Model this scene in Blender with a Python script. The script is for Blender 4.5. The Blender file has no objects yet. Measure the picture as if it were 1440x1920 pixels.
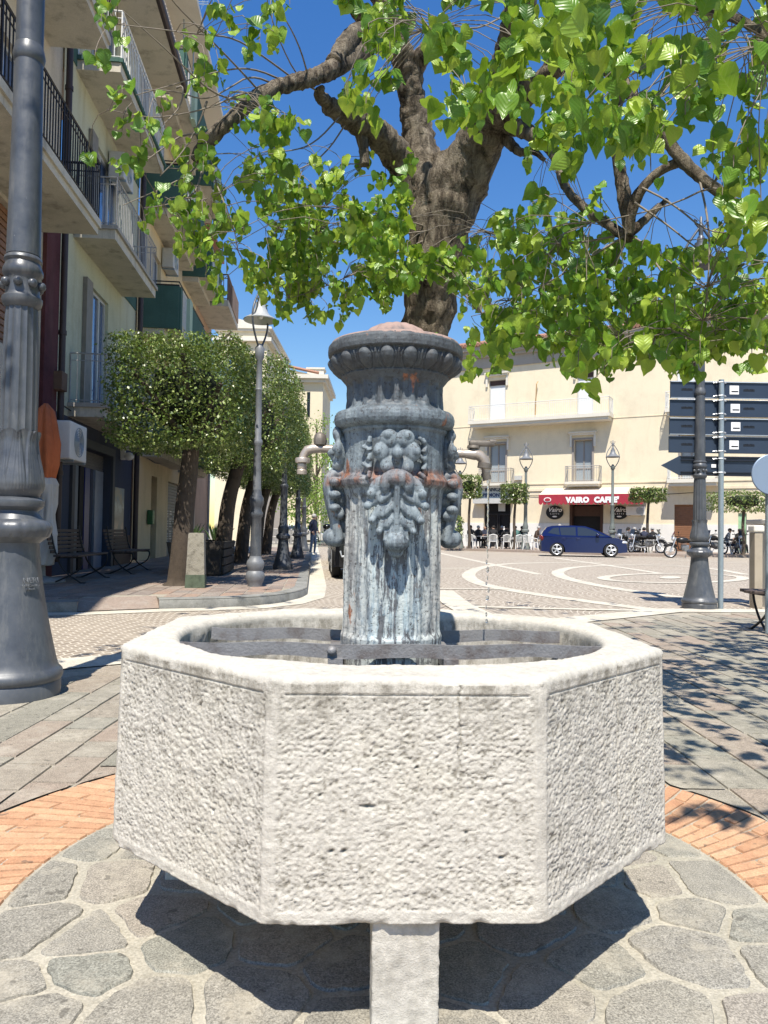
import bpy, bmesh, math, random
import numpy as np
from mathutils import Vector, Matrix
from mathutils.noise import noise as pnoise, fractal
R = math.radians
PI = math.pi
# ---------------------------------------------------------------- camera
FPX, CH, PITCH, ROLL = 1400.0, 1.05, R(1.5), R(0.9)
scn = bpy.context.scene
cam = bpy.data.cameras.new('camera')
cam.sensor_fit = 'VERTICAL'; cam.sensor_height = 36; cam.sensor_width = 27
cam.lens = FPX / 1920 * 36
cam.clip_start = 0.05; cam.clip_end = 3000
camo = bpy.data.objects.new('camera', cam)
scn.collection.objects.link(camo)
CM = Matrix.Rotation(PI/2 + PITCH, 4, 'X') @ Matrix.Rotation(ROLL, 4, 'Z')
camo.matrix_world = Matrix.Translation((0, 0, CH)) @ CM
scn.camera = camo
# ---------------------------------------------------------------- world and sun
LX, LY = 0.05, 0.55                       # sunlight travels (LX, LY, -1)
SEL = math.atan2(1, math.hypot(LX, LY))
w = bpy.data.worlds.new('World'); scn.world = w; w.use_nodes = True
nt = w.node_tree
sky = nt.nodes.new('ShaderNodeTexSky'); sky.sky_type = 'NISHITA'; sky.sun_disc = False
sky.sun_elevation = SEL
sky.sun_rotation = math.atan2(-LX, -LY)
sky.air_density = 1.5; sky.dust_density = 0.0; sky.ozone_density = 5; sky.altitude = 0
bg = nt.nodes['Background']; bg.inputs[1].default_value = 0.098
hs = nt.nodes.new('ShaderNodeHueSaturation'); hs.inputs['Saturation'].default_value = 1.3; hs.inputs['Hue'].default_value = .512
nt.links.new(sky.outputs[0], hs.inputs['Color']); nt.links.new(hs.outputs[0], bg.inputs[0])
sl = bpy.data.lights.new('sun', 'SUN'); sl.energy = 5.0; sl.angle = R(0.53); sl.color = (1, 0.935, 0.82)
so = bpy.data.objects.new('sun', sl); scn.collection.objects.link(so)
so.location = (-2, -12, 22)
so.rotation_euler = Vector((LX, LY, -1)).to_track_quat('-Z', 'Y').to_euler()
scn.view_settings.view_transform = 'Standard'; scn.view_settings.look = 'None'
scn.view_settings.exposure = 0.66; scn.view_settings.gamma = 1
scn.render.resolution_x = 768; scn.render.resolution_y = 1024
scn.render.engine = 'CYCLES'
scn.cycles.max_bounces = 6; scn.cycles.transparent_max_bounces = 8
random.seed(7)
rng = np.random.default_rng(7)
COL = scn.collection
# ---------------------------------------------------------------- pixel helpers (photo pixels 1440 x 1920)
CM3 = CM.to_3x3()
def ray(x, y): return CM3 @ Vector(((x-720)/FPX, (960-y)/FPX, -1))
def P(x, y, d):                            # world point seen at pixel x,y at world depth Y=d
    v = ray(x, y); return Vector((0, 0, CH)) + v * (d / v.y)
def G(x, y, z=0.0):                        # point on the ground plane z
    v = ray(x, y); return Vector((0, 0, CH)) + v * ((z-CH)/v.z)
CMI = CM3.transposed()
def PX(w):                                 # world point -> photo pixel
    v = CMI @ (Vector(w)-Vector((0, 0, CH))); return (720-v.x/v.z*FPX, 960+v.y/v.z*FPX)
# ---------------------------------------------------------------- materials
MATS = {}
def lin(c):
    if isinstance(c, str):
        c = tuple(int(c[i:i+2], 16)/255 for i in (0, 2, 4))
        c = tuple(x/12.92 if x <= .04045 else ((x+.055)/1.055)**2.4 for x in c)
    return (c[0], c[1], c[2], 1)
class NT:
    def __init__(s, name):
        s.m = bpy.data.materials.new(name); s.m.use_nodes = True
        s.t = s.m.node_tree; s.b = s.t.nodes['Principled BSDF']; s.out = s.t.nodes['Material Output']
        s._co = None
    def n(s, typ, **kw):
        nd = s.t.nodes.new('ShaderNode'+typ)
        for k, v in kw.items(): setattr(nd, k, v)
        return nd
    def l(s, a, b): s.t.links.new(a, b)
    def co(s, obj=True, scale=(1,1,1), rot=(0,0,0), world=False):
        if world:
            g = s.n('NewGeometry'); o = g.outputs['Position']
        else:
            g = s.n('TexCoord'); o = g.outputs['Object']
        mp = s.n('Mapping'); mp.inputs['Scale'].default_value = scale; mp.inputs['Rotation'].default_value = rot
        s.l(o, mp.inputs[0]); return mp.outputs[0]
    def noise(s, co, scale, detail=4, rough=.55, dist=0):
        nd = s.n('TexNoise'); nd.inputs['Scale'].default_value = scale; nd.inputs['Detail'].default_value = detail
        nd.inputs['Roughness'].default_value = rough; nd.inputs['Distortion'].default_value = dist
        s.l(co, nd.inputs['Vector']); return nd.outputs['Fac']
    def vor(s, co, scale, feature='F1', out='Distance', rnd=1):
        nd = s.n('TexVoronoi'); nd.feature = feature; nd.inputs['Scale'].default_value = scale
        nd.inputs['Randomness'].default_value = rnd
        s.l(co, nd.inputs['Vector']); return nd.outputs[out]
    def ramp(s, f, stops, interp='LINEAR'):
        r = s.n('ValToRGB'); r.color_ramp.interpolation = interp
        e = r.color_ramp.elements
        while len(e) < len(stops): e.new(.5)
        for i, (p, c) in enumerate(stops):
            e[i].position = p; e[i].color = lin(c) if not isinstance(c, (int, float)) else (c, c, c, 1)
        s.l(f, r.inputs[0]); return r.outputs[0]
    def mix(s, f, a, b, mode='MIX'):
        m = s.n('Mix'); m.data_type = 'RGBA'; m.blend_type = mode
        for v, i in ((f, 0), (a, 6), (b, 7)):
            if isinstance(v, (int, float)): m.inputs[i].default_value = v if i == 0 else (v, v, v, 1)
            elif isinstance(v, (tuple, str)): m.inputs[i].default_value = lin(v)
            else: s.l(v, m.inputs[i])
        return m.outputs[2]
    def math(s, op, a, b=None, c=None):
        m = s.n('Math'); m.operation = op
        for i, v in enumerate((a, b, c)):
            if v is None: continue
            if isinstance(v, (int, float)): m.inputs[i].default_value = v
            else: s.l(v, m.inputs[i])
        return m.outputs[0]
    def base(s, c):
        if isinstance(c, (tuple, str)): s.b.inputs['Base Color'].default_value = lin(c)
        else: s.l(c, s.b.inputs['Base Color'])
    def bump(s, h, strength=.5, dist=.01):
        b = s.n('Bump'); b.inputs['Strength'].default_value = strength; b.inputs['Distance'].default_value = dist
        s.l(h, b.inputs['Height']); s.l(b.outputs[0], s.b.inputs['Normal']); return b
    def set(s, rough=None, metal=None, spec=None, **kw):
        if rough is not None:
            if isinstance(rough, (int, float)): s.b.inputs['Roughness'].default_value = rough
            else: s.l(rough, s.b.inputs['Roughness'])
        if metal is not None: s.b.inputs['Metallic'].default_value = metal
        if spec is not None: s.b.inputs['Specular IOR Level'].default_value = spec
        for k, v in kw.items(): s.b.inputs[k.replace('_', ' ')].default_value = v
def simple(name, c, rough=.6, metal=0, var=.25, scale=6, bump=.15, bd=.004, spec=.4, dark=None):
    """a plain surface with blotchy wear and fine grain"""
    if name in MATS: return MATS[name]
    N = NT(name); co = N.co()
    f = N.noise(co, scale, 6, .65)
    c = lin(c)[:3]
    d = lin(dark)[:3] if dark else tuple(x*(1-var) for x in c)
    hi = tuple(min(1, x*(1+var*.45)) for x in c)
    N.base(N.ramp(f, [(.25, d), (.5, c), (.8, hi)]))
    if bump: N.bump(N.noise(co, scale*9, 4, .6), bump, bd)
    N.set(rough=rough, metal=metal, spec=spec)
    MATS[name] = N.m; return N.m
# ---------------------------------------------------------------- mesh builder
def rotz(a): return Matrix.Rotation(a, 4, 'Z')
class MB:
    def __init__(s): s.v = []; s.f = []; s.mi = []; s.cur = 0
    def add(s, vs, fs, M=None):
        o = len(s.v)
        s.v += [tuple(M @ Vector(p)) if M else tuple(p) for p in vs]
        s.f += [tuple(i+o for i in f) for f in fs]; s.mi += [s.cur]*len(fs); return s
    def box(s, c, d, M=None, rz=0, bev=0):
        hx, hy, hz = d[0]/2, d[1]/2, d[2]/2
        if bev:
            b = min(bev, hx*.9, hy*.9, hz*.9); vs = []; 
            bm = bmesh.new(); bmesh.ops.create_cube(bm, size=1)
            for v in bm.verts: v.co = Vector((v.co.x*d[0], v.co.y*d[1], v.co.z*d[2]))
            bmesh.ops.bevel(bm, geom=bm.edges[:], offset=b, segments=2, profile=.5, affect='EDGES')
            bm.verts.index_update(); vs = [v.co.copy() for v in bm.verts]; fs = [[v.index for v in f.verts] for f in bm.faces]; bm.free()
        else:
            vs = [Vector((x, y, z)) for x in (-hx, hx) for y in (-hy, hy) for z in (-hz, hz)]
            fs = [(0,1,3,2), (4,6,7,5), (0,4,5,1), (2,3,7,6), (0,2,6,4), (1,5,7,3)]
        T = Matrix.Translation(c) @ (rotz(rz) if rz else Matrix())
        if M: T = M @ T
        return s.add(vs, fs, T)
    def tube(s, pts, rad, n=8, cap=True, sq=None):
        pts = [Vector(p) for p in pts]; m = len(pts)
        if isinstance(rad, (int, float)): rad = [rad]*m
        prev = None; rings = []; o = len(s.v)
        for i in range(m):
            t = (pts[min(i+1, m-1)] - pts[max(i-1, 0)])
            if t.length < 1e-9: t = Vector((0, 0, 1))
            t.normalize()
            if prev is None:
                a = Vector((0, 0, 1)) if abs(t.z) < .9 else Vector((1, 0, 0)); u = t.cross(a).normalized()
            else:
                u = prev - t*prev.dot(t)
                u = u.normalized() if u.length > 1e-6 else t.orthogonal().normalized()
            prev = u; b = t.cross(u)
            for k in range(n):
                a = 2*PI*k/n
                s.v.append(tuple(pts[i] + (u*math.cos(a) + b*math.sin(a))*rad[i]))
        for i in range(m-1):
            for k in range(n):
                k2 = (k+1) % n
                s.f.append((o+i*n+k, o+i*n+k2, o+(i+1)*n+k2, o+(i+1)*n+k)); s.mi.append(s.cur)
        if cap:
            s.f.append(tuple(o+k for k in reversed(range(n)))); s.mi.append(s.cur)
            s.f.append(tuple(o+(m-1)*n+k for k in range(n))); s.mi.append(s.cur)
        return s
    def cyl(s, p0, p1, r0, r1=None, n=16): return s.tube([p0, p1], [r0, r0 if r1 is None else r1], n)
    def lathe(s, prof, n=32, M=None, fn=None, cap=True):
        """prof: (r, z); fn(angle, z, r) -> r"""
        vs = []; fs = []; m = len(prof)
        for r, z in prof:
            for k in range(n):
                a = 2*PI*k/n; rr = fn(a, z, r) if fn else r
                vs.append((rr*math.cos(a), rr*math.sin(a), z))
        for i in range(m-1):
            for k in range(n):
                k2 = (k+1) % n; fs.append((i*n+k, i*n+k2, (i+1)*n+k2, (i+1)*n+k))
        if cap: fs.append(tuple(reversed(range(n)))); fs.append(tuple((m-1)*n+k for k in range(n)))
        return s.add(vs, fs, M)
    def ell(s, c, r, M=None, rot=None, n=12, m=8):
        vs = [(0, 0, -1)]; fs = []
        for i in range(1, m):
            t = -PI/2 + PI*i/m
            for k in range(n):
                a = 2*PI*k/n; vs.append((math.cos(t)*math.cos(a), math.cos(t)*math.sin(a), math.sin(t)))
        vs.append((0, 0, 1))
        for k in range(n): fs.append((0, 1+(k+1) % n, 1+k))
        for i in range(m-2):
            for k in range(n):
                k2 = (k+1) % n; fs.append((1+i*n+k, 1+i*n+k2, 1+(i+1)*n+k2, 1+(i+1)*n+k))
        t = len(vs)-1
        for k in range(n): fs.append((t, 1+(m-2)*n+k, 1+(m-2)*n+(k+1) % n))
        if isinstance(r, (int, float)): r = (r, r, r)
        T = Matrix.Translation(c) @ (rot.to_4x4() if rot else Matrix()) @ Matrix.Diagonal((*r, 1))
        if M: T = M @ T
        return s.add(vs, fs, T)
    def prism(s, poly, z0, z1, M=None):
        """poly in the xy plane, extruded z0..z1"""
        n = len(poly)
        a = sum(poly[i][0]*poly[(i+1) % n][1]-poly[(i+1) % n][0]*poly[i][1] for i in range(n))
        if a < 0: poly = list(reversed(poly))
        vs = [(p[0], p[1], z0) for p in poly] + [(p[0], p[1], z1) for p in poly]
        fs = [tuple(reversed(range(n))), tuple(range(n, 2*n))]
        fs += [(i, (i+1) % n, n+(i+1) % n, n+i) for i in range(n)]
        return s.add(vs, fs, M)
    def build(s, name, mat, parent=None, world=False, smooth=None, loc=None):
        me = bpy.data.meshes.new(name)
        vs = s.v
        if world and parent is not None:
            M = Matrix(); o = parent
            while o: M = o.matrix_basis @ M; o = o.parent
            Mi = M.inverted(); vs = [tuple(Mi @ Vector(p)) for p in vs]
        me.from_pydata(vs, [], s.f)
        mats = mat if isinstance(mat, (list, tuple)) else [mat]
        for m in mats: me.materials.append(m)
        if len(mats) > 1: me.polygons.foreach_set('material_index', s.mi)
        if smooth is not None:
            me.polygons.foreach_set('use_smooth', [True]*len(me.polygons))
            if smooth < 179: me.set_sharp_from_angle(angle=R(smooth))
        me.validate(); me.update()
        ob = bpy.data.objects.new(name, me); COL.objects.link(ob)
        if parent is not None: ob.parent = parent
        if loc is not None: ob.location = loc
        return ob
def npmesh(name, V, F, mat, parent=None, smooth=True, loc=None, sharp=None):
    me = bpy.data.meshes.new(name); V = np.asarray(V, dtype=np.float32); F = np.asarray(F, dtype=np.int32)
    nv, nf, k = len(V), len(F), F.shape[1]
    me.vertices.add(nv); me.vertices.foreach_set('co', V.ravel())
    me.loops.add(nf*k); me.loops.foreach_set('vertex_index', F.ravel())
    me.polygons.add(nf); me.polygons.foreach_set('loop_start', np.arange(0, nf*k, k, dtype=np.int32))
    me.polygons.foreach_set('loop_total', np.full(nf, k, dtype=np.int32))
    me.polygons.foreach_set('use_smooth', np.full(nf, smooth))
    me.materials.append(mat); me.update(calc_edges=True); me.validate()
    if sharp: me.set_sharp_from_angle(angle=R(sharp))
    ob = bpy.data.objects.new(name, me); COL.objects.link(ob)
    if parent is not None: ob.parent = parent
    if loc is not None: ob.location = loc
    return ob
def thing(name, label, cat, loc=(0,0,0), rz=0, group=None):
    o = bpy.data.objects.new(name, None); COL.objects.link(o); o.location = loc; o.rotation_euler = (0, 0, rz)
    o.empty_display_size = .2
    return tag(o, label, cat, group)
def tag(o, label, cat, group=None):
    o['label'] = label; o['category'] = cat
    if group: o['group'] = group
    return o
def struct(o, kind='structure'): o['kind'] = kind; return o
def dup(root, loc=None, rz=None, label=None, group=None, scale=None):
    def cp(o, par):
        c = o.copy(); COL.objects.link(c)
        if par: c.parent = par
        for ch in o.children: cp(ch, c)
        return c
    kids = list(root.children); r = root.copy(); COL.objects.link(r)
    for k in kids: cp(k, r)
    if loc is not None: r.location = loc
    if rz is not None: r.rotation_euler = (0, 0, rz)
    if scale is not None: r.scale = (scale,)*3 if isinstance(scale, (int, float)) else scale
    if label: r['label'] = label
    if group: r['group'] = group
    return r
def text(name, body, M, size, mat, parent=None, ext=.004, align='CENTER', bold=0, shear=0, spacing=1):
    cu = bpy.data.curves.new(name, 'FONT'); cu.body = body; cu.size = size; cu.extrude = ext
    cu.align_x = align; cu.align_y = 'CENTER'; cu.offset = bold; cu.shear = shear; cu.space_character = spacing
    cu.resolution_u = 3
    t = bpy.data.objects.new(name, cu); COL.objects.link(t)
    dg = bpy.context.evaluated_depsgraph_get(); dg.update()
    me = bpy.data.meshes.new_from_object(t.evaluated_get(dg)); COL.objects.unlink(t); bpy.data.objects.remove(t)
    me.name = name
    Mi = Matrix()
    o = parent
    while o: Mi = o.matrix_basis @ Mi; o = o.parent
    me.transform(Mi.inverted() @ M)
    me.materials.clear(); me.materials.append(mat)
    ob = bpy.data.objects.new(name, me); COL.objects.link(ob)
    if parent is not None: ob.parent = parent
    return ob
# ================================================================ ground
def cobble_mat():
    N = NT('cobbles'); g = N.n('NewGeometry'); sp = N.n('SeparateXYZ'); N.l(g.outputs['Position'], sp.inputs[0])
    # rows of setts laid in shallow arcs
    wob = N.noise(N.co(world=True), .55, 2)
    xr = N.math('ADD', N.math('MULTIPLY', sp.outputs[0], .82), N.math('MULTIPLY', sp.outputs[1], .57))
    yr = N.math('SUBTRACT', N.math('MULTIPLY', sp.outputs[1], .82), N.math('MULTIPLY', sp.outputs[0], .57))
    u = N.math('SUBTRACT', N.math('FRACT', N.math('DIVIDE', xr, 1.3)), .5)
    y2 = N.math('ADD', yr, N.math('MULTIPLY', N.math('MULTIPLY', u, u), 1.6))
    y2 = N.math('ADD', y2, N.math('MULTIPLY', wob, .5))
    cb = N.n('CombineXYZ'); N.l(xr, cb.inputs[0]); N.l(y2, cb.inputs[1])
    b = N.n('TexBrick'); N.l(cb.outputs[0], b.inputs['Vector'])
    b.inputs['Scale'].default_value = 1; b.inputs['Brick Width'].default_value = .115; b.inputs['Row Height'].default_value = .1
    b.inputs['Mortar Size'].default_value = .010; b.inputs['Mortar Smooth'].default_value = .3
    b.inputs['Color1'].default_value = lin((.17, .135, .10)); b.inputs['Color2'].default_value = lin((.30, .25, .195))
    b.inputs['Mortar'].default_value = lin((.62, .57, .48))
    co = N.co(world=True)
    big = N.noise(co, .35, 3, .6)
    c = N.mix(N.ramp(big, [(.4, 0.0), (.75, .5)]), b.outputs['Color'], (.33, .28, .225))
    c = N.mix(.30, c, N.ramp(N.noise(co, 9, 4, .7), [(.3, (.18,.15,.125)), (.55, (.34,.30,.255)), (.8, (.5,.45,.385))]), 'MIX')
    gr = N.noise(co, 160, 2, .7)
    N.base(N.mix(.5, c, N.ramp(gr, [(.3, .35), (.7, .7)]), 'OVERLAY'))
    h = N.math('SUBTRACT', N.math('MULTIPLY', gr, .25), N.math('MULTIPLY', b.outputs['Fac'], 1.0))
    N.bump(h, .5, .006); N.set(rough=.75, spec=.35); return N.m
def stone_island_mat(name, stops, grain=220, gs=.35, wear=(.34, .33, .29), wearf=.25, bumpd=.003):
    """every slab its own tint, speckled like cut porphyry"""
    N = NT(name); g = N.n('NewGeometry')
    tint = N.ramp(g.outputs['Random Per Island'], stops)
    co = N.co(world=True)
    sp = N.noise(co, grain, 3, .75)
    c = N.mix(gs*2, tint, N.ramp(sp, [(.32, .12), (.5, .5), (.68, .9)]), 'OVERLAY')
    bl = N.noise(co, 5, 6, .7)
    c = N.mix(N.ramp(bl, [(.5, 0.0), (.75, wearf*2)]), c, wear)
    mid = N.noise(co, 30, 4, .6)
    c = N.mix(.35, c, N.ramp(mid, [(.3, .3), (.7, .7)]), 'OVERLAY')
    spt = N.noise(co, 26, 2, .4); c = N.mix(N.ramp(spt, [(.69, 0.0), (.72, .55)]), c, (.07,.065,.055))
    N.base(c)
    h = N.math('ADD', N.math('MULTIPLY', sp, .35), mid)
    N.bump(h, .7, bumpd); N.set(rough=.8, spec=.3); return N.m
def mortar_mat(name, c, dark):
    N = NT(name); co = N.co(world=True)
    f = N.noise(co, 3.5, 7, .7); g = N.noise(co, 130, 3, .7)
    col = N.ramp(f, [(.3, dark), (.55, c), (.8, tuple(min(1, x*1.25) for x in c))])
    N.base(N.mix(.5, col, N.ramp(g, [(.3, .25), (.7, .78)]), 'OVERLAY'))
    N.bump(N.math('ADD', N.math('MULTIPLY', g, .5), N.noise(co, 22, 5, .7)), .8, .006); N.set(rough=.9, spec=.2); return N.m
M_cob = cobble_mat()
M_slab = stone_island_mat('porphyry_slabs', [(.0, (.21,.20,.165)), (.25, (.26,.24,.195)), (.42, (.28,.225,.18)), (.55, (.235,.225,.185)), (.72, (.29,.265,.215)), (.85, (.28,.225,.18)), (1, (.25,.24,.20))], wear=(.42,.385,.32), wearf=.35)
M_crazy = stone_island_mat('crazy_stones', [(.0, (.20,.19,.165)), (.3, (.255,.24,.205)), (.5, (.225,.215,.195)), (.7, (.28,.25,.21)), (1, (.215,.215,.185))], gs=.4, bumpd=.005, wear=(.40,.365,.295), wearf=.5)
M_brick = stone_island_mat('terracotta', [(.0, (.44,.245,.145)), (.35, (.52,.31,.185)), (.6, (.40,.21,.12)), (.85, (.54,.34,.21)), (1, (.47,.28,.17))], grain=150, gs=.15, wear=(.45,.30,.18), wearf=.3)
M_grout = mortar_mat('slab_grout', (.36,.33,.27), (.22,.20,.16))
M_mortar = mortar_mat('crazy_mortar', (.37,.345,.285), (.26,.245,.20))
M_white = mortar_mat('white_stone_band', (.52,.485,.41), (.40,.37,.31))
M_side = stone_island_mat('sidewalk_slabs', [(.0, (.19,.15,.13)), (.5, (.26,.22,.19)), (.8, (.30,.21,.16)), (1, (.22,.19,.17))], wear=(.36,.33,.29), wearf=.35)
M_kerb = mortar_mat('kerb_stone', (.24,.24,.225), (.13,.13,.12))

mb = MB(); S = 1500
mb.add([(-S, -S, 0), (S, -S, 0), (S, S, 0), (-S, S, 0)], [(0, 1, 2, 3)])
struct(mb.build('plaza_ground', M_cob))

FC = Vector((0.035, 2.197, 0))             # fountain axis
R_IN, R_OUT = 1.072, 1.50
def circ(r, n=96, c=FC): return [(c.x+r*math.cos(2*PI*k/n), c.y+r*math.sin(2*PI*k/n)) for k in range(n)]
def sheet(name, poly, z, mat):
    m = MB(); m.add([(p[0], p[1], z) for p in poly], [tuple(range(len(poly)))]); return struct(m.build(name, mat))
# island of slabs: everything on the near side of a slanting edge
EDGE = [(-9.5, 1.2), (-5.0, 3.7), (-2.4, 5.42), (-2.06, 5.66), (0.3, 7.3), (2.34, 8.85), (4.15, 10.3), (7.2, 10.55), (14, 10.9)]
isl = EDGE + [(14, -6), (-9.5, -6)]
sheet('pavement_bed', isl, .004, M_grout)
def inside(x, y, poly):
    c = False; n = len(poly)
    for i in range(n):
        x1, y1 = poly[i][:2]; x2, y2 = poly[(i+1) % n][:2]
        if (y1 > y) != (y2 > y) and x < (x2-x1)*(y-y1)/(y2-y1)+x1: c = not c
    return c
def slabs(name, poly, x0, x1, y0, y1, row, ln, gap, z, mat, keep=lambda x, y: True, rot=0, piv=(0, 0), th=.008):
    m = MB(); x = x0; r = random.Random(5)
    ca, sa = math.cos(rot), math.sin(rot)
    def T(px, py):
        dx, dy = px-piv[0], py-piv[1]; return (piv[0]+dx*ca-dy*sa, piv[1]+dx*sa+dy*ca)
    while x < x1:
        rw = row*r.uniform(.8, 1.2); y = y0 + r.uniform(0, ln)
        while y < y1:
            l = ln*r.choice((.7, 1, 1, 1.3, 1.6)) * r.uniform(.9, 1.1)
            a, b, c, d = x+gap/2, x+rw-gap/2, y+gap/2, y+l-gap/2
            q = [T(px+r.uniform(-.006, .006), py+r.uniform(-.006, .006)) for px, py in ((a, c), (b, c), (b, d), (a, d))]
            cx, cy = T((a+b)/2, (c+d)/2)
            if all(inside(p[0], p[1], poly) for p in q) and any(keep(*p) for p in q) and not all(keep(*p) for p in q):
                fine = []                    # trim the slab to the round border
                for i_ in range(4):
                    A_, B_ = q[i_], q[(i_+1) % 4]
                    for k_ in range(8): fine.append((A_[0]+(B_[0]-A_[0])*k_/8, A_[1]+(B_[1]-A_[1])*k_/8))
                RR = R_OUT+.014; fine = [p if keep(*p) else (FC.x+(p[0]-FC.x)*RR/math.hypot(p[0]-FC.x, p[1]-FC.y), FC.y+(p[1]-FC.y)*RR/math.hypot(p[0]-FC.x, p[1]-FC.y)) for p in fine]
                m.add([(p[0], p[1], z) for p in fine], [tuple(range(32))])
            elif all(inside(p[0], p[1], poly) for p in q) and all(keep(*p) for p in q):
                zz = z + r.uniform(-.0015, .0015)
                e = .004
                top = [(p[0]+(cx-p[0])*e/.1*.4, p[1]+(cy-p[1])*e/.1*.2, zz) for p in q]
                m.add([(p[0], p[1], z-th) for p in q]+top, [(4,5,6,7), (0,1,5,4), (1,2,6,5), (2,3,7,6), (3,0,4,7)])
            y += l
        x += rw
    return struct(m.build(name, mat))
slabs('stone_pavement', isl, -6.5, 9, .2, 10.6, .215, .36, .014, .0125, M_slab,
      keep=lambda x, y: math.hypot(x-FC.x, y-FC.y) > R_OUT+.012)
# brick ring: two staggered courses of long bricks laid slightly askew
m = MB(); nb = 150; r = random.Random(3)
bed = MB(); n = 120
bed.add([(x, y, .008) for x, y in circ(R_OUT, n)] + [(x, y, .008) for x, y in circ(R_IN, n)], [(k, (k+1) % n, n+(k+1) % n, n+k) for k in range(n)])
struct(bed.build('brick_ring_bed', M_grout))
for k in range(nb):
    a0 = 2*PI*k/nb; da = 2*PI/nb
    cut = R_IN + (R_OUT-R_IN)*(.32 if k % 2 else .68) + r.uniform(-.02, .02)
    for ra, rb in ((R_IN+.004, cut-.004), (cut+.004, R_OUT-.004)):
        g = .0045; tw = .22
        def pt(rr, a):
            aa = a + tw*(rr-R_IN); return (FC.x+rr*math.cos(aa), FC.y+rr*math.sin(aa))
        q = [pt(ra, a0+g/ra), pt(rb, a0+g/rb), pt(rb, a0+da-g/rb), pt(ra, a0+da-g/ra)]
        cx = sum(p[0] for p in q)/4; cy = sum(p[1] for p in q)/4; zz = .014+r.uniform(-.001, .0012)
        top = [(p[0]+(cx-p[0])*.04, p[1]+(cy-p[1])*.04, zz) for p in q]
        m.add([(p[0], p[1], .006) for p in q]+top, [(4,5,6,7), (0,1,5,4), (1,2,6,5), (2,3,7,6), (3,0,4,7)])
struct(m.build('brick_ring', M_brick))
# crazy paving disc under the fountain
sheet('fountain_ground', circ(R_IN, 120), .0095, M_mortar)
def clip(poly, px, py, nx, ny):            # keep the side where (p-P).n <= 0
    out = []; k = len(poly)
    for i in range(k):
        a, b = poly[i], poly[(i+1) % k]
        da = (a[0]-px)*nx+(a[1]-py)*ny; db = (b[0]-px)*nx+(b[1]-py)*ny
        if da <= 0: out.append(a)
        if (da < 0) != (db < 0) and da != db:
            t = da/(da-db); out.append((a[0]+(b[0]-a[0])*t, a[1]+(b[1]-a[1])*t))
    return out
r = random.Random(11); seeds = []
for ring, cnt in ((.18, 5), (.40, 11), (.61, 16), (.81, 21), (.985, 27)):
    for k in range(cnt):
        a = 2*PI*(k+.5*(ring > .5))/cnt + r.uniform(-.09, .09); rr = ring+r.uniform(-.045, .045)
        seeds.append((FC.x+rr*math.cos(a), FC.y+rr*math.sin(a)))
m = MB()
for i, s in enumerate(seeds):
    if s[1] > FC.y + .95: pass
    poly = circ(R_IN-.012, 90)
    for j, t in enumerate(seeds):
        if i == j: continue
        dx, dy = t[0]-s[0], t[1]-s[1]; d = math.hypot(dx, dy)
        if d > .8: continue
        gp = r.uniform(.005, .016)
        poly = clip(poly, (s[0]+t[0])/2-dx/d*gp, (s[1]+t[1])/2-dy/d*gp, dx/d, dy/d)
        if len(poly) < 3: break
    if len(poly) < 3: continue
    fine = []                               # rounded, ragged outline
    L = len(poly)
    for k in range(L):
        a, b = poly[k], poly[(k+1) % L]; le = math.hypot(b[0]-a[0], b[1]-a[1]); nn = max(1, int(le/.018))
        for q in range(nn):
            f = q/nn; fine.append([a[0]+(b[0]-a[0])*f, a[1]+(b[1]-a[1])*f])
    for _ in range(2):
        L = len(fine); fine = [[(fine[k-1][0]+2*fine[k][0]+fine[(k+1) % L][0])/4, (fine[k-1][1]+2*fine[k][1]+fine[(k+1) % L][1])/4] for k in range(L)]
    for p in fine:
        n1 = pnoise(Vector((p[0]*32, p[1]*32, 3))); n2 = pnoise(Vector((p[0]*32, p[1]*32, 9)))
        if math.hypot(p[0]-FC.x, p[1]-FC.y) < R_IN-.03: p[0] += n1*.008; p[1] += n2*.008
    L = len(fine); zz = .0155 + r.uniform(-.002, .002)
    ins = [(p[0]+(s[0]-p[0])*.035, p[1]+(s[1]-p[1])*.035, zz) for p in fine]
    m.add([(p[0], p[1], .006) for p in fine] + ins, [tuple(range(L, 2*L))] + [(k, (k+1) % L, L+(k+1) % L, L+k) for k in range(L)])
struct(m.build('fountain_paving', M_crazy))
# white stone bands
def ribbon(name, pts, wd, z=.0045, mat=None, closed=False, step=.5, ww=None):
    pts = [Vector((p[0], p[1], 0)) for p in pts]; m = MB(); n = len(pts); L = []; Rr = []
    for i in range(n):
        a = pts[(i-1) % n] if closed or i else pts[0]; b = pts[(i+1) % n] if closed or i < n-1 else pts[-1]
        t = (b-a).normalized(); o = Vector((-t.y, t.x, 0))*wd/2
        L.append(pts[i]+o); Rr.append(pts[i]-o)
    vs = [(p.x, p.y, z) for p in L]+[(p.x, p.y, z) for p in Rr]
    fs = [(n+i, n+(i+1) % n, (i+1) % n, i) for i in range(n if closed else n-1)]
    m.add(vs, fs); return struct(m.build(name, mat or M_white))
def smoothpts(pts, it=2, closed=False):
    for _ in range(it):
        o = [] if closed else [pts[0]]; n = len(pts)
        for i in range(n if closed else n-1):
            a, b = pts[i], pts[(i+1) % n]
            o.append((a[0]*.75+b[0]*.25, a[1]*.75+b[1]*.25)); o.append((a[0]*.25+b[0]*.75, a[1]*.25+b[1]*.75))
        if not closed: o.append(pts[-1])
        pts = o
    return pts
def gp(lst, sc=2.4, ox=840, oy=600): return [tuple(G(x/sc+ox, y/sc+oy)[:2]) for x, y in lst]
zz = .0045
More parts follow.
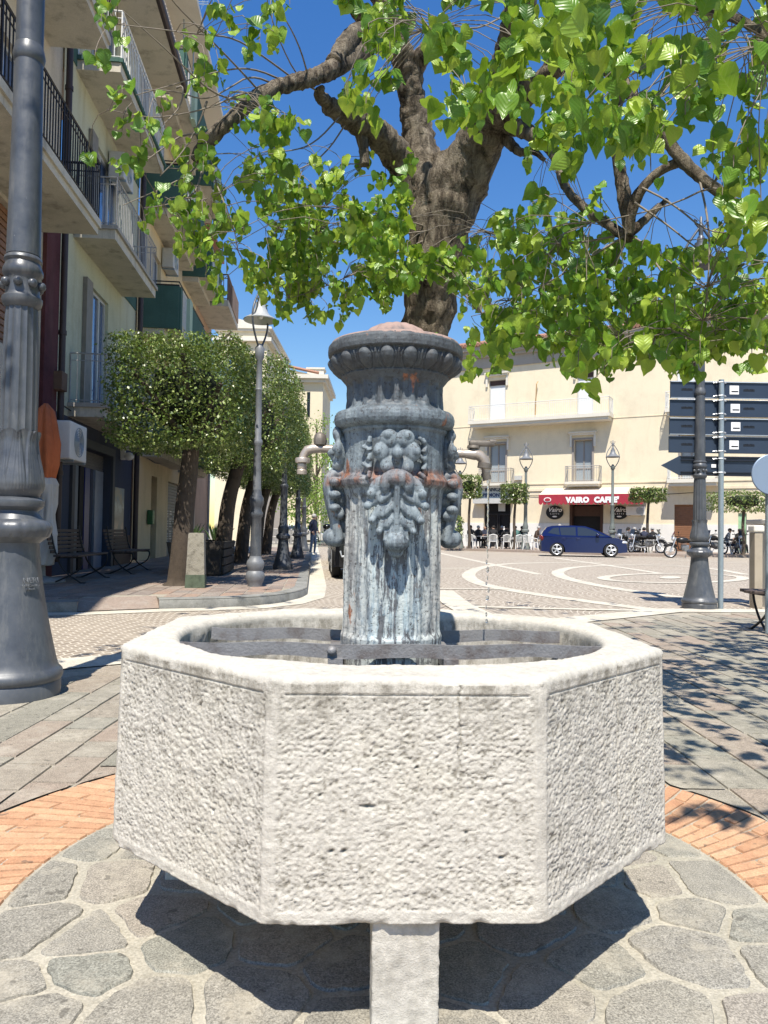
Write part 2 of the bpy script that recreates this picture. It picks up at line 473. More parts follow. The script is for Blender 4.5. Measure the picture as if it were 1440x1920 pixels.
bands = [
 ('plaza_band', [(-80,1040),(0,1057),(200,1100),(410,1145)], .26),
 ('plaza_band', [(-300,1120),(0,1118),(110,1117)], .24),
 ('plaza_band', [(700,1092),(350,1092),(200,1103),(120,1122),(88,1146),(100,1165),(150,1190),(250,1211),(400,1236),(650,1270),(900,1302),(1010,1315)], .33),
 ('plaza_band', [(850,1103),(700,1105),(560,1113),(500,1128),(490,1142),(520,1160),(600,1180),(700,1200),(900,1231),(1060,1251),(1345,1270)], .33),
 ('plaza_band', [(470,1070),(700,1102),(960,1142)], .28),
 ('plaza_band', [(850,1103),(1040,1106),(1200,1120),(1345,1147)], .3),
 ('plaza_band', [(640,1068),(900,1076),(1345,1096)], .3),
 ('plaza_band', [(-250,1210),(0,1210),(270,1213)], .2),
 ('plaza_band', [(85,1290),(300,1297),(600,1304),(1000,1311)], .2),
]
for i, (nm, pl, wd) in enumerate(bands):
    ribbon(nm, smoothpts(gp(pl), 2), wd, .0045+.0006*i)
ell = [(1013+315*math.cos(t), 1163+21*math.sin(t)) for t in [2*PI*k/40 for k in range(40)]]
ribbon('plaza_ring', gp(ell), .3, .0105, closed=True)
sheet('plaza_disc', gp([(1000+50*math.cos(t), 1160+6*math.sin(t)) for t in [-2*PI*k/24 for k in range(24)]]), .011, M_white)
ribbon('road_band', smoothpts([tuple(G(x, y)[:2]) for x, y in ((828,1108),(842,1122),(862,1137),(893,1152),(930,1166))], 2), .42, .0115)
# broad pale band round the island
off = [(p[0]-.12, p[1]+.2) for p in EDGE]
ribbon('island_border', off, .46, .0118)
# ---------------------------------------------------------------- left pavement with kerb
VX = -.0929                                # street direction: X = X0 + VX*Y
def street(x0, y, z=0): return Vector((x0+VX*y, y, z))
KZ = .12
kerb_line = [(-9.0, 8.35), (-4.6, 8.95), (-3.75, 9.2)]
ramp_line = [(-3.75, 9.2), (-2.9, 9.72)]
curve = [(-2.9, 9.72), (-2.4, 9.92), (-1.9, 10.2), (-1.5, 10.7), (-1.27, 11.5), (-1.24, 12.2)]
far = [tuple(street(-.105, y)[:2]) for y in (14, 18, 24, 34, 60)]
outer = smoothpts(kerb_line, 1)[:-1] + [(-3.75, 9.2), (-3.95, 9.72), (-3.1, 10.24), (-2.9, 9.72)] + smoothpts(curve, 2)[1:-1] + [(-1.24, 12.2)] + far
poly = outer + [tuple(street(-6.5, 60)[:2]), (-14, 8.1)]
mm = MB(); n = len(poly); mm.add([(p[0], p[1], KZ) for p in poly], [tuple(reversed(range(n)))])
struct(mm.build('sidewalk', M_grout))
slabs('sidewalk_slabs', poly, -13, .5, 8, 40, .26, .42, .012, KZ+.006, M_side, rot=.0926, piv=(-2, 9))
def kerb(name, pts):
    m = MB(); pts = [Vector((p[0], p[1], 0)) for p in pts]; n = len(pts)
    def offs(d):
        o = []
        for i in range(n):
            t = (pts[min(i+1, n-1)]-pts[max(i-1, 0)]).normalized(); o.append(pts[i]+Vector((t.y, -t.x, 0))*d)
        return o
    prof = [(.012, 0), (.008, KZ*.75), (-.012, KZ+.008), (-.2, KZ+.012), (-.2, KZ-.02)]
    rows = [[(p.x, p.y, z) for p in offs(d)] for d, z in prof]
    vs = sum(rows, []); fs = [(j*n+i, (j)*n+i+1, (j+1)*n+i+1, (j+1)*n+i) for j in range(len(prof)-1) for i in range(n-1)]
    m.add(vs, fs); return struct(m.build(name, M_kerb, smooth=40))
kerb('kerb', smoothpts(kerb_line, 1)); kerb('kerb', [(-2.9, 9.72)] + smoothpts(curve, 2)[1:] + far)
# dropped kerb: a small brick-coloured ramp
m = MB(); m.add([(-3.75, 9.2, .012), (-2.9, 9.72, .012), (-3.1, 10.26, KZ+.004), (-3.95, 9.74, KZ+.004), (-3.75, 9.2, KZ), (-2.9, 9.72, KZ)], [(0,1,2,3), (0,3,4), (1,5,2)])
struct(m.build('kerb_ramp', M_side))
ribbon('gutter_band', [(p[0]+a, p[1]+b) for p, (a, b) in zip(
    [(-9,8.35),(-4.6,8.95),(-3.75,9.2),(-2.9,9.72),(-2.3,9.95),(-1.8,10.25),(-1.45,10.8),(-1.25,11.7)]+far,
    [(.08,-.2)]*5+[(.13,-.15),(.16,-.1),(.17,0)]+[(.18,0)]*5)], .34, .0062)
# far pavement in front of the cafe building, low kerb
FA = P(1000, 1010, 50); FA.z = 0
FU = Vector((math.sin(R(60)), -math.cos(R(60)), 0)); FN = Vector((-FU.y*-1*-1, -FU.x, 0))
FN = Vector((FU.y, -FU.x, 0))              # points out of the facade, towards the plaza
if FN.y > 0: FN = -FN
def fac(s, out=0, z=0): return FA + FU*s + FN*out + Vector((0, 0, z))
k0 = [tuple(G(x, y)[:2]) for x, y in ((700,1027.5),(850,1032),(1017,1037),(1180,1043),(1300,1044.5),(1440,1046))]
q = k0 + [tuple(fac(22, 0)[:2]), tuple(fac(22, -3)[:2]), tuple(fac(-14, -3)[:2]), tuple(fac(-14, 5)[:2])]
mm = MB(); mm.prism(q, .0, .13); struct(mm.build('cafe_sidewalk', M_side))
# ================================================================ drinking fountain
def stone_mat():
    N = NT('hammered_travertine'); co = N.co()
    f = N.noise(co, 3.0, 6, .7); g = N.noise(co, 55, 4, .75)
    c = N.ramp(f, [(.25, (.42,.395,.345)), (.5, (.50,.475,.425)), (.75, (.53,.50,.43))])
    c = N.mix(.5, c, N.ramp(g, [(.3, .32), (.5, .5), (.7, .66)]), 'OVERLAY')
    at = N.n('Attribute'); at.attribute_name = 'dirt'
    sp = N.vor(co, 34)
    pits = N.math('MULTIPLY', N.ramp(sp, [(.10, 1.0), (.17, 0.0)]), N.ramp(N.noise(co, 9, 3), [(.6, 0.0), (.66, 1.0)]))
    dn = N.noise(N.co(scale=(1, 1, .5)), 24, 5, .75)
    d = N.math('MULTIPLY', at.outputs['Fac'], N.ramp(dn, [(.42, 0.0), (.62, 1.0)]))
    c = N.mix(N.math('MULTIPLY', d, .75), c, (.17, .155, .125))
    c = N.mix(N.math('MULTIPLY', pits, .55), c, (.16, .13, .10))
    a2 = N.n('Attribute'); a2.attribute_name = 'pit'; c = N.mix(N.math('MULTIPLY', a2.outputs['Fac'], .8), c, (.16, .145, .115))  # tiny shadows of the tooled hollows, painted into the stone colour
    N.base(c); N.bump(N.noise(co, 240, 3, .7), .8, .0025); N.set(rough=.9, spec=.2); return N.m
def iron_mat(name='weathered_cast_iron', carved=False):
    """verdigris-grey paint worn to rust and pale lime streaks running down"""
    N = NT(name); co = N.co(); st = N.co(scale=(1, 1, .1))
    f = N.noise(st, 22, 6, .75); f2 = N.noise(st, 55, 5, .75); b = N.noise(co, 6, 6, .7); g = N.noise(co, 90, 4, .8)
    sp = N.n('SeparateXYZ'); N.l(N.co(), sp.inputs[0]); z = N.math('SUBTRACT', sp.outputs[2], .7)
    lo = N.ramp(z, [(.10, 1.0), (.40, .9), (.50, .5), (.60, .3), (.68, .12), (.8, .0)])           # lime only where water splashes
    blue = N.ramp(f, [(.32, (.045,.055,.068)), (.42, (.12,.15,.18)), (.50, (.24,.30,.34)), (.60, (.42,.51,.53))])
    grey = N.ramp(b, [(.35, (.07,.072,.08)), (.6, (.17,.18,.19))])
    base = N.mix(N.ramp(N.math('ADD', N.math('MULTIPLY', b, .5), N.math('MULTIPLY', f2, .5)), [(.47, .0), (.49, 1.0)]), grey, blue)
    c = N.mix(lo, N.mix(.8, base, (.036,.036,.040)), base)
    lime = N.math('MULTIPLY', N.ramp(f2, [(.475, 0.0), (.495, .85)]), lo)
    c = N.mix(lime, c, (.46,.50,.49))
    sx = sp.outputs[0]
    side = N.math('MULTIPLY', N.ramp(N.math('ABSOLUTE', sx), [(.06, 0.0), (.125, .8)]), lo)
    c = N.mix(N.math('MULTIPLY', side, N.ramp(b, [(.4, .2), (.55, 1.0)])), c, N.ramp(f2, [(.35, (.16,.155,.15)), (.6, (.40,.38,.35))]))
    plain = N.ramp(N.math('ADD', N.math('MULTIPLY', b, .6), N.math('MULTIPLY', f2, .4)), [(.36, (.06,.07,.08)), (.47, (.12,.15,.175)), (.58, (.20,.245,.275)), (.7, (.33,.37,.38))])
    plain = N.mix(N.ramp(z, [(.66, 0.0), (.8, .72)]), plain, (.035,.034,.036))
    up = N.ramp(z, [(.42, .82 if carved else 0.0), (.52, .85)])
    c = N.mix(up, c, plain)
    rn = N.noise(N.co(scale=(1, 1, .35)), 13, 5, .65)
    c = N.mix(N.ramp(rn, [(.64, 0.0), (.68, .95)]), c, N.ramp(g, [(.35, (.13,.05,.03)), (.65, (.36,.15,.075))]))
    rz = N.ramp(z, [(.45, 0.0), (.475, .0), (.485, .85), (.515, .85), (.53, 0.0)])
    c = N.mix(N.math('MULTIPLY', rz, N.ramp(f, [(.45, .2), (.55, 1.0)])), c, N.ramp(g, [(.35, (.12,.05,.03)), (.65, (.30,.13,.075))]))
    c = N.mix(N.ramp(g, [(.38, .8), (.43, 0.0)]), c, (.035,.03,.03))
    N.base(c)
    N.bump(N.math('ADD', N.math('MULTIPLY', g, .6), N.math('ADD', f2, b)), .6, .004)
    N.set(rough=N.ramp(b, [(.3, .45), (.7, .85)]), metal=.0, spec=.45); return N.m
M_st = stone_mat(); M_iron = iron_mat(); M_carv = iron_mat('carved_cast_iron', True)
M_strap = simple('galvanised_strap', (.24,.235,.235), .55, .3, .5, 14, .5, .004, dark=(.12,.09,.075))
FL = Vector((0.024, 2.197, 0))
fountain = thing('drinking_fountain', 'octagonal rough white stone drinking fountain with grey cast-iron column', 'fountain', FL, R(2.5))
# octagon at the top of the basin, local to the axis; front face towards the camera (-y)
OH, OS, ODY = .277, .70, .70               # half front, half width, half depth
def octo(zt):                              # zt 0 bottom .. 1 top
    k = 1.0 - .012*zt
    a, bb, dy, s = OH*k, OS*k, .697*k, .397
    yk = -dy + (s if True else 0)
    return [(-a, -dy), (a, -dy), (bb, yk), (bb, dy-s*.92), (a, dy*.93), (-a, dy*.93), (-bb, dy-s*.92), (-bb, yk)]
ZB, ZT = .272, .758
def fbm(P_, oct=4, seed=0):
    return None
# value noise in numpy
_tab = rng.random((64, 64, 64)).astype(np.float32)
def vnoise(p):
    i = np.floor(p).astype(int); f = p-i; f = f*f*(3-2*f); i &= 63; j = (i+1) & 63
    x0, y0, z0 = i[..., 0], i[..., 1], i[..., 2]; x1, y1, z1 = j[..., 0], j[..., 1], j[..., 2]
    fx, fy, fz = f[..., 0], f[..., 1], f[..., 2]
    a = _tab[x0, y0, z0]*(1-fx)+_tab[x1, y0, z0]*fx; b = _tab[x0, y1, z0]*(1-fx)+_tab[x1, y1, z0]*fx
    c = _tab[x0, y0, z1]*(1-fx)+_tab[x1, y0, z1]*fx; d = _tab[x0, y1, z1]*(1-fx)+_tab[x1, y1, z1]*fx
    return (a*(1-fy)+b*fy)*(1-fz)+(c*(1-fy)+d*fy)*fz
def nfbm(p, o=4, g=.5):
    s = 0; a = 1; t = 0
    for k in range(o): s = s+a*vnoise(p*2**k+k*17.3); t += a; a *= g
    return s/t
PITS = [(0, -.077, CH-512/933, .014, .0035), (0, -.147, CH-594/933, .0045, .0035), (0, -.122, CH-594/933, .005, .004), (0, -.172, CH-492/933, .003, .003), (0, .12, CH-560/933, .003, .003), (0, .02, CH-440/933, .0035, .003),
        (7, .05, .66, .004, .006), (7, -.09, .60, .003, .004), (7, .11, .45, .004, .003), (1, -.04, .45, .004, .004), (1, .13, .58, .004, .005), (1, -.1, .36, .003, .003), (0, .19, .40, .004, .003)]
CRACKS = [(0, .105, .58, .76, .010), (1, .035, .40, .76, .003)]
def basin():
    top = np.array(octo(1)); bot = np.array(octo(0)); n = 8
    # perimeter sampling: denser on the five faces the camera can see
    per = []; 
    for k in range(n):
        vis = k in (0, 1, 7)
        L = np.linalg.norm(top[(k+1) % n]-top[k]); c = int(L/(.0026 if vis else .012))
        for q in range(c): per.append((k, q/c, L, vis))
    rows = [('out', t) for t in np.linspace(0, 1, 168)]
    V = []; D = []; PT = []
    kk = np.array([p[0] for p in per]); ff = np.array([p[1] for p in per]); LL = np.array([p[2] for p in per])
    k2 = (kk+1) % n
    nrm = []
    for k in range(n):
        d = top[(k+1) % n]-top[k]; d = d/np.linalg.norm(d); nrm.append((d[1], -d[0]))
    nrm = np.array(nrm); NN = nrm[kk]
    edge = np.minimum(ff, 1-ff)*LL           # distance to a corner along the face
    # corner normals blended
    prevn = nrm[(kk-1) % n]; nextn = nrm[k2]
    w = np.clip(1-edge/.012, 0, 1)*.5
    nb = np.where((ff < .5)[:, None], prevn, nextn); Nn = NN*(1-w[:, None])+nb*w[:, None]
    Nn /= np.linalg.norm(Nn, axis=1)[:, None]
    HZ = ZT-.017                            # where the rim arris rounds over
    for _, t in rows:
        z = ZB+(HZ-ZB)*t
        b = bot[kk]*(1-ff)[:, None]+bot[k2]*ff[:, None]; u = top[kk]*(1-ff)[:, None]+top[k2]*ff[:, None]
        xy = b*(1-t)+u*t
        p3 = np.column_stack([xy, np.full(len(xy), z)])
        tz = HZ-.022-z                      # below the smooth margin line
        m = np.clip((edge-.014)/.006, 0, 1)*np.clip(tz/.004, 0, 1)*np.clip((z-ZB-.022)/.006, 0, 1)
        h1 = nfbm(p3*np.array([165, 165, 260]), 2, .55)-.5; h2 = nfbm(p3*np.array([24, 24, 40]), 3, .6)-.5; pit = m*np.clip(-h1*4.0-h2*3.0-.42, 0, 1)  # pit: mask of the hollows whose self-shadow is painted dark
        groove = np.exp(-((z-(HZ-.020))/.0022)**2)*-.004 * np.clip((edge-.02)/.01, 0, 1)
        disp = m*(.0072*h1+.004*h2-.002)+(1-m)*(.0022*h1+.004*h2)+groove
        chip = nfbm(p3*26, 2)
        low = np.clip(1-(z-ZB)/.012, 0, 1); disp = disp-low*np.clip(chip-.55, 0, 1)*.035
        xf = (ff-.5)*LL
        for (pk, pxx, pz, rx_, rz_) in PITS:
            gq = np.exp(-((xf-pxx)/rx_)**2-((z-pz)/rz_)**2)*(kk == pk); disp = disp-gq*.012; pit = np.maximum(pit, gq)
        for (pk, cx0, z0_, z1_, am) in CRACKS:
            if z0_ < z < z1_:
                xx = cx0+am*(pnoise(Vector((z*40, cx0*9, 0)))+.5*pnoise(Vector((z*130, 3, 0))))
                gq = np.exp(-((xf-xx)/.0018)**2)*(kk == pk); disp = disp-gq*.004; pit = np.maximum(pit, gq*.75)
        V.append(np.column_stack([xy+Nn*disp[:, None]-Nn*(w*.008)[:, None], p3[:, 2]]))
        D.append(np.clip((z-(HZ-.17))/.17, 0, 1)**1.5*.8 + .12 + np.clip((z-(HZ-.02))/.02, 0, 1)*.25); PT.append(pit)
    # rim: round over, top, then down inside to the bowl
    ang = None
    cx = V[-1][:, :2]
    xy1 = top[kk]*(1-ff)[:, None]+top[k2]*ff[:, None]
    # inner opening: a rounded octagon -> superellipse
    th = np.arctan2(xy1[:, 1]+.0, xy1[:, 0])
    rx, ry, oy = .592, .545, .0
    e = 2.15
    rr = (np.abs(np.cos(th)/rx)**e+np.abs(np.sin(th)/ry)**e)**(-1/e)
    inn = np.column_stack([rr*np.cos(th), rr*np.sin(th)+oy])
    dirn = inn-xy1; dl = np.linalg.norm(dirn, axis=1)[:, None]; du = dirn/dl
    for a in np.linspace(0, PI/2, 7)[1:]:
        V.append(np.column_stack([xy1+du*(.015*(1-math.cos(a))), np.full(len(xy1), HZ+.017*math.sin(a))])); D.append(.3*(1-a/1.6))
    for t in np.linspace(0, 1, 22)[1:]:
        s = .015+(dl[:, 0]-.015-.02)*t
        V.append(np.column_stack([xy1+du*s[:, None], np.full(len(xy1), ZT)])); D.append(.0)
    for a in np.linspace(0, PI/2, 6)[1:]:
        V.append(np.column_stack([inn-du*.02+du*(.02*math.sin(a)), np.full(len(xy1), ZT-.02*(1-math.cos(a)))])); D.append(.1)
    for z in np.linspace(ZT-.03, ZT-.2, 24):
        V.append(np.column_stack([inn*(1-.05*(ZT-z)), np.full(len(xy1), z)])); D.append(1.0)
    for i in range(168, len(V)):
        p3 = V[i]; h = nfbm(p3*60, 3, .6)-.5; h2 = nfbm(p3*9, 2)-.5
        if i < 168+6+21+5: V[i] = p3+np.column_stack([np.zeros((len(p3), 2)), .006*h+.009*h2])
        else: V[i] = p3+np.column_stack([p3[:, :2]*(.012*h+.03*h2)[:, None], np.zeros(len(p3))])
    V[-1] = V[-1]*np.array([1, 1, 1]);
    nr = len(V); c = len(per); V = np.vstack(V)
    # floor of the bowl and underside centre points
    i0 = np.arange(c); i1 = (i0+1) % c; F = []
    for r_ in range(nr-1): F.append(np.column_stack([r_*c+i0, r_*c+i1, (r_+1)*c+i1, (r_+1)*c+i0]))
    V = np.vstack([V, [[0, 0, ZT-.2]], [[0, 0, ZB]]]); nv = len(V)
    half = np.arange(0, c-(c % 2), 2)
    F.append(np.column_stack([(nr-1)*c+half, (nr-1)*c+(half+1) % c, (nr-1)*c+(half+2) % c, np.full(len(half), nv-2)]))
    F.append(np.column_stack([half, np.full(len(half), nv-1), (half+2) % c, (half+1) % c]))
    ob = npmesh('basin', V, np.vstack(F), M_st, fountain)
    at = ob.data.attributes.new('dirt', 'FLOAT', 'POINT')
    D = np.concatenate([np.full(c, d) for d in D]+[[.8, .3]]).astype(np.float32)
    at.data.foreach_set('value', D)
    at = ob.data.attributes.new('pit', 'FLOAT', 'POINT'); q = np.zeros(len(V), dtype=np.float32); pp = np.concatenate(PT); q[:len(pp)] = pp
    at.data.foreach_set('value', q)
    return ob
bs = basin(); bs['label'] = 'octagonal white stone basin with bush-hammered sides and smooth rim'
# basin legs: rough stone blocks set back under the rim
def block(name, cx, cy, wx, wy, z0, z1, rz=0, par=fountain):
    nx = int(wx/.006); nz = int((z1-z0)/.006); ny = int(wy/.012)
    pr = [(-wx/2+wx*i/nx, -wy/2) for i in range(nx)] + [(wx/2, -wy/2+wy*i/ny) for i in range(ny)] + [(wx/2-wx*i/nx, wy/2) for i in range(nx)] + [(-wx/2, wy/2-wy*i/ny) for i in range(ny)]
    pr = np.array(pr); c = len(pr); zs = np.linspace(z0, z1, nz); V = []
    for z in zs:
        p3 = np.column_stack([pr, np.full(c, z)])
        h = nfbm((p3+cx)*np.array([70, 70, 100]), 3, .6)-.5; h2 = nfbm((p3+cx)*18, 2)-.5
        k = 1+(.010*h+.008*h2)/.07*.5
        V.append(np.column_stack([pr*k[:, None], p3[:, 2]]))
    V = np.vstack(V); i0 = np.arange(c); i1 = (i0+1) % c
    F = np.vstack([np.column_stack([r_*c+i0, r_*c+i1, (r_+1)*c+i1, (r_+1)*c+i0]) for r_ in range(nz-1)])
    ca, sa = math.cos(rz), math.sin(rz); V[:, :2] = np.column_stack([V[:, 0]*ca-V[:, 1]*sa+cx, V[:, 0]*sa+V[:, 1]*ca+cy])
    ob = npmesh(name, V, F, M_st, par)
    at = ob.data.attributes.new('dirt', 'FLOAT', 'POINT'); at.data.foreach_set('value', np.full(len(V), .35, dtype=np.float32))
    return ob
block('leg', .004, -.60, .134, .16, 0.0, ZB+.012)
block('leg', .56, .12, .134, .16, 0.0, ZB+.012, PI/2)
block('leg', -.57, .12, .134, .16, 0.0, ZB+.012, PI/2)
block('leg', .0, .55, .134, .14, 0.0, ZB+.012)
# straps across the opening
def strap(name, y, z, x0, x1):
    m = MB(); n = 60; h = .036; t = .007; vs = []; fs = []
    for i in range(n+1):
        x = x0+(x1-x0)*i/n; b = .004*math.sin(i*.35)+.006*math.exp(-((x-.0)/.15)**2)
        vs += [(x, y-t+b*.0, z-h-b), (x, y, z-h-b), (x, y, z-b*.6), (x, y-t, z-b*.6)]
    for i in range(n):
        for k in range(4): fs.append((i*4+k, i*4+(k+1) % 4, i*4+4+(k+1) % 4, i*4+4+k))
    fs += [(3, 2, 1, 0), (n*4, n*4+1, n*4+2, n*4+3)]
    m.add(vs, fs); return m.build(name, M_strap, fountain, smooth=30)
s1 = strap('strap', -.162, .747, -.575, .575); s1['label'] = 'front iron strap across the basin, rusty at its right end'
s2 = strap('strap', .175, .742, -.55, .55); s2['label'] = 'rear iron strap across the basin'
m = MB(); m.ell((-.166, -.178, .728), .0135, n=14, m=10); m.cyl((-.166, -.166, .728), (-.166, -.18, .728), .008); 
m.build('bolt', M_strap, s1, smooth=60)
for x in (-.125, .125):
    m = MB(); m.box((x*1.25, .0, .693), (.04, .36, .03)); m.build('support', M_strap, fountain)
# ---------------- the column: a high-resolution turned and carved shaft
CX, CY = .002, .0
def zc(y): return CH-(y-998)/1400*2.04     # features on the column's front
def zt(y): return CH-(y-998)/1400*2.197    # features level with its axis
prof_px = [(1400,.145),(1215,.146),(1205,.147),(1190,.144),(1100,.1435),(1000,.1425),(940,.143),(925,.146),(914,.150),(908,.160),(898,.164),(892,.157),(885,.150),
 (860,.149),(820,.149),(806,.150),(801,.156),(797,.156),(795,.151),(793,.166),(789,.172),(782,.1765),(775,.1775),(768,.1755),(762,.169),(759,.151),(755,.1455),(735,.1435),(705,.143),(698,.150),(690,.160),
 (682,.176),(672,.188),(662,.1945),(654,.1945),(650,.193),(648,.197),(640,.1985),(630,.197),(624,.190)]
py_ = np.array([a for a, _ in prof_px]); pr_ = np.array([b for _, b in prof_px])
zz_ = zc(py_)
NZ, NA = 620, 560
zs = np.linspace(zz_[0], zz_[-1], NZ); rs = np.interp(zs, zz_, pr_)
th = np.linspace(0, 2*PI, NA, endpoint=False)
A, Z = np.meshgrid(th, zs); Rr = np.repeat(rs[:, None], NA, 1)
def band(Z, a, b, e=.006): return np.clip((Z-a)/e, 0, 1)*np.clip((b-Z)/e, 0, 1)
AF = A+PI/2                                  # zero at the front (-y)
fl = np.abs(np.sin(AF*12)); 
m1 = band(Z, zc(1204), zc(925), .012)        # lower shaft: broad flutes
Rr -= m1*.0075*np.clip(fl*1.5-.45, 0, 1)
sq = 1/np.maximum(np.abs(np.cos(((AF+PI/8) % (PI/4))-PI/8)), .5)   # faint octagonal plan
Rr *= 1+m1*(sq-1.04)*.35
m2 = band(Z, zc(754), zc(703), .012)         # neck flutes with rounded ends
Rr -= m2*.010*np.clip(np.abs(np.sin(AF*9.5+.2))*1.6-.5, 0, 1)
# egg and dart
me_ = band(Z, zc(690), zc(649), .004); ne = 18; ph = ((AF*ne/(2*PI)) % 1)-.5
zmid = (zc(650)+zc(688))/2; ez = (Z-zmid)/.029
d = np.sqrt((ph/.31)**2+ez**2)
egg = np.where(d < 1, np.sqrt(np.maximum(0, 1-d*d))*.017, 0); rim = np.exp(-((d-1.22)/.1)**2)*.007
dart = np.exp(-((np.abs(ph)-.5)/.06)**2)*band(Z, zc(686), zc(652))*.008*(1+.4*np.clip(ez, -1, 1))
Rr += me_*(-.012+egg+rim+dart)
# drum relief beaded panel and dents
p3 = np.stack([np.cos(A)*Rr, np.sin(A)*Rr, Z], -1)
Rr += (nfbm(p3*55, 4, .6)-.5)*.0045+(nfbm(p3*14, 2)-.5)*.004
Xc = np.cos(A)*Rr+CX; Yc = np.sin(A)*Rr+CY
V = np.stack([Xc, Yc, Z], -1).reshape(-1, 3); i0 = np.arange(NA); i1 = (i0+1) % NA
F = np.vstack([np.column_stack([k*NA+i0, k*NA+i1, (k+1)*NA+i1, (k+1)*NA+i0]) for k in range(NZ-1)])
column = npmesh('column', V, F, M_iron, fountain)
column['label'] = 'fluted grey and pale green iron column with egg-and-dart cornice'
ZTOP = zc(624)
# dome cap carved in petals
M_dome = simple('rusty_cap', (.30,.21,.18), .8, 0, .5, 18, .6, .006, dark=(.13,.12,.12))
m = MB(); pr = [(.193, ZTOP-.004), (.188, ZTOP+.004), (.15, ZTOP+.008), (.112, ZTOP+.012), (.105, ZTOP+.024), (.085, ZTOP+.046), (.055, ZTOP+.062), (.02, ZTOP+.069), (.001, ZTOP+.07)]
pr2 = []
for a, b in zip(pr, pr[1:]): pr2 += [(a[0]+(b[0]-a[0])*k/4, a[1]+(b[1]-a[1])*k/4) for k in range(4)]
m.lathe(pr2+[pr[-1]], 160, Matrix.Translation((CX+.0, CY, 0)), fn=lambda a, z, r: r*(1-.09*abs(math.sin(a*6))**3*(r < .115)))
m.build('dome', M_dome, fountain, smooth=60)
# ---------------- applied carving, blobs fused by a voxel remesh
def carve(name, mb, vox=.0024, par=fountain, mat=None, label=None):
    ob = mb.build(name, mat or M_carv, par, smooth=180)
    md = ob.modifiers.new('fuse', 'REMESH'); md.mode = 'VOXEL'; md.voxel_size = vox; md.use_smooth_shade = True
    sm = ob.modifiers.new('soften', 'SMOOTH'); sm.factor = .5; sm.iterations = 1
    dg = bpy.context.evaluated_depsgraph_get(); dg.update()
    me = bpy.data.meshes.new_from_object(ob.evaluated_get(dg)); ob.modifiers.clear(); ob.data = me
    if label: ob['label'] = label
    return ob
def onto(ang, r, z):                        # frame on the column's skin: x sideways, y outwards, z up
    a = ang-PI/2
    return Matrix.Translation((CX+r*math.cos(a), CY+r*math.sin(a), z)) @ Matrix.Rotation(a-PI/2, 4, 'Z')
S_ = 2.05/1400                               # metres per photo pixel on the column's front
def rosette(T):
    m = MB()
    m.ell((0, .006, 0), (.050, .018, .054), T)
    for dx, dz, rx, rz_ in ((-.022, .041, .023, .022), (.022, .041, .023, .022), (-.043, .004, .020, .024), (.043, .004, .020, .024), (-.022, -.034, .022, .022), (.022, -.034, .022, .022)):
        m.ell((dx, .019, dz), (rx*1.16, .0125, rz_*1.14), T, n=16, m=10); m.ell((dx*1.25, .027, dz*1.2), (rx*.55, .010, rz_*.55), T, n=10, m=8)
    m.ell((0, .036, -.002), (.017, .017, .017), T); m.ell((0, .030, -.018), (.010, .012, .014), T)
    return m
def leafblob(m, T, pts, r):
    m.tube([T @ Vector(p) for p in pts], r, 10)
    m.ell(T @ Vector(pts[-1]), r[-1]*1.15, n=10, m=8); m.ell(T @ Vector(pts[0]), r[0], n=10, m=8)
def acanthus(T, k=1.0):
    m = MB()
    # rolled head, broad tapering blade, drooping lobes off both sides, ball at the foot
    m.ell((0, .036, .066), (.040*k, .026, .026), T); m.ell((-.03, .034, .052), (.017, .020, .03), T); m.ell((.03, .034, .052), (.017, .020, .03), T)
    for z, w_ in ((.04, .046), (.015, .040), (-.01, .033), (-.035, .027), (-.06, .022), (-.085, .018)): m.ell((0, .016, z), (w_*k, .020, .030), T)
    m.tube([T @ Vector(p) for p in ((0, .046, .07), (0, .043, .03), (0, .038, -.03), (0, .036, -.09))], [.011, .009, .008, .008], 8)
    for s in (-1, 1):
        for x, z, tilt, ln, w_ in ((.052, .046, 38, .034, .0165), (.054, .014, 46, .040, .015), (.046, -.024, 40, .038, .014), (.034, -.056, 30, .030, .012), (.022, -.083, 20, .022, .010)):
            rt = Matrix.Rotation(R(-s*tilt), 3, 'Y')
            m.ell((s*x*k, .021, z), (w_*1.12, .0115, ln), T, rt, n=14, m=10)
            d = rt @ Vector((0, 0, -1)); m.ell((s*x*k+d.x*ln*.85, .031, z+d.z*ln*.85), (w_*.78, .012, w_*.8), T, n=12, m=8)
            m.ell((s*x*k*.45, .031, z+.006), (.010, .010, ln*.8), T, rt, n=10, m=8)
    m.ell((0, .028, -.108), (.034, .034, .027), T); m.ell((-.013, .040, -.095), (.013, .015, .014), T); m.ell((.013, .040, -.095), (.013, .015, .014), T)
    m.ell((0, .020, -.132), (.022, .020, .018), T)
    return m
carve('rosette', rosette(onto(.0, .146, zc(851))), label='six-petalled iron flower on the front of the column')
carve('acanthus_leaf', acanthus(onto(.0, .150, zc(944))), label='drooping acanthus leaf under the flower, ending in a ball')
for s in (-1, 1):                            # small leaf sprigs either side of the flower
    T = onto(s*.50, .149, zc(860)); m = MB()
    for k in range(5):
        z = .048-k*.024; leafblob(m, T, [(-.012*s, .004, z-.012), (.004*s, .014, z), (.016*s*(-1)**k*.6+.006, .012, z+.008)], [.006, .008, .006])
    leafblob(m, T, [(0, .005, .055), (-.005, .008, 0), (0, .005, -.062)], [.006, .008, .005])
    carve('leaf_sprig', m, .0025)
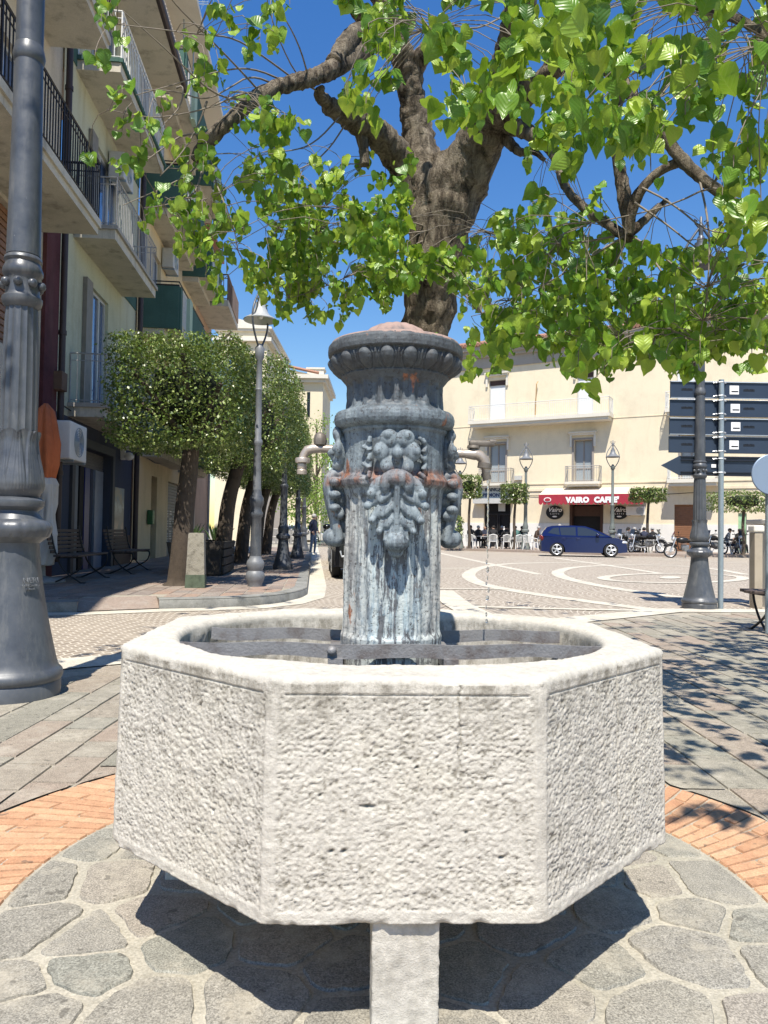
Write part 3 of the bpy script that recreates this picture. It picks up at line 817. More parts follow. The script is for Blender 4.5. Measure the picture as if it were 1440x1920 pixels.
def scroll(side):                            # consoles at the flanks: big S-shaped volutes
    T = onto(side*PI/2, .140, 0); m = MB()
    key = [(908, 0.0), (893, .018), (891, .036), (900, .048), (918, .052), (945, .045), (970, .034), (995, .026), (1015, .02)]
    for off, rr in ((0, .020), (-.020, .014), (.020, .014)):
        m.tube([T @ Vector((off, o-.004, zt(y))) for y, o in key], [rr]*len(key), 12)
        for y, o in (key[0], key[-1]): m.ell(T @ Vector((off, o, zt(y))), rr, n=10, m=8)
    for y, rr in ((915, .026), (940, .024), (965, .02), (990, .018)): m.ell(T @ Vector((0, .012, zt(y))), (.03, rr, .022), n=12, m=8)
    for y in (908, 932, 956): 
        for off in (-.04, .04): m.ell(T @ Vector((off, .030, zt(y))), (.018, .018, .013), n=12, m=8)
    m.ell(T @ Vector((0, .030, zt(1010))), (.036, .028, .029), n=14, m=10)
    for a, b in ((-.028, 968), (.028, 968)): m.ell(T @ Vector((a, .02, zt(b))), (.02, .018, .016), n=12, m=8)
    return carve('scroll_bracket', m, .003)
scroll(-1); scroll(1)
for s in (-1, 1):                            # rosettes the taps come out of
    T = onto(s*PI/2, .144, zt(850)); m = rosette(T)
    for dz in (-.055, .055): m.ell((0, .014, dz), (.03, .024, .026), T)
    carve('side_rosette', m, .003)
# ---------------- taps
M_br = simple('pale_brass', (.42,.36,.31), .42, .55, .35, 25, .3, .002, dark=(.24,.20,.17))
M_brd = simple('dull_brass', (.16,.14,.12), .55, .4, .45, 30, .4, .002)
tz = zt(846)
tap = MB(); x0 = CX-.142-.02
xs = lambda px: (px-743)/1400*2.197+CX+.012
tap.tube([(xs(634), 0, zt(845)), (xs(600), 0, zt(845)), (xs(585), 0, zt(845)), (xs(573), 0, zt(848)), (xs(567), 0, zt(857)), (xs(565), 0, zt(866))], [.012, .012, .0145, .0135, .012, .0125], 16)
tl = tap.build('tap', M_br, fountain, smooth=40); tl['label'] = 'pale brass tap bent down on the left of the column'
m = MB(); m.cyl((xs(624), 0, zt(845)), (xs(632), 0, zt(845)), .0155, n=6); m.cyl((xs(640), 0, zt(845)), (xs(632), 0, zt(845)), .02, n=18); m.build('nut', M_br, tl, smooth=30)
m = MB(); m.lathe([(.012, 0), (.021, .002), (.022, .012), (.02, .016), (.012, .017)], 28, Matrix.Translation((xs(565), 0, zt(873))), fn=lambda a, z, r: r*(1+.05*math.sin(a*14))); 
m.lathe([(.009, 0), (.0145, .0), (.0155, .01), (.0125, .014), (.0145, .018), (.013, .03), (.01, .032)], 20, Matrix.Translation((xs(564), 0, zt(893)))); m.build('nozzle', M_br, tl, smooth=40)
m = MB(); m.lathe([(.010, 0), (.018, .002), (.02, .014), (.017, .03), (.012, .036), (.004, .039)], 20, Matrix.Translation((xs(597), 0, zt(839))), fn=lambda a, z, r: r*(1+.04*math.sin(a*8))); m.build('handle', M_brd, tl, smooth=40)
m = MB(); m.tube([(xs(842), 0, zt(849)), (xs(868), 0, zt(849)), (xs(890), 0, zt(850))], [.0125, .0125, .017], 16)
m.tube([(xs(888), 0, zt(848)), (xs(898), 0, zt(852)), (xs(906), 0, zt(860)), (xs(910), 0, zt(872)), (xs(911), 0, zt(884)), (xs(913), 0, zt(896))], [.0165, .0165, .0155, .015, .013, .0115], 16)
trp = m.build('tap', M_br, fountain, smooth=40); trp['label'] = 'brass tap with a lever handle on the right of the column, running'
m = MB(); m.cyl((xs(842), 0, zt(849)), (xs(852), 0, zt(849)), .017, n=6); m.build('nut', M_br, trp, smooth=30)
m = MB(); m.cyl((xs(907), 0, zt(876)), (xs(908.5), 0, zt(866)), .021, .021, 18); m.cyl((xs(909.5), 0, zt(884)), (xs(913), 0, zt(898)), .0145, .0125, 16); m.build('nozzle', M_brd, trp, smooth=40)
m = MB(); m.cyl((xs(886), 0, zt(848)), (xs(886), 0, zt(836)), .013, .011); m.cyl((xs(886), 0, zt(838)), (xs(886), 0, zt(833)), .02, .018)
m.box((xs(902), -.004, zt(829)), (.078, .02, .018), bev=.006, M=None); m.box((xs(922), -.004, zt(826)), (.022, .021, .013), bev=.004); m.build('handle', M_brd, trp, smooth=35)
# ---------------- the running water and its drops
N = NT('water'); N.base((.9, .95, 1)); N.set(rough=.03, IOR=1.33); N.b.inputs['Transmission Weight'].default_value = 1; M_water = N.m
wl = Vector((xs(914), 0, 0)) + FL
wt = thing('water_stream', 'thin stream of water falling from the right-hand tap into the basin', 'water', (wl.x, wl.y, zt(1175)))
m = MB(); n = 60; pts = []; rad = []
for i in range(n):
    t = i/(n-1); z = zt(897)+(zt(1045)-zt(897))*t; pts.append((math.sin(i*.9)*.0012*t, math.cos(i*1.3)*.001, z-zt(1175))); rad.append((.0034-.0020*t)*(1+.35*t*math.sin(i*1.7)))
m.tube(pts, rad, 10); m.build('stream', M_water, wt, smooth=180)
for py, r0, r1 in ((1052, .003, .006), (1066, .004, .009), (1082, .002, .006), (1092, .003, .005), (1104, .003, .008), (1119, .005, .007), (1136, .002, .006), (1150, .003, .007), (1162, .004, .006)):
    m = MB(); m.ell((rng.normal()*.002, 0, zt(py)-zt(1175)), (r0, r0, r1), n=10, m=8); m.build('drop', M_water, wt, smooth=180)
# water lying in the bowl
m = MB(); k = 60; m.add([(FL.x+.555*math.cos(2*PI*i/k), FL.y+.50*math.sin(2*PI*i/k), ZT-.185) for i in range(k)], [tuple(range(k))])
struct(m.build('water_surface', simple('dark_water', (.03,.035,.03), .06, 0, .1, 5, .1, .002, spec=.5)))
# ================================================================ lamp posts
M_lamp = simple('dark_grey_paint', (.072,.080,.094), .33, .15, .25, 7, .18, .002, spec=.5)
N = NT('dark_lamp_paint'); co = N.co(); f = N.noise(co, 5, 6, .7); ch = N.noise(co, 38, 4, .7); du = N.noise(N.co(scale=(1, 1, .15)), 14, 5, .7)
c = N.ramp(f, [(.3, (.050,.056,.068)), (.5, (.072,.080,.094)), (.75, (.10,.108,.122))])
c = N.mix(N.ramp(du, [(.52, 0.0), (.72, .35)]), c, (.22,.215,.20)); c = N.mix(N.ramp(ch, [(.70, 0.0), (.72, .7)]), c, (.36,.36,.35))
N.base(c); N.set(rough=N.ramp(f, [(.3, .28), (.7, .5)]), spec=.5, metal=.1); N.bump(N.noise(co, 70, 4, .7), .2, .002); M_lamp = N.m
M_cast = simple('raised_casting', (.15,.16,.175), .4, .1, .1)
M_lampw = simple('dusty_grey_paint', (.17,.18,.195), .5, .1, .3, 7, .2, .002, spec=.45)
M_enam = simple('pale_shade', (.42,.43,.42), .4, .2, .25, 8, .1)
M_white = simple('white_plastic', (.72,.72,.70), .45, 0, .08, 8, .05)
def lamp_head(root, s, mat, zt, rot=0):
    """lyre arms, bell shade hanging inside, finial"""
    T = Matrix.Translation((0, 0, zt)) @ rotz(rot) @ Matrix.Scale(s, 4)
    m = MB()
    for sx in (-1, 1):
        pts = [(0, 0, 0), (sx*.10, 0, .10), (sx*.235, 0, .33), (sx*.27, 0, .52), (sx*.22, 0, .72), (sx*.10, 0, .90), (sx*.03, 0, 1.0)]
        m.tube([T @ Vector(p) for p in smoothpts3(pts)], .017*s, 8)
        m.tube([T @ Vector(p) for p in ((sx*.02, 0, 1.0), (sx*.08, 0, 1.07), (sx*.09, 0, 1.13), (sx*.05, 0, 1.10))], .012*s, 6)
    m.build('arm', mat, root, smooth=60)
    m = MB(); m.lathe([(.0, 1.18), (.018, 1.16), (.02, 1.08), (.035, 1.05), (.04, 1.0), (.03, .95), (.03, .86), (.001, .85)], 12, T); m.build('finial', mat, root, smooth=40)
    m = MB(); m.lathe([(.03, .90), (.05, .87), (.055, .80), (.085, .79), (.09, .70), (.11, .67), (.13, .62), (.17, .57), (.26, .52), (.285, .50), (.28, .485), (.25, .505), (.15, .56), (.09, .62), (.001, .64)], 28, T)
    m.build('lamp_shade', M_enam if s < .99 else mat, root, smooth=35)
    m = MB(); m.ell(T @ Vector((0, 0, .56)), .05*s); m.build('bulb', M_white, root, smooth=180)
def smoothpts3(p, it=2):
    p = [Vector(q) for q in p]
    for _ in range(it):
        o = [p[0]]
        for a, b in zip(p, p[1:]): o += [a*.75+b*.25, a*.25+b*.75]
        p = o+[p[-1]]
    return p
# profile in metres for a post with foot radius .23 (measured from the picture)
K = 1/303*.79                               # left post pixel -> metres on the standard post
def zl(y): return (1290-y)*K
base_pr = [(92,1290),(92,1262),(90,1259),(94,1255),(96,1248),(94,1241),(89,1236),(86,1233),(82,1220),(76,1195),(68,1160),(61,1125),(54,1085),(49,1050),(46,1020),(45,1003),(46,999)]
torus_pr = [(46,1003),(52,998),(62,992),(67,982),(68,974),(64,966),(58,962),(50,959),(46,953),(42,948),(41,943),(46,940),(51,936),(53,930),(52,924),(48,921),(42,918)]
cup_pr = [(40,919),(44,914),(49,905),(51,893),(49,880),(45,862),(41,845),(38,828),(36,812),(37,800),(38,796),(35,797),(30,800)]
def fluted_post(label, x, y, sc, detail=True, head_rot=0, mat=M_lamp, H=5.7, name='street_lamp', group=None, z=0, cat='street lamp', rf=1.0):
    root = thing(name, label, cat, (x, y, z), 0, group)
    n = 64 if detail else 28; S = Matrix.Scale(sc, 4)
    pr = lambda L: [(a*K*rf, zl(b)) for a, b in L]
    m = MB(); m.lathe(pr(base_pr), n, S); base = m.build('base', mat, root, smooth=32)
    if detail:                              # inspection door and its raised edge, facing out
        f = lambda t, zz_: 0
    m = MB(); m.lathe(pr(torus_pr), n*2, S, fn=lambda a, z, r: r*(1+(.025*abs(math.sin(a*10))**.6-.015 if r > .135 else 0)))
    m.build('ring', mat, root, smooth=32)
    cp = pr(cup_pr); cpf = []
    for a, b in zip(cp, cp[1:]): cpf += [(a[0]+(b[0]-a[0])*k/3, a[1]+(b[1]-a[1])*k/3) for k in range(3)]
    cpf.append(cp[-1]); zlo, zhi = zl(915), zl(796)
    def leaf(a, z, r):                      # overlapping upright leaves with veins
        t = min(1, max(0, (z-zlo)/(zhi-zlo))); ph = ((a*8/(2*PI)) % 1)-.5
        w_ = .5-.30*t**2
        e_ = max(-1, min(1, (w_-abs(ph))/.05))
        return r+.0035*e_*min(1, t*3)+.0010*math.sin(abs(ph)*46+t*7)*(t > .1)*(e_ > .5)+.006*max(0, t-.85)/.15*(e_ > 0)
    m = MB(); m.lathe(cpf, 200, S, fn=leaf)
    m.v = [(x_, y_, z_+sc*.022*max(0, (z_/sc-zlo)/(zhi-zlo)-.45)*(2*abs(math.cos(math.atan2(y_, x_)*4))**.7-1)) for x_, y_, z_ in m.v]
    m.build('leaf_cup', mat, root, smooth=60)
    # fluted shaft, slightly tapering
    m = MB(); rr = [(35, 800), (34.5, 720), (33, 640), (31, 575), (30, 560)]
    q = 16
    m.lathe(pr(rr), q*6 if detail else 48, S, fn=lambda a, z, r: r*(1-.07*(abs(math.sin(a*q/2))**.7 if detail else abs(math.sin(a*8)))))
    m.build('fluted_shaft', mat, root, smooth=40)
    m = MB(); m.lathe(pr([(30,562),(36,556),(38,548),(38,543),(33,538),(32,533),(32,518),(32,506),(35,502),(38,497),(38,490),(35,483),(32,476),(36,471),(35,466),(30,462)]), n, S); 
    for k in range(8):
        a = 2*PI*k/8+.2; m.ell(S @ Vector((33*K*math.cos(a), 33*K*math.sin(a), zl(518))), .023*sc, n=8, m=6)
    m.build('collar', mat, root, smooth=40)
    top = H-1.15
    m = MB(); m.lathe([(30*K, zl(462)), (25*K, zl(100)), (24.5*K, zl(85))] + [(24*K, top-.35), (23*K, top-.1), (28*K, top-.09), (29*K, top-.05), (20*K, top-.02), (14*K, top+.03), (.02, top+.05)], n, S)
    sh = m.build('upper_shaft', mat, root, smooth=35)
    m = MB(); m.lathe(pr([(25,93),(29,88),(31,78),(29,68),(27,60),(24.6,52)]), n, S); m.build('ring', mat, root, smooth=40)
    lamp_head(root, sc*1.05, mat, top*sc, head_rot)
    return root
pR = G(1311, 1141)
rl = fluted_post('tall dark grey fluted lamp post in front of the stack of direction boards', pR.x, pR.y, 1.0, head_rot=0)
pL = P(21, 1290, 4.62); 
ll = fluted_post('large dark grey fluted lamp post nearest the camera, with a leafy cup', pL.x, pL.y, 1.265, mat=M_lamp, rf=.93)
# cast mark on the near post's foot: small raised lettering
zc_ = CH-(1093-987)/FPX*(4.62-.2)
Tm = Matrix.Translation((pL.x+.0, pL.y, 0))
def onfoot(px, py, r):
    # direction from post axis towards the point seen at px
    X = (px-720)/FPX*4.4; dx = X-pL.x; dx = max(-r*.95, min(r*.95, dx)); a = math.asin(dx/r)
    return Matrix.Translation((pL.x+r*math.sin(a), pL.y-r*math.cos(a), CH-(py-987)/FPX*4.42)) @ rotz(a) @ Matrix.Rotation(PI/2, 4, 'X') @ Matrix.Rotation(R(-10), 4, 'X')
foot = [o for o in ll.children if o.name.startswith('base')][0]
for txt, py, sz in (('NERI', 1091, .046), ('LANCIANO', 1101, .021), ('ITALIA', 1107.5, .019)):
    text('lettering', txt, onfoot(44, py, .183), sz, M_cast, foot, ext=.004)
m = MB(); T = onfoot(44, 1083, .178); m.tube([T @ Vector((.035*math.cos(t), .010*math.sin(t), .004)) for t in [2*PI*k/20 for k in range(21)]], .0022, 6); m.build('emblem', M_cast, foot)
# ---- slimmer posts along the left pavement
def slim_post(label, x, y, z, H, bulbs, group, mat=M_lamp, sc=1.0):
    root = thing('street_lamp', label, 'street lamp', (x, y, z), 0, group)
    m = MB()
    if bulbs:
        m.lathe([(.10,0),(.115,.0),(.118,.05),(.135,.09),(.155,.15),(.15,.22),(.115,.26),(.13,.30),(.148,.36),(.135,.42),(.10,.46),(.095,.50)], 24)
        m.build('base', M_lampw, root, smooth=40)
        m = MB(); m.lathe([(.092,.49),(.088,.8),(.084,1.12),(.105,1.15),(.11,1.2),(.088,1.24),(.095,1.3),(.12,1.36),(.115,1.44),(.08,1.5),(.072,1.58)], 24); m.build('column', mat, root, smooth=40)
        m = MB(); m.lathe([(.07,1.57),(.056,2.3),(.075,2.33),(.078,2.38),(.055,2.42),(.05,3.2),(.06,3.22),(.05,3.25),(.045,H-1.25),(.075,H-1.2),(.08,H-1.05),(.05,H-1.0),(.02,H-.97)], 20); m.build('upper_shaft', M_lampw, root, smooth=40)
    else:
        m.lathe([(.23,0),(.23,.07),(.235,.1),(.21,.15),(.15,.4),(.12,.62),(.115,.7),(.165,.74),(.17,.8),(.12,.85),(.125,.93),(.13,.98),(.10,1.05),(.09,1.2)], 24); m.build('base', mat, root, smooth=40)
        m = MB(); m.lathe([(.088,1.19),(.082,1.9),(.10,1.93),(.10,1.98),(.065,2.02),(.052,H-1.3),(.075,H-1.2),(.08,H-1.05),(.05,H-1.0),(.02,H-.97)], 20); m.build('upper_shaft', mat, root, smooth=40)
    lamp_head(root, .97*sc, mat, H-1.06, R(70)); return root
pa = G(478, 1100, KZ)
slim_post('slender grey lamp post with a double-bulb foot beside the first box-clipped tree', pa.x, pa.y, KZ, 4.95, True, 'street lamps along the left pavement')
pb = G(530, 1068, KZ); slim_post('dark lamp post with a bell foot, second from the front on the left pavement', pb.x, pb.y, KZ, 4.95, False, 'street lamps along the left pavement')
pc = G(557, 1047, KZ); slim_post('dark lamp post with a bell foot, beside the standing man', pc.x, pc.y, KZ, 4.95, False, 'street lamps along the left pavement')
pd = street(-.45, 33); slim_post('farthest dark lamp post on the left pavement, beyond the standing man', pd.x, pd.y, KZ, 4.95, False, 'street lamps along the left pavement')
# ---- far lamps on the plaza side, same kind
def plaza_lamp(px, d, topy, label):
    b = P(px, 1000, d); H = CH+(1003-topy)/FPX*d; 
    root = thing('plaza_lamp', label, 'street lamp', (b.x, d, .13), 0, 'lamps in front of the cafe building')
    m = MB(); m.lathe([(.30,0),(.30,.1),(.27,.15),(.2,.5),(.16,.9),(.15,1.0),(.22,1.05),(.22,1.15),(.15,1.2),(.17,1.35),(.13,1.5),(.12,1.6)], 20); m.build('base', M_lampg, root, smooth=40)
    m = MB(); m.lathe([(.115,1.58),(.10,2.6),(.13,2.65),(.12,2.7),(.085,2.75),(.075,H-1.95),(.12,H-1.9),(.13,H-1.75),(.08,H-1.7),(.04,H-1.62)], 16); m.build('upper_shaft', M_lampg, root, smooth=40)
    lamp_head(root, 1.45, M_lampw, H-1.78-.13); return root
M_lampg = simple('grey_green_paint', (.16,.18,.17), .5, .1, .2, 6, .1)
plaza_lamp(985, 44, 829, 'lyre-topped lamp post between the bank entrance and the cafe awning')
plaza_lamp(1148, 43.5, 822, 'lyre-topped lamp post in front of the right half of the cafe awning')
plaza_lamp(861, 45, 840, 'lyre-topped lamp post left of the bank entrance beside the potted shrub')
# ================================================================ direction boards
M_blue = simple('dark_blue_board', (.030,.045,.075), .35, .1, .2, 3, .03, .002)
M_galv = simple('galvanised_post', (.30,.36,.40), .45, .5, .15, 12, .1, .001)
M_alu = simple('aluminium', (.62,.64,.66), .35, .6, .1, 12, .05)
M_lab = simple('white_label', (.80,.80,.80), .4, 0, .04, 5, .0)
M_ink = simple('black_print', (.010,.012,.018), .5, 0, .1, 5, .0)
M_char = simple('charcoal_rail', (.018,.022,.035), .5, .2, .1, 5, .0)
DS = 11.05
sp0 = G(1351, 1142); ds = sp0.y
root = thing('sign_post', 'slim pale grey steel post carrying the stack of direction boards', 'sign post', (sp0.x, ds, 0))
ztop = P(1352, 712, ds).z
m = MB(); m.cyl((0, 0, 0), (0, 0, ztop), .038, n=20); m.build('pole', M_galv, root, smooth=40)
xl = P(1257, 800, ds+.06).x-sp0.x; xr = xl+1.75
rows = [(714, 746), (749, 780), (783, 815), (818, 849)]
for i, (ya, yb) in enumerate(rows):
    za, zb = P(1350, ya, ds).z, P(1350, yb, ds).z; zm = (za+zb)/2; h = za-zb
    b = MB(); b.box(((xl+xr)/2+.012*i*0-.006*i, .075, 0), (xr-xl, .028, h), bev=.003)
    words = ['top board of the stack of four plain blue direction boards', 'second board from the top of the stack of four blue boards', 'third board from the top of the stack of four blue boards', 'lowest of the four rectangular blue boards, just above the pointed one']
    o = b.build('direction_board', M_blue); tag(o, words[i], 'sign board', 'rectangular direction boards on the steel post')
    o.location = (sp0.x, ds, zm)
    f = MB(); f.box(((xl+xr)/2-.006*i, .052, h/2-.008), (xr-xl-.004, .022, .013)); f.box(((xl+xr)/2-.006*i, .056, -h/2+.005), (xr-xl-.004, .012, .007)); f.build('frame', M_alu if i % 2 == 0 else M_blue, o)
    lx = P((1380, 1382, 1383, 1380)[i], 800, ds).x-sp0.x
    l_ = MB(); l_.box((lx, .0585, .004), (.137, .004, .13), bev=.0019); lb = l_.build('label', M_lab, o)
    l_ = MB(); l_.box((lx+.008, .0555, -.018), (.10, .003, .018)); l_.build('print', M_ink, lb)
    for px in (1408, 1291):
        cx = P(px, 800, ds).x-sp0.x; l_ = MB(); l_.box((cx, .0595, .0), (.165, .003, .026))
        for q in range(7): l_.box((cx-.07+q*.023, .0595, .014), (.014, .003, .008+.006*(q % 3)))
        l_.build('print', M_ink, o)
# clamps
for k, y in enumerate((717, 742, 751, 776, 786, 811, 820, 846, 860, 886)):
    z = P(1350, y, ds).z; m = MB(); m.tube([(-.10, .045, z), (-.05, .03, z), (-.042, -.02, z), (0, -.042, z), (.042, -.02, z), (.05, .03, z), (.09, .045, z)], .007, 6)
    for x in (-.065, .062): m.ell((x, .028, z), (.02, .02, .016), n=8, m=6)
    m.build('clamp', M_alu, root, smooth=40)
za, zb = P(1300, 854, ds).z, P(1300, 891, ds).z; zm = (za+zb)/2; h = (za-zb)/2
tipx = P(1243, 870, ds).x-sp0.x; shx = P(1278, 870, ds).x-sp0.x; rx = xr-.2
b = MB(); b.prism([(tipx, -.0), (shx, -h), (rx, -h), (rx, h), (shx, h)], -.012, .012, Matrix.Translation((0, .075, 0)) @ Matrix.Rotation(PI/2, 4, 'X'))
o = b.build('arrow_board', M_blue); tag(o, 'long dark blue board with a pointed left end, lowest on the steel post', 'sign board'); o.location = (sp0.x, ds, zm)
f = MB()
for z in (h-.015, h-.06, -h+.012, -h+.05): f.box(((shx+rx)/2, .048, z), (rx-shx-.02, .022, .014))
f.build('rail', M_char, o)
f = MB(); f.box((P(1341, 870, ds).x-sp0.x, .05, .0), (.07, .005, .05), bev=.002); f.build('label', M_lab, o)
# round sign seen from behind at the right edge
pr_ = P(1446, 890, 8.0)
root = thing('round_sign', 'back of a round blue-grey traffic sign cut by the right edge of the photo', 'traffic sign', (pr_.x, 8.0, 0))
m = MB(); m.lathe([(.0, 0), (.212, 0), (.218, .004), (.218, .02), (.212, .024), (.0, .024)], 48, Matrix.Translation((0, 0, pr_.z)) @ Matrix.Rotation(PI/2, 4, 'X'), cap=False); m.build('disc', simple('sign_back', (.23,.30,.42), .5, .3, .08, 3, .05), root, smooth=30)
m = MB(); m.cyl((0, .06, 0), (0, .06, pr_.z+.22), .03, n=16); m.build('pole', M_galv, root, smooth=40)
m = MB(); m.box((0, .035, pr_.z), (.3, .02, .03)); m.build('bracket', M_alu, root)
# white cabinet / pillar at the right edge
ca = G(1420, 1140); M_wp = simple('white_render', (.66,.63,.57), .8, 0, .15, 3, .3); M_bp = simple('beige_render', (.36,.31,.24), .85, 0, .2, 4, .3)
root = thing('white_kiosk', 'low white rendered block with a beige corner pilaster at the right edge', 'kiosk', (ca.x, ca.y, 0))
m = MB(); m.box((.17+.6, .3, .62), (1.2, .6, 1.24)); m.build('body', M_wp, root)
m = MB(); m.box((-.02, .0, .56), (.12, .16, 1.12), bev=.01); m.build('pilaster', M_bp, root)
m = MB(); m.box((.36, -.03, .62), (.12, .1, 1.2), bev=.01); m.build('pilaster', M_wp, root)
m = MB(); m.box((-.02, .0, 1.18), (.16, .2, .10), bev=.02); m.box((.78, .27, 1.285), (1.3, .74, .08), bev=.015); m.build('cornice', M_wp, root)
m = MB(); m.box((.53, -.002, .56), (.14, .01, .95)); m.build('panel', simple('grey_panel', (.25,.25,.24), .6), root)
# ================================================================ benches
M_wood = simple('dark_bench_wood', (.085,.062,.052), .6, 0, .4, 14, .4, .002)
M_iro = simple('black_bench_iron', (.030,.030,.032), .5, .3, .3, 14, .2, .001)
def bench(label, loc, rz, length, group='slatted park benches', back=True):
    """faces local -y; seat at .44, back raked"""
    root = thing('park_bench', label, 'bench', loc, rz, group)
    for k in range(4):
        m = MB(); m.box((0, -.20+k*.105, .445+.006*abs(k-1.5)), (length, .085, .035), bev=.008); m.build('seat_slat', M_wood, root)
    for k in range(6 if back else 0):
        z = .52+k*.068; m = MB(); m.box((0, .175+(z-.45)*.28, z), (length, .026, .052), M=None, bev=.007); m.build('back_slat', M_wood, root)
    for s in (-1, 1):
        x = s*(length/2-.14); m = MB()
        m.tube([(x, q[0], q[1]) for q in smoothpts([(-.25, .43), (-.27, .36), (-.22, .22), (-.05, .12), (.10, .05), (.22, .0)], 2)], .014, 8)
        m.tube([(x, q[0], q[1]) for q in smoothpts(([(.26, .95), (.20, .6)] if back else [])+[(.13, .42), (.10, .32), (-.02, .16), (-.14, .08), (-.26, .0)], 2)], .014, 8)
        m.tube([(x, -.26, .425), (x, .14, .42)], .012, 8)
        for y in (-.27, .23): m.box((x, y, .01), (.05, .09, .02))
        m.build('leg', M_iro, root, smooth=50)
    return root
ang = math.atan2(1, VX)                      # street direction
# bench face (-y local) should point to the street side (+X)
b1 = street(-4.05, 12.95, KZ); bench('dark slatted bench half hidden by the closed parasol, in front of the blue shopfront', b1, ang-PI*.0+0, 1.75)
b2 = street(-3.85, 15.55, KZ); bench('dark slatted bench between the poster wall and the metal shutter', b2, ang, 1.75)
b3 = G(1462, 1195); bench('wooden bench with curved iron legs cut off by the right edge of the photo', (b3.x+.68, b3.y+.35, 0), R(-4), 1.7, back=False)
# ================================================================ closed parasol with a cloth hung on it
up = G(78, 1092, KZ)
root = thing('closed_parasol', 'closed orange parasol on a pole beside the near bench', 'parasol', (up.x, up.y, KZ))
m = MB(); m.cyl((0, 0, .05), (0, 0, 2.9), .028, n=12); m.build('pole', simple('brown_pole', (.22,.14,.08), .6), root, smooth=40)
m = MB(); m.lathe([(.36, 0), (.37, .03), (.33, .07), (.12, .09), (.06, .11), (.05, .3), (.02, .31)], 28); m.build('foot', simple('pale_stone_foot', (.30,.29,.28), .8), root, smooth=40)
M_or = simple('orange_canvas', (.52,.15,.06), .8, 0, .25, 4, .3); M_cl = simple('white_cloth', (.52,.50,.48), .85, 0, .1, 3, .2)
m = MB(); m.lathe([(.03, 1.62), (.14, 1.66), (.20, 1.95), (.22, 2.3), (.17, 2.62), (.12, 2.85), (.03, 2.97)], 60, Matrix.Translation((-.0, -.02, 0)), fn=lambda a, z, r: r*(1+.16*math.sin(a*5)+.07*math.sin(a*11+z*3))); m.build('canopy', M_or, root, smooth=60)
m = MB(); m.lathe([(.08, .28), (.13, .30), (.18, .5), (.19, .8), (.14, 1.05), (.15, 1.3), (.17, 1.62), (.12, 1.72), (.05, 1.74)], 72, Matrix.Translation((.06, -.06, 0)), fn=lambda a, z, r: r*(1+.2*math.sin(a*4+z*4)+.09*math.sin(a*9-z*7))); o = m.build('cloth', M_cl); tag(o, 'white cloth hanging in folds from the closed orange parasol', 'cloth'); o.location = (up.x, up.y, KZ)
# stone stump and dark carts under the first trees
pq = G(367, 1102, KZ)
root = thing('stone_bollard', 'carved pale stone block with a mossy foot, in front of the first clipped tree', 'bollard', (pq.x, pq.y, KZ), R(8))
m = MB(); m.lathe([(.20, .20), (.185, .5), (.17, .82), (.16, .86), (.0, .865)], 4, rotz(PI/4), cap=False); mm_ = simple('carved_stone', (.30,.28,.23), .9, 0, .5, 9, .9, .02, dark=(.09,.08,.06)); m.build('block', mm_, root, smooth=20)
m = MB(); m.lathe([(.215, 0), (.205, .21), (.0, .211)], 4, rotz(PI/4), cap=False); m.build('foot', simple('mossy_stone', (.10,.13,.09), .9, 0, .5, 12, .8, .02), root, smooth=20)
M_dark0 = simple('dark_soil', (.03,.024,.018), .95, 0, .5, 20, 1, .02)
M_drk = simple('old_timber', (.05,.042,.034), .8, 0, .5, 10, .8, .02)
pq = street(-2.15, 15.6, KZ)
root = thing('timber_planter', 'long dark timber trough of rough planks behind the carved stone block', 'planter', pq, ang)
for sy in (-1, 1):
    for k in range(4): m = MB(); m.box((.02*(k % 2), sy*.36, .12+k*.165), (1.9, .05, .145), bev=.012); m.build('plank', M_drk, root)
for sx_ in (-1, 1): m = MB(); m.box((sx_*.93, 0, .36), (.06, .66, .66), bev=.012); m.build('end_panel', M_drk, root)
m = MB(); m.box((0, 0, .58), (1.78, .64, .06)); m.build('soil', M_dark0, root)
for i, (x0, y, w_, lb) in enumerate(((-3.1, 17.0, .5, 'square grey concrete planter behind the timber trough'), (-2.7, 19.5, .5, 'second grey planter along the shop wall'))):
    p_ = street(x0+.2, y, KZ); root = thing('planter', lb, 'planter', p_, ang, 'concrete planters')
    m = MB(); m.lathe([(.26, 0), (.33, .05), (.42, .5), (.45, .62), (.42, .63), (.36, .58), (.0, .57)], 20, cap=False); m.build('pot', M_bp, root, smooth=30)
    m = MB()
    for k in range(60): a = random.uniform(0, 2*PI); rr = random.uniform(0, .3); m.tube([(rr*math.cos(a)*.6, rr*math.sin(a)*.6, .55), (rr*math.cos(a), rr*math.sin(a), .8), (rr*1.5*math.cos(a), rr*1.5*math.sin(a), .95+random.uniform(-.1, .15))], [.012, .02, .003], 4)
    m.build('shrub', simple('planter_leaf', (.05,.09,.03), .6), root)  # plain dark green shrub
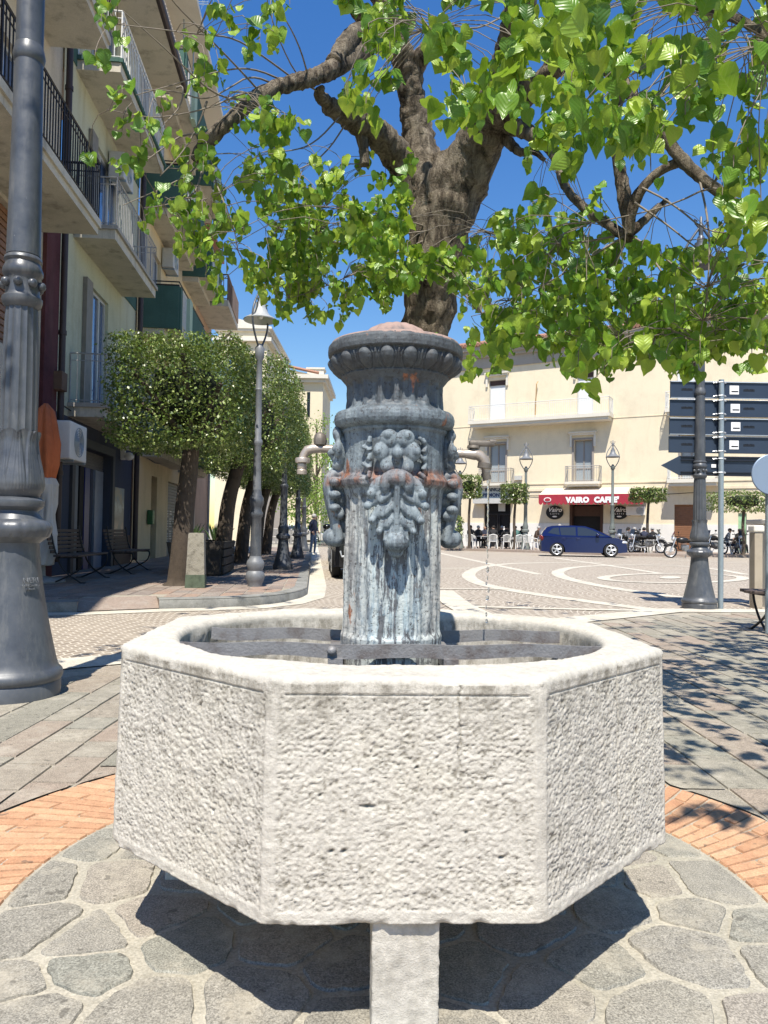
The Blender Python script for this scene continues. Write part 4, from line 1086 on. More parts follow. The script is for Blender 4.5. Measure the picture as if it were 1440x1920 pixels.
# ================================================================ leaves
def leaf_mat(name, c1, c2, c3, trans, gloss=.35, veins=False):
    N = NT(name); g = N.n('NewGeometry')
    c = N.ramp(g.outputs['Random Per Island'], [(.0, c1), (.5, c2), (.9, c3), (1, c3)])
    vv = N.noise(N.co(), 3.0, 2); c = N.mix(.3, c, N.ramp(vv, [(.3, .3), (.7, .7)]), 'OVERLAY')
    if veins:                               # midrib and side veins from the leaf's own coordinates
        a = N.n('Attribute'); a.attribute_name = 'leafxy'; sp = N.n('SeparateXYZ'); N.l(a.outputs['Vector'], sp.inputs[0])
        ax = N.math('ABSOLUTE', sp.outputs[0]); u = N.math('FRACT', N.math('MULTIPLY', N.math('ADD', sp.outputs[2], N.math('MULTIPLY', ax, -.9)), 5.5))
        side = N.ramp(u, [(.0, 1.0), (.10, .0), (.90, .0), (1, 1.0)]); mid = N.ramp(ax, [(.0, 1.0), (.035, .0)]); vn = N.math('MAXIMUM', side, mid)
        c = N.mix(N.math('MULTIPLY', vn, .16), c, (.42,.52,.16)); N.bump(N.math('SUBTRACT', N.ramp(u, [(.0, 0.0), (.5, 1.0), (1, 0.0)]), vn), .28, .003)
    N.base(c); N.set(rough=gloss, spec=.5)
    tr = N.n('BsdfTranslucent'); N.l(N.mix(.5, c, (.45, .62, .04), 'MIX'), tr.inputs[0])
    ms = N.n('MixShader'); ms.inputs[0].default_value = trans; N.l(N.b.outputs[0], ms.inputs[1]); N.l(tr.outputs[0], ms.inputs[2]); N.l(ms.outputs[0], N.out.inputs[0])
    return N.m
M_lime = leaf_mat('linden_leaf', (.05,.14,.014), (.14,.29,.022), (.36,.49,.06), .34, veins=True)
M_box = leaf_mat('clipped_leaf', (.05,.09,.02), (.11,.17,.035), (.28,.33,.12), .10, .34)  # palest tint paints sun glints into some leaves
M_fine = leaf_mat('pale_leaf', (.12,.20,.04), (.18,.28,.06), (.26,.36,.09), .3)
def bark_mat():
    N = NT('linden_bark'); co = N.co(); st = N.co(scale=(1, 1, .28))
    f = N.noise(st, 14, 6, .75, .6); g = N.noise(co, 60, 5, .7); b = N.noise(co, 2.2, 4)
    c = N.ramp(f, [(.36, (.028,.022,.017)), (.46, (.12,.095,.07)), (.56, (.24,.20,.15)), (.72, (.38,.33,.255))])
    c = N.mix(.45, c, N.ramp(g, [(.3, .2), (.7, .75)]), 'OVERLAY'); c = N.mix(N.ramp(b, [(.45, 0.0), (.75, .4)]), c, (.24,.22,.17))
    N.base(c); N.bump(N.math('ADD', N.math('MULTIPLY', g, .35), f), 1.0, .06); N.set(rough=.9, spec=.2); return N.m
M_bark = bark_mat()
M_twig = simple('twig_bark', (.20,.17,.135), .7, 0, .4, 20, .3, .002)
M_dbark = simple('dark_bark', (.085,.066,.05), .9, 0, .45, 9, 1, .02)
# heart-shaped folded leaf: base at origin, tip towards -z, faces +y
def heart():
    out = [(0, -.02), (.16, .05), (.36, .02), (.48, -.16), (.47, -.38), (.34, -.62), (.16, -.82), (0, -1.06)]
    V = []; mid = [(0, .0, -.02), (0, .03, -.3), (0, .02, -.65), (0, -.06, -1.06)]
    V += mid
    for s in (-1, 1):
        for x, z in out[1:-1]:
            V.append((s*x, -.10*abs(x)-.22*x*x+.05*math.sin(z*9), z))
    a = lambda s, i: 4+(0 if s < 0 else 6)+i
    F = []
    for s in (-1, 1):
        q = [(0, a(s,0), a(s,1)), (0, a(s,1), a(s,2)), (0, a(s,2), 1), (1, a(s,2), a(s,3)), (1, a(s,3), 2), (2, a(s,3), a(s,4)), (2, a(s,4), a(s,5)), (2, a(s,5), 3)]
        F += [t if s > 0 else (t[0], t[2], t[1]) for t in q]
    return np.array(V, dtype=np.float32), np.array(F)
HV, HF = heart()
def rots(n, rg, yaw, pitch, roll):
    cy, sy = np.cos(yaw), np.sin(yaw); cp, sp = np.cos(pitch), np.sin(pitch); cr, sr = np.cos(roll), np.sin(roll); o = np.zeros(n); l = np.ones(n)
    Rz = np.stack([np.stack([cy, -sy, o], -1), np.stack([sy, cy, o], -1), np.stack([o, o, l], -1)], 1)
    Rx = np.stack([np.stack([l, o, o], -1), np.stack([o, cp, -sp], -1), np.stack([o, sp, cp], -1)], 1)
    Ry = np.stack([np.stack([cr, o, sr], -1), np.stack([o, l, o], -1), np.stack([-sr, o, cr], -1)], 1)
    return Rz @ Rx @ Ry
def leaves(name, pos, size, yaw, pitch, roll, tmplV, tmplF, mat, parent, loc, veins=False):
    n = len(pos); Rm = rots(n, rng, yaw, pitch, roll)
    V = np.einsum('nij,vj->nvi', Rm, tmplV)*size[:, None, None] + pos[:, None, :]
    k = len(tmplV); F = (tmplF[None]+(np.arange(n)*k)[:, None, None]).reshape(-1, tmplF.shape[1])
    ob = npmesh(name, V.reshape(-1, 3)-np.array(loc), F, mat, parent, smooth=True)
    if veins:
        at = ob.data.attributes.new('leafxy', 'FLOAT_VECTOR', 'POINT'); at.data.foreach_set('vector', np.tile(tmplV, (n, 1)).astype(np.float32).ravel())
    return ob
# ================================================================ the linden behind the fountain
TB = Vector((P(775, 1000, 7.3).x, 7.3, 0))
linden = thing('linden_tree', 'big linden tree in fresh leaf behind the fountain, branches spreading over the picture', 'tree', TB)
def limb(name, pts, label=None, nseg=5, mat=M_bark, rough=.09, n=14, coll=True, parent=linden):
    """pts: (px, py, depth, radius px)"""
    W = [(P(a, b, d), r*d/FPX) for a, b, d, r in pts]
    for _ in range(2):
        o = [W[0]]
        for (p, r), (q, s) in zip(W, W[1:]): o += [(p*.75+q*.25, r*.75+s*.25), (p*.25+q*.75, r*.25+s*.75)]
        W = o+[W[-1]]
    # resample finely and add knobbly displacement
    fine = []
    for (p, r), (q, s) in zip(W, W[1:]):
        c = max(1, int((q-p).length/max(.02, min(r, s)*.2)))
        for k in range(c): t = k/c; fine.append((p.lerp(q, t), r+(s-r)*t))
    fine.append(W[-1])
    m = MB(); m.tube([p for p, r in fine], [r for p, r in fine], n)
    Mi = Vector(linden.location); V = []
    cen = [p for p, r in fine]
    for i, v in enumerate(m.v):
        v = Vector(v); j = min(i//n, len(cen)-1); c = cen[j]; d = v-c; r = fine[j][1]
        k = 1+rough*2.2*pnoise(v*(1.2/max(r, .05)))+rough*1.3*pnoise(Vector((v.x*9/ max(r,.1)*.3, v.y*9/max(r,.1)*.3, v.z*2.0)))+rough*.6*pnoise(v*30)-rough*.9*max(0, .35-abs(pnoise(Vector((v.x*15, v.y*15, v.z*3.4)))*2.2))
        V.append(tuple(c+d*k))
    m.v = V
    if coll: NODES.extend([(p, r) for p, r in fine[::3]])
    return m
NODES = []
trunk = MB()
def merge(a, b): a.add(b.v, b.f)
merge(trunk, limb('t', [(750,1250,7.3,50),(755,1150,7.25,42),(778,900,7.2,42),(789,690,7.1,40),(806,560,7.0,47),(818,470,6.95,54),(832,400,6.9,60),(842,345,6.85,52),(850,300,6.85,36)], rough=.10, n=90))
merge(trunk, limb('c', [(838,420,6.9,48),(868,330,6.8,50),(905,260,6.6,44),(935,190,6.3,38),(955,120,6.0,34),(972,40,5.7,31),(985,-60,5.4,28),(1000,-200,5.2,22)], rough=.09, n=70))
merge(trunk, limb('b', [(825,400,6.9,46),(800,320,7.0,36),(785,260,7.05,29),(772,190,7.0,25),(765,130,6.9,24),(745,80,6.8,22),(725,30,6.7,20),(700,-40,6.6,17),(680,-150,6.5,12)], rough=.09, n=48))
merge(trunk, limb('a', [(812,410,6.9,34),(780,340,7.0,32),(745,290,6.9,29),(705,248,6.7,26),(665,222,6.5,24),(635,208,6.3,19),(612,196,6.2,15)], rough=.10, n=48))
trunk.build('trunk', M_bark, linden, world=True, smooth=180)
def branch(pts, **kw):
    m = limb('branch', pts, **kw); o = m.build('branch', kw.get('mat', M_bark), linden, world=True, smooth=180); return o
branch([(770,160,6.95,22),(778,120,6.9,20),(800,95,6.8,16),(812,85,6.8,14)])                       # stub
branch([(733,60,6.75,17),(700,78,6.5,17),(665,105,6.3,17),(625,130,6.0,17),(575,150,5.7,15),(530,160,5.5,14),(490,175,5.3,14),(450,210,5.2,13),(415,240,5.1,13),(388,268,5.1,14),(372,292,5.1,15),(366,302,5.1,9)], n=18)
branch([(700,50,6.6,13),(668,60,6.4,17),(650,80,6.2,18),(625,120,6.0,16)], n=14)
branch([(640,208,6.3,16),(610,190,6.2,13),(596,175,6.0,11),(604,165,5.9,6)], n=12)
branch([(675,235,6.6,14),(682,275,6.6,10),(684,310,6.6,9)], n=12)
branch([(690,60,6.6,10),(672,25,6.5,12),(655,5,6.4,12),(640,-40,6.3,10)], n=12)
branch([(930,215,6.3,30),(985,180,6.0,22),(1030,140,5.7,18),(1075,60,5.3,14),(1110,-40,5.0,11)], n=16)
branch([(960,190,6.2,20),(1010,150,5.8,16),(1080,110,5.2,14),(1150,130,4.8,12),(1190,185,4.6,11),(1235,235,4.5,11),(1268,290,4.5,12),(1310,330,4.4,11),(1355,365,4.3,11),(1400,400,4.2,9),(1460,440,4.1,7)], n=14)
branch([(1278,300,4.5,10),(1240,318,4.55,9),(1205,350,4.6,9),(1185,385,4.65,12),(1178,440,4.7,8)], n=12)
branch([(1165,150,4.8,9),(1150,240,4.8,10),(1160,310,4.8,11),(1172,370,4.75,14),(1175,410,4.75,10),(1180,440,4.75,9),(1175,450,4.75,9)], n=12)
branch([(945,230,6.4,18),(1000,250,5.9,13),(1045,290,5.5,10),(1055,350,5.2,8),(1100,395,5.0,8),(1140,420,4.9,9),(1172,445,4.8,10),(1195,425,4.8,9),(1250,375,4.9,5)], n=12)
branch([(940,250,6.5,13),(975,290,6.3,7),(1000,280,6.1,7),(1020,300,6,4)], n=10)
branch([(1020,-60,5.0,14),(1150,-30,4.2,12),(1280,0,3.6,10),(1400,40,3.2,8),(1450,80,3.1,7)], n=12)
branch([(1000,-100,5.2,20),(1250,-250,4.2,15),(1600,-300,3.6,12),(1900,-200,3.4,8)], n=12)
branch([(1000,-150,5.2,18),(1000,-400,4.0,14),(950,-700,3.2,10)], n=12)
# thin twigs arching on the left
def twig(pts, r=.008):
    W = smoothpts3([P(a, b, d) for a, b, d in pts], 2); n = len(W)
    m = MB(); m.tube(W, [r*(1-.7*i/(n-1)) for i in range(n)], 6); NODES.extend([(p, .01) for p in W[::2]]); TW.append(m)
TW = []
left_twigs = [
 [(520,160,5.5),(470,140,5.2),(430,165,5),(385,190,4.9),(330,170,4.8),(270,168,4.7)], [(500,170,5.4),(450,175,5.1),(400,200,4.9),(340,215,4.8),(280,222,4.7),(200,205,4.6)],
 [(560,155,5.7),(500,110,5.3),(440,70,4.9),(380,65,4.6),(300,55,4.5),(215,45,4.4)], [(540,155,5.6),(470,125,5.2),(400,135,4.9),(330,158,4.8),(255,178,4.7)],
 [(400,255,5.1),(345,250,5),(310,275,4.9),(275,300,4.8)], [(385,285,5.1),(375,340,5),(360,370,4.9),(310,385,4.8),(270,390,4.8)],
 [(395,280,5.1),(400,330,5),(420,380,4.9),(440,430,4.9),(445,470,4.9)], [(380,300,5.1),(350,330,5),(300,355,4.9),(230,385,4.8)],
 [(388,190,4.9),(370,240,4.9),(340,290,4.8),(300,330,4.8)], [(330,165,4.8),(345,160,4.8),(340,200,4.8),(305,235,4.7)],
 [(610,180,6.0),(560,150,5.8),(520,70,5.5),(500,0,5.3),(490,-60,5.2)], [(580,150,5.7),(560,80,5.4),(520,10,5.2),(500,-50,5)],
 [(490,175,5.3),(430,110,5),(370,50,4.7),(320,0,4.5),(300,-40,4.4)], [(470,190,5.2),(400,180,4.9),(320,100,4.6),(230,20,4.4)],
 [(640,215,6.3),(590,270,6),(540,285,5.8),(500,280,5.7),(470,300,5.6)], [(650,230,6.4),(610,290,6.2),(560,320,6),(500,330,5.8),(430,350,5.6)],
 [(1175,440,4.75),(1110,480,4.8),(1030,530,5),(960,560,5.2),(900,590,5.5)], [(1180,440,4.75),(1230,470,4.6),(1290,520,4.5),(1350,560,4.4),(1420,570,4.3)],
 [(1190,380,4.6),(1250,420,4.5),(1310,470,4.4),(1380,500,4.3)], [(1175,445,4.8),(1190,520,4.7),(1180,600,4.6),(1150,660,4.6)],
 [(1200,350,4.6),(1260,380,4.4),(1330,440,4.3),(1400,430,4.2)], [(1178,450,4.8),(1120,540,4.9),(1080,620,4.9),(1075,700,4.9)],
 [(1310,330,4.4),(1330,420,4.2),(1330,520,4.1),(1310,650,4.1)], [(1178,445,4.8),(1260,520,4.5),(1230,620,4.5),(1212,700,4.5)],
 [(1170,440,4.8),(1060,460,5.2),(960,450,5.6),(900,430,6)], [(830,430,6.8),(740,440,6.5),(640,460,6.3),(560,440,6.1),(500,420,6)],
 [(820,440,6.8),(730,480,6.6),(650,520,6.4),(590,545,6.3),(540,560,6.2)], [(815,430,6.8),(720,400,6.5),(620,390,6.2),(520,380,6)],
 [(1400,400,4.2),(1350,340,4.1),(1250,390,4.2),(1100,420,4.4)], [(985,0,5.7),(900,60,4.8),(830,40,4.2),(790,60,4)],
]
for t in left_twigs: twig(t)
# foliage zones: (cx, cy, rx, ry, depth0, depth1, number of leaf clusters)
ZONES = [
 (655,400,165,75,5.6,7.0,96), (620,490,130,62,5.8,6.9,72), (760,450,100,75,5.2,6.6,60), (610,560,60,32,6,6.6,20), (700,540,60,30,6,6.8,15), (850,500,60,35,5,6,24),(560,330,60,40,5.2,6.2,16),
 (545,235,75,30,4.4,5.2,13), (660,130,75,42,3.8,4.6,18), (510,300,40,34,4.8,5.6,13), (745,110,22,34,3.6,4.4,5), (730,12,60,22,4,4.8,10),
 (830,60,60,50,2.6,3.4,9), (915,110,70,60,3.0,4.0,16), (880,200,45,60,3.2,4.0,10), (1000,70,60,70,3.0,4.2,24),
 (1090,80,100,100,2.6,4.4,44), (1240,110,100,100,2.5,4.0,44), (1130,200,120,55,2.7,4.0,34), (1360,100,80,70,2.7,3.8,24), (1300,220,110,50,2.8,3.8,28), (1030,230,70,50,3,4,22),
 (1080,290,50,40,3.0,3.6,8), (1180,260,60,40,3,3.8,12), (1410,330,45,110,2.8,3.8,30), (1300,20,120,40,2.5,3.6,26),
 (1000,480,110,85,4.6,6.4,85), (950,560,85,60,4.8,6.4,50), (1130,540,120,90,4.2,5.8,95), (1280,560,130,85,4.0,5.4,85), (1400,520,60,110,3.4,4.6,48), (1100,640,90,42,4.0,5.0,34), (1230,630,110,50,3.8,4.8,40), (1010,610,60,40,4.2,5.2,18), (1370,610,80,40,3.4,4.4,24),
 (915,665,35,30,4.2,4.6,7), (1085,715,30,42,3.8,4.1,7), (1205,705,24,28,4,4.3,4), (1312,690,34,34,3.9,4.3,8), (1150,430,70,30,4.6,5.4,12),(1330,440,60,50,4,4.8,14), (870,400,18,60,6.2,6.8,4), (940,410,50,40,5.6,6.6,18), (1040,400,60,50,5,6,16),
 (290,262,36,30,3.9,4.2,5), (215,175,24,22,4.0,4.3,3), (430,20,40,28,4.0,4.5,7), (450,110,40,40,4.4,5.2,4), (340,150,70,40,4.4,5.0,4), (240,350,60,40,4.4,5.0,4), (400,360,45,60,4.6,5.4,12), (410,450,50,55,4.7,5.4,18), (345,430,40,35,4.6,5.2,8), (440,530,40,26,4.6,5.2,7), (180,8,26,20,3.8,4.2,3), (490,60,40,40,4.2,4.8,5), (300,90,60,40,4.3,4.8,2), (228,60,20,20,4.3,4.6,1),
 (545,568,22,14,5.4,5.6,2),
]
LP = []; LS = []; LW = []; LPi = []; LR = []
tips = []
npos = np.array([tuple(p) for p, r in NODES]); 
def cluster(c, twg=True, small=1.0):
    k = int(rng.integers(5, 11)); drp = Vector((rng.normal()*.05, rng.normal()*.05, -1)).normalized()
    base_y = rng.uniform(-.5, .5) + (PI if rng.random() < .25 else 0); ln = rng.uniform(.06, .17)
    for i in range(k):
        t = i/(k-1); p = c + drp*(ln*(t-.3)) + Vector((rng.normal()*.03, rng.normal()*.03, 0))
        LP.append(tuple(p)); s = abs(rng.normal(.067, .022)); s = max(.03, min(.12, s))*small*(1-.35*(t > .8)); LS.append(s)
        LW.append(base_y+rng.normal()*.75+PI); LPi.append(rng.normal(-.32, .38)); LR.append(rng.normal()*.4)
    if twg:
        d2 = ((npos-np.array(tuple(c)))**2).sum(1); j = int(d2.argmin()); q = Vector(npos[j]); L = (c-q).length
        if L < .8:
            mid = (c+q)/2+Vector((rng.normal()*.05, rng.normal()*.05, .12*L+.03)); mm2 = MB()
            W = smoothpts3([q, mid, c+Vector((0, 0, .03)), c+drp*(ln*.6)], 1); mm2.tube(W, [.0032]+[.0026]*(len(W)-2)+[.0014], 4, cap=False); TW.append(mm2)
for cx, cy, rx, ry, d0, d1, n in ZONES:
    def pick():
        while True:
            a, b = rng.uniform(-1, 1, 2)
            if a*a+b*b < 1: return P(cx+a*rx, cy+b*ry, rng.uniform(d0, d1))
    cen = [pick() for _ in range(max(1, n//6))]
    for q in range(n):                       # leaves gather on shoots, leaving gaps between
        c = cen[q % len(cen)]+Vector(rng.normal(0, .13, 3)) if q % 4 else pick()
        qx, qy = PX(c)
        if (770 < qx < 935 and 215 < qy < 440) or (735 < qx < 805 and 115 < qy < 260) or (775 < qx < 845 and 505 < qy < 600): continue
        if cx > 950 and rng.random() < (.5 if cy < 340 else .3): continue
        if (1150 < qx < 1340 and 300 < qy < 425) or (1225 < qx < 1330 and 200 < qy < 290) or (1180 < qx < 1290 and 15 < qy < 75): continue
        if qx > 1040 and cy > 500 and qy > 680 and cy < 690: continue
        if qy > 730 or (qx > 1130 and qy > 705): continue
        cluster(c, small=.85 if cx < 470 else 1.0)
# the rest of the crown, beyond the frame: right side and overhead
for _ in range(1250):
    x, y = rng.uniform(.85, 5.2), rng.uniform(.6, 7.2); z = rng.uniform(2.7, 4.6)
    px = 720+FPX*x/y; py = 1000-(z-CH)/y*FPX
    if px < 1470 and py > -20: continue
    cluster(Vector((x, y, z)), twg=False, small=1.15)
for _ in range(620):
    x, y = rng.uniform(-2.8, 3.6), rng.uniform(3.0, 9.0); z = rng.uniform(4.2, 7.2)
    py = 1000-(z-CH)/y*FPX
    if py > -30: continue
    cluster(Vector((x, y, z)), twg=False, small=1.15)
LP = np.array(LP); LS = np.array(LS)
fo = leaves('foliage', LP, LS, np.array(LW), np.array(LPi), np.array(LR), HV, HF, M_lime, linden, tuple(TB), veins=True)
tw = MB()
for m_ in TW: tw.add(m_.v, m_.f)
tw.build('twigs', M_twig, linden, world=True, smooth=180)
# ================================================================ clipped trees on the left pavement
QV = np.array([(0, 0, 0), (.32, -.06, -.45), (0, .02, -1), (-.32, -.06, -.45)], dtype=np.float32); QF = np.array([(0, 1, 2, 3)])
def box_crown(n, hx, hy, z0, z1, rnd=.2, size=.055, seed=0):
    g = np.random.default_rng(seed); P_ = []
    while len(P_) < n:
        p = g.uniform(-1, 1, 3); f = g.integers(0, 6)
        a = f % 3; p[a] = 1 if f > 2 else -1
        w_ = g.random()**.7*1.3
        # rounded box
        q = p*np.array([hx, hy, (z1-z0)/2]); r = rnd*min(hx, hy)
        inner = np.clip(q, -np.array([hx-r, hy-r, (z1-z0)/2-r]), np.array([hx-r, hy-r, (z1-z0)/2-r])); d = q-inner; L = np.linalg.norm(d)
        if L > 0: q = inner+d/L*r
        q = q*(1-.16*w_**2)+g.normal(0, .013, 3)
        lump = 1+.035*math.sin(q[0]*9+seed)+.03*math.sin(q[2]*11+q[1]*7)
        P_.append(q*np.array([lump, lump, 1])+np.array([0, 0, (z0+z1)/2]))
    return np.array(P_), g
def clipped_tree(label, loc, hx, hy, z0, z1, n, seed, trunk_pts, rz=0, r0=.13, group='box-clipped trees along the left pavement', size=.06, name='clipped_tree'):
    root = thing(name, label, 'tree', loc, rz, group)
    P_, g = box_crown(n, hx, hy, z0, z1, seed=seed, size=size)
    yaw = g.uniform(0, 2*PI, n); pit = g.normal(-1.0, .7, n); rol = g.normal(0, .6, n)
    leaves('crown', P_, g.uniform(.6, 1.25, n)*size, yaw, pit, rol, QV, QF, M_box, root, (0, 0, 0))
    # dark twiggy core so the crown is not see-through
    m = MB(); W = smoothpts3([Vector(p) for p in trunk_pts], 2); k = len(W)
    m.tube(W, [r0*(1.35 if i == 0 else 1)*(1-.35*i/(k-1)) for i in range(k)], 14)
    top = W[-1]
    for j in range(9):
        a = 2*PI*j/9; e = Vector((math.cos(a)*hx*.8, math.sin(a)*hy*.8, z0+(z1-z0)*(.35+.5*((j*5) % 9)/9)))
        m.tube(smoothpts3([top-Vector((0, 0, .25)), top.lerp(e, .45)+Vector((0, 0, -.05)), e], 1), [r0*.5, r0*.35, r0*.3, r0*.2, r0*.12, .02][:5]+[.01]*0 if False else r0*.25, 6)
    m.build('trunk', M_dbark, root, smooth=60)
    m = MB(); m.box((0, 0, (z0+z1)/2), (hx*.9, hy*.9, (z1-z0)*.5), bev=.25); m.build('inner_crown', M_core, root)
    return root
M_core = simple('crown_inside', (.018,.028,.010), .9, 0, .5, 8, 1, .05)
t1 = G(340, 1098, KZ)
lab = ['box-clipped evergreen tree nearest the camera, its square crown bright in the sun', 'second box-clipped tree, its taller crown showing behind the grey lamp post', 'third box-clipped tree in the dark row', 'fourth box-clipped tree in the dark row', 'last box-clipped tree in the row, nearest the standing man']
cr = P(348, 740, t1.y)
o1 = clipped_tree(lab[0], (t1.x, t1.y, KZ), 1.10, .95, 2.2, 3.98, 22000, 1, [(-.05, 0, 0), (.0, 0, .6), (.02, 0, 1.2), (.08, 0, 1.8), (.12, 0, 2.4)], rz=0, r0=.19)
# nudge the crown sideways so it sits where the photo shows it
for c in o1.children:
    if c.name.startswith(('crown', 'inner')): c.location.x = cr.x-t1.x+.0
proto = clipped_tree(lab[1], street(-1.55, 16.4, KZ), 1.15, 1.95, 2.25, 4.5, 26000, 2, [(-.5, 0, 0), (-.42, 0, .8), (-.35, 0, 1.6), (-.1, 0, 2.5)], r0=.2)
for i, (x0, y) in enumerate(((-1.5, 20.3), (-1.4, 24.2), (-1.3, 28.1))):
    dup(proto, street(x0, y, KZ), .04*i, lab[2+i], scale=(1, 1, 1.0-.0*i))
# ================================================================ small round-headed trees before the cafe building
def ball_tree(label, px, d, top, bot, hwpx, seed, forks=True):
    b = P(px, 1000, d); zt = CH+(1002-top)/FPX*d; zb = CH+(1002-bot)/FPX*d; hw = hwpx/FPX*d
    return clipped_tree(label, (b.x, d, .13), hw, hw*.9, zb-.13, zt-.13, 2600, seed, [(.05, 0, 0), (.1, 0, .8), (.0, 0, 1.4), (.1, 0, (zb+.2))], r0=.10, group='small clipped trees in front of the cafe building', size=.13, name='small_tree')
ball_tree('small clipped tree left of the bank sign', 878, 44, 893, 936, 24, 11)
ball_tree('small clipped tree between the bank door and the plaza lamp', 963, 44, 908, 944, 24, 12)
ball_tree('small clipped tree at the right end of the red awning', 1213, 42, 912, 938, 29, 13)
ball_tree('broad clipped tree at the far right, behind the steel sign post', 1392, 38, 916, 953, 55, 14)
# pot plant by the bank
pp = P(851, 1000, 43); root = thing('potted_shrub', 'tall shrub in a white pot left of the cafe tables', 'potted plant', (pp.x, 43, .13))
m = MB(); m.lathe([(.30, 0), (.38, .1), (.45, .45), (.46, .5), (.0, .48)], 6); m.build('pot', simple('white_pot', (.5,.47,.42), .8), root, smooth=20)
P_, g = box_crown(500, .5, .45, .5, 1.9, seed=21); leaves('foliage', P_, g.uniform(.12, .2, 500), g.uniform(0, 6.3, 500), g.normal(-.8, .6, 500), g.normal(0, .5, 500), QV, QF, M_box, root, (0, 0, 0))
m = MB(); m.tube([(0, 0, .4), (0, 0, 1.5)], .06, 6); m.build('stem', M_dbark, root)
# loose young trees far down the street
def loose_tree(label, px, d, zb, zt, rad, n, seed, lm=M_fine, group=None):
    b = P(px, 1000, d); root = thing('street_tree', label, 'tree', (b.x, d, 0), 0, group); g = np.random.default_rng(seed)
    m = MB(); m.tube([(0, 0, 0), (.1, 0, zt*.4), (0, .1, zt*.9)], [.16, .12, .03], 8); P_ = []
    for k in range(16):
        a = g.uniform(0, 2*PI); z = g.uniform(zb, zt); rr = rad*g.uniform(.5, 1)*(1-.5*abs(z-(zb+zt)/2)/((zt-zb)/2)); e = Vector((rr*math.cos(a), rr*math.sin(a), z))
        m.tube([(0, 0, z*.7), e*.5+Vector((0, 0, z*.42)), e], [.05, .03, .012], 5)
        c = g.normal(0, rad*.22, (n//16, 3))+np.array(tuple(e)); P_.append(c)
    m.build('trunk', M_dbark, root, smooth=60); P_ = np.vstack(P_); k = len(P_)
    leaves('crown', P_, g.uniform(.12, .24, k), g.uniform(0, 6.3, k), g.normal(-.5, .7, k), g.normal(0, .6, k), QV, QF, lm, root, (0, 0, 0)); return root
loose_tree('slender pale green tree standing before the tall cream building', 590, 58, 2.2, 10.5, 1.6, 1500, 31, group='young street trees')
loose_tree('bushy bright green tree between the cream building and the fountain column', 628, 50, 1.0, 7.2, 1.9, 2600, 32, group='young street trees')
loose_tree('low green tree just behind the standing man', 566, 48, 1.8, 4.6, 1.5, 1300, 33, group='young street trees')
# ================================================================ buildings
def stucco(name, c, var=.12, stain=.35, dark=(.16,.14,.11), sc=.5):
    N = NT(name); co = N.co(); f = N.noise(co, sc, 7, .7); st = N.noise(N.co(scale=(1, 1, .12)), 2.5, 6, .7); g = N.noise(co, 40, 3, .7)
    c2 = tuple(x*(1-var*2) for x in c); c3 = tuple(min(1, x*(1+var*.6)) for x in c)
    col = N.ramp(f, [(.3, c2), (.5, c), (.75, c3)])
    col = N.mix(N.ramp(st, [(.52, 0.0), (.78, stain)]), col, dark)
    N.base(N.mix(.3, col, N.ramp(g, [(.3, .35), (.7, .65)]), 'OVERLAY')); N.bump(N.math('ADD', g, f), .35, .01); N.set(rough=.9, spec=.2); return N.m
M_cream = stucco('cream_stucco', (.68,.60,.45), .07, .25, (.40,.33,.24))
M_cream2 = stucco('church_cream', (.66,.59,.44), .06, .12)
M_trim = stucco('pale_trim', (.62,.59,.52), .06, .15)
M_frieze = stucco('grey_cornice', (.34,.315,.28), .08, .2)
M_dado = stucco('white_dado', (.66,.65,.62), .05, .2)
M_green = stucco('green_stucco', (.46,.46,.34), .12, .45, (.22,.16,.08))
M_ochre = stucco('ochre_stucco', (.60,.49,.31), .1, .3)
M_beige = stucco('beige_stucco', (.52,.46,.37), .1, .3)
M_soffit = stucco('stained_soffit', (.50,.46,.38), .14, .7, (.07,.06,.05), 1.2)
M_maroon = stucco('maroon_tiles', (.10,.035,.04), .3, .2)
M_dkgreen = stucco('dark_green_panel', (.06,.12,.10), .12, .3, (.03,.05,.04)); M_ltgreen = stucco('pale_green_panel', (.36,.46,.36), .08, .2)
M_slate = stucco('blue_grey_shop', (.055,.065,.095), .1, .2)
M_salmon = stucco('salmon_stucco', (.42,.29,.21), .1, .2)
M_rail = simple('black_railing', (.022,.02,.022), .5, .4, .2, 10, .05); M_wrail = simple('white_railing', (.62,.62,.60), .5, .1, .2, 10, .05)
M_grail = simple('grey_railing', (.34,.33,.32), .5, .2, .3, 10, .05); M_brail = simple('brown_railing', (.14,.085,.06), .6, .1, .3, 10, .1)
M_pipe = simple('brown_downpipe', (.055,.04,.04), .5, .3, .2, 9, .1)
N = NT('window_glass'); N.base((.10,.16,.30)); N.set(rough=.06, spec=.9, metal=.35); M_glass = N.m
N = NT('curtained_glass'); N.base((.30,.34,.37)); N.set(rough=.12, spec=.6); M_glass2 = N.m
N = NT('dark_glass'); N.base((.012,.014,.016)); N.set(rough=.12, spec=.4); M_dglass = N.m
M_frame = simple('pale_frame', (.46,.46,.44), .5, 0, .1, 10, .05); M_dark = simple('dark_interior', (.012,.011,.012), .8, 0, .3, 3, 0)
M_gshut = simple('grey_shutter', (.16,.155,.15), .6, .2, .2, 6, .1); M_bshut = simple('brown_shutter', (.22,.105,.055), .6, 0, .25, 6, .1)
M_door = simple('dark_wood_door', (.06,.028,.018), .5, 0, .3, 8, .2); M_tile = simple('roof_tile', (.36,.19,.13), .85, 0, .4, 9, .6, .02)
M_taupe = simple('taupe_surround', (.26,.235,.215), .8, 0, .1, 5, .1)
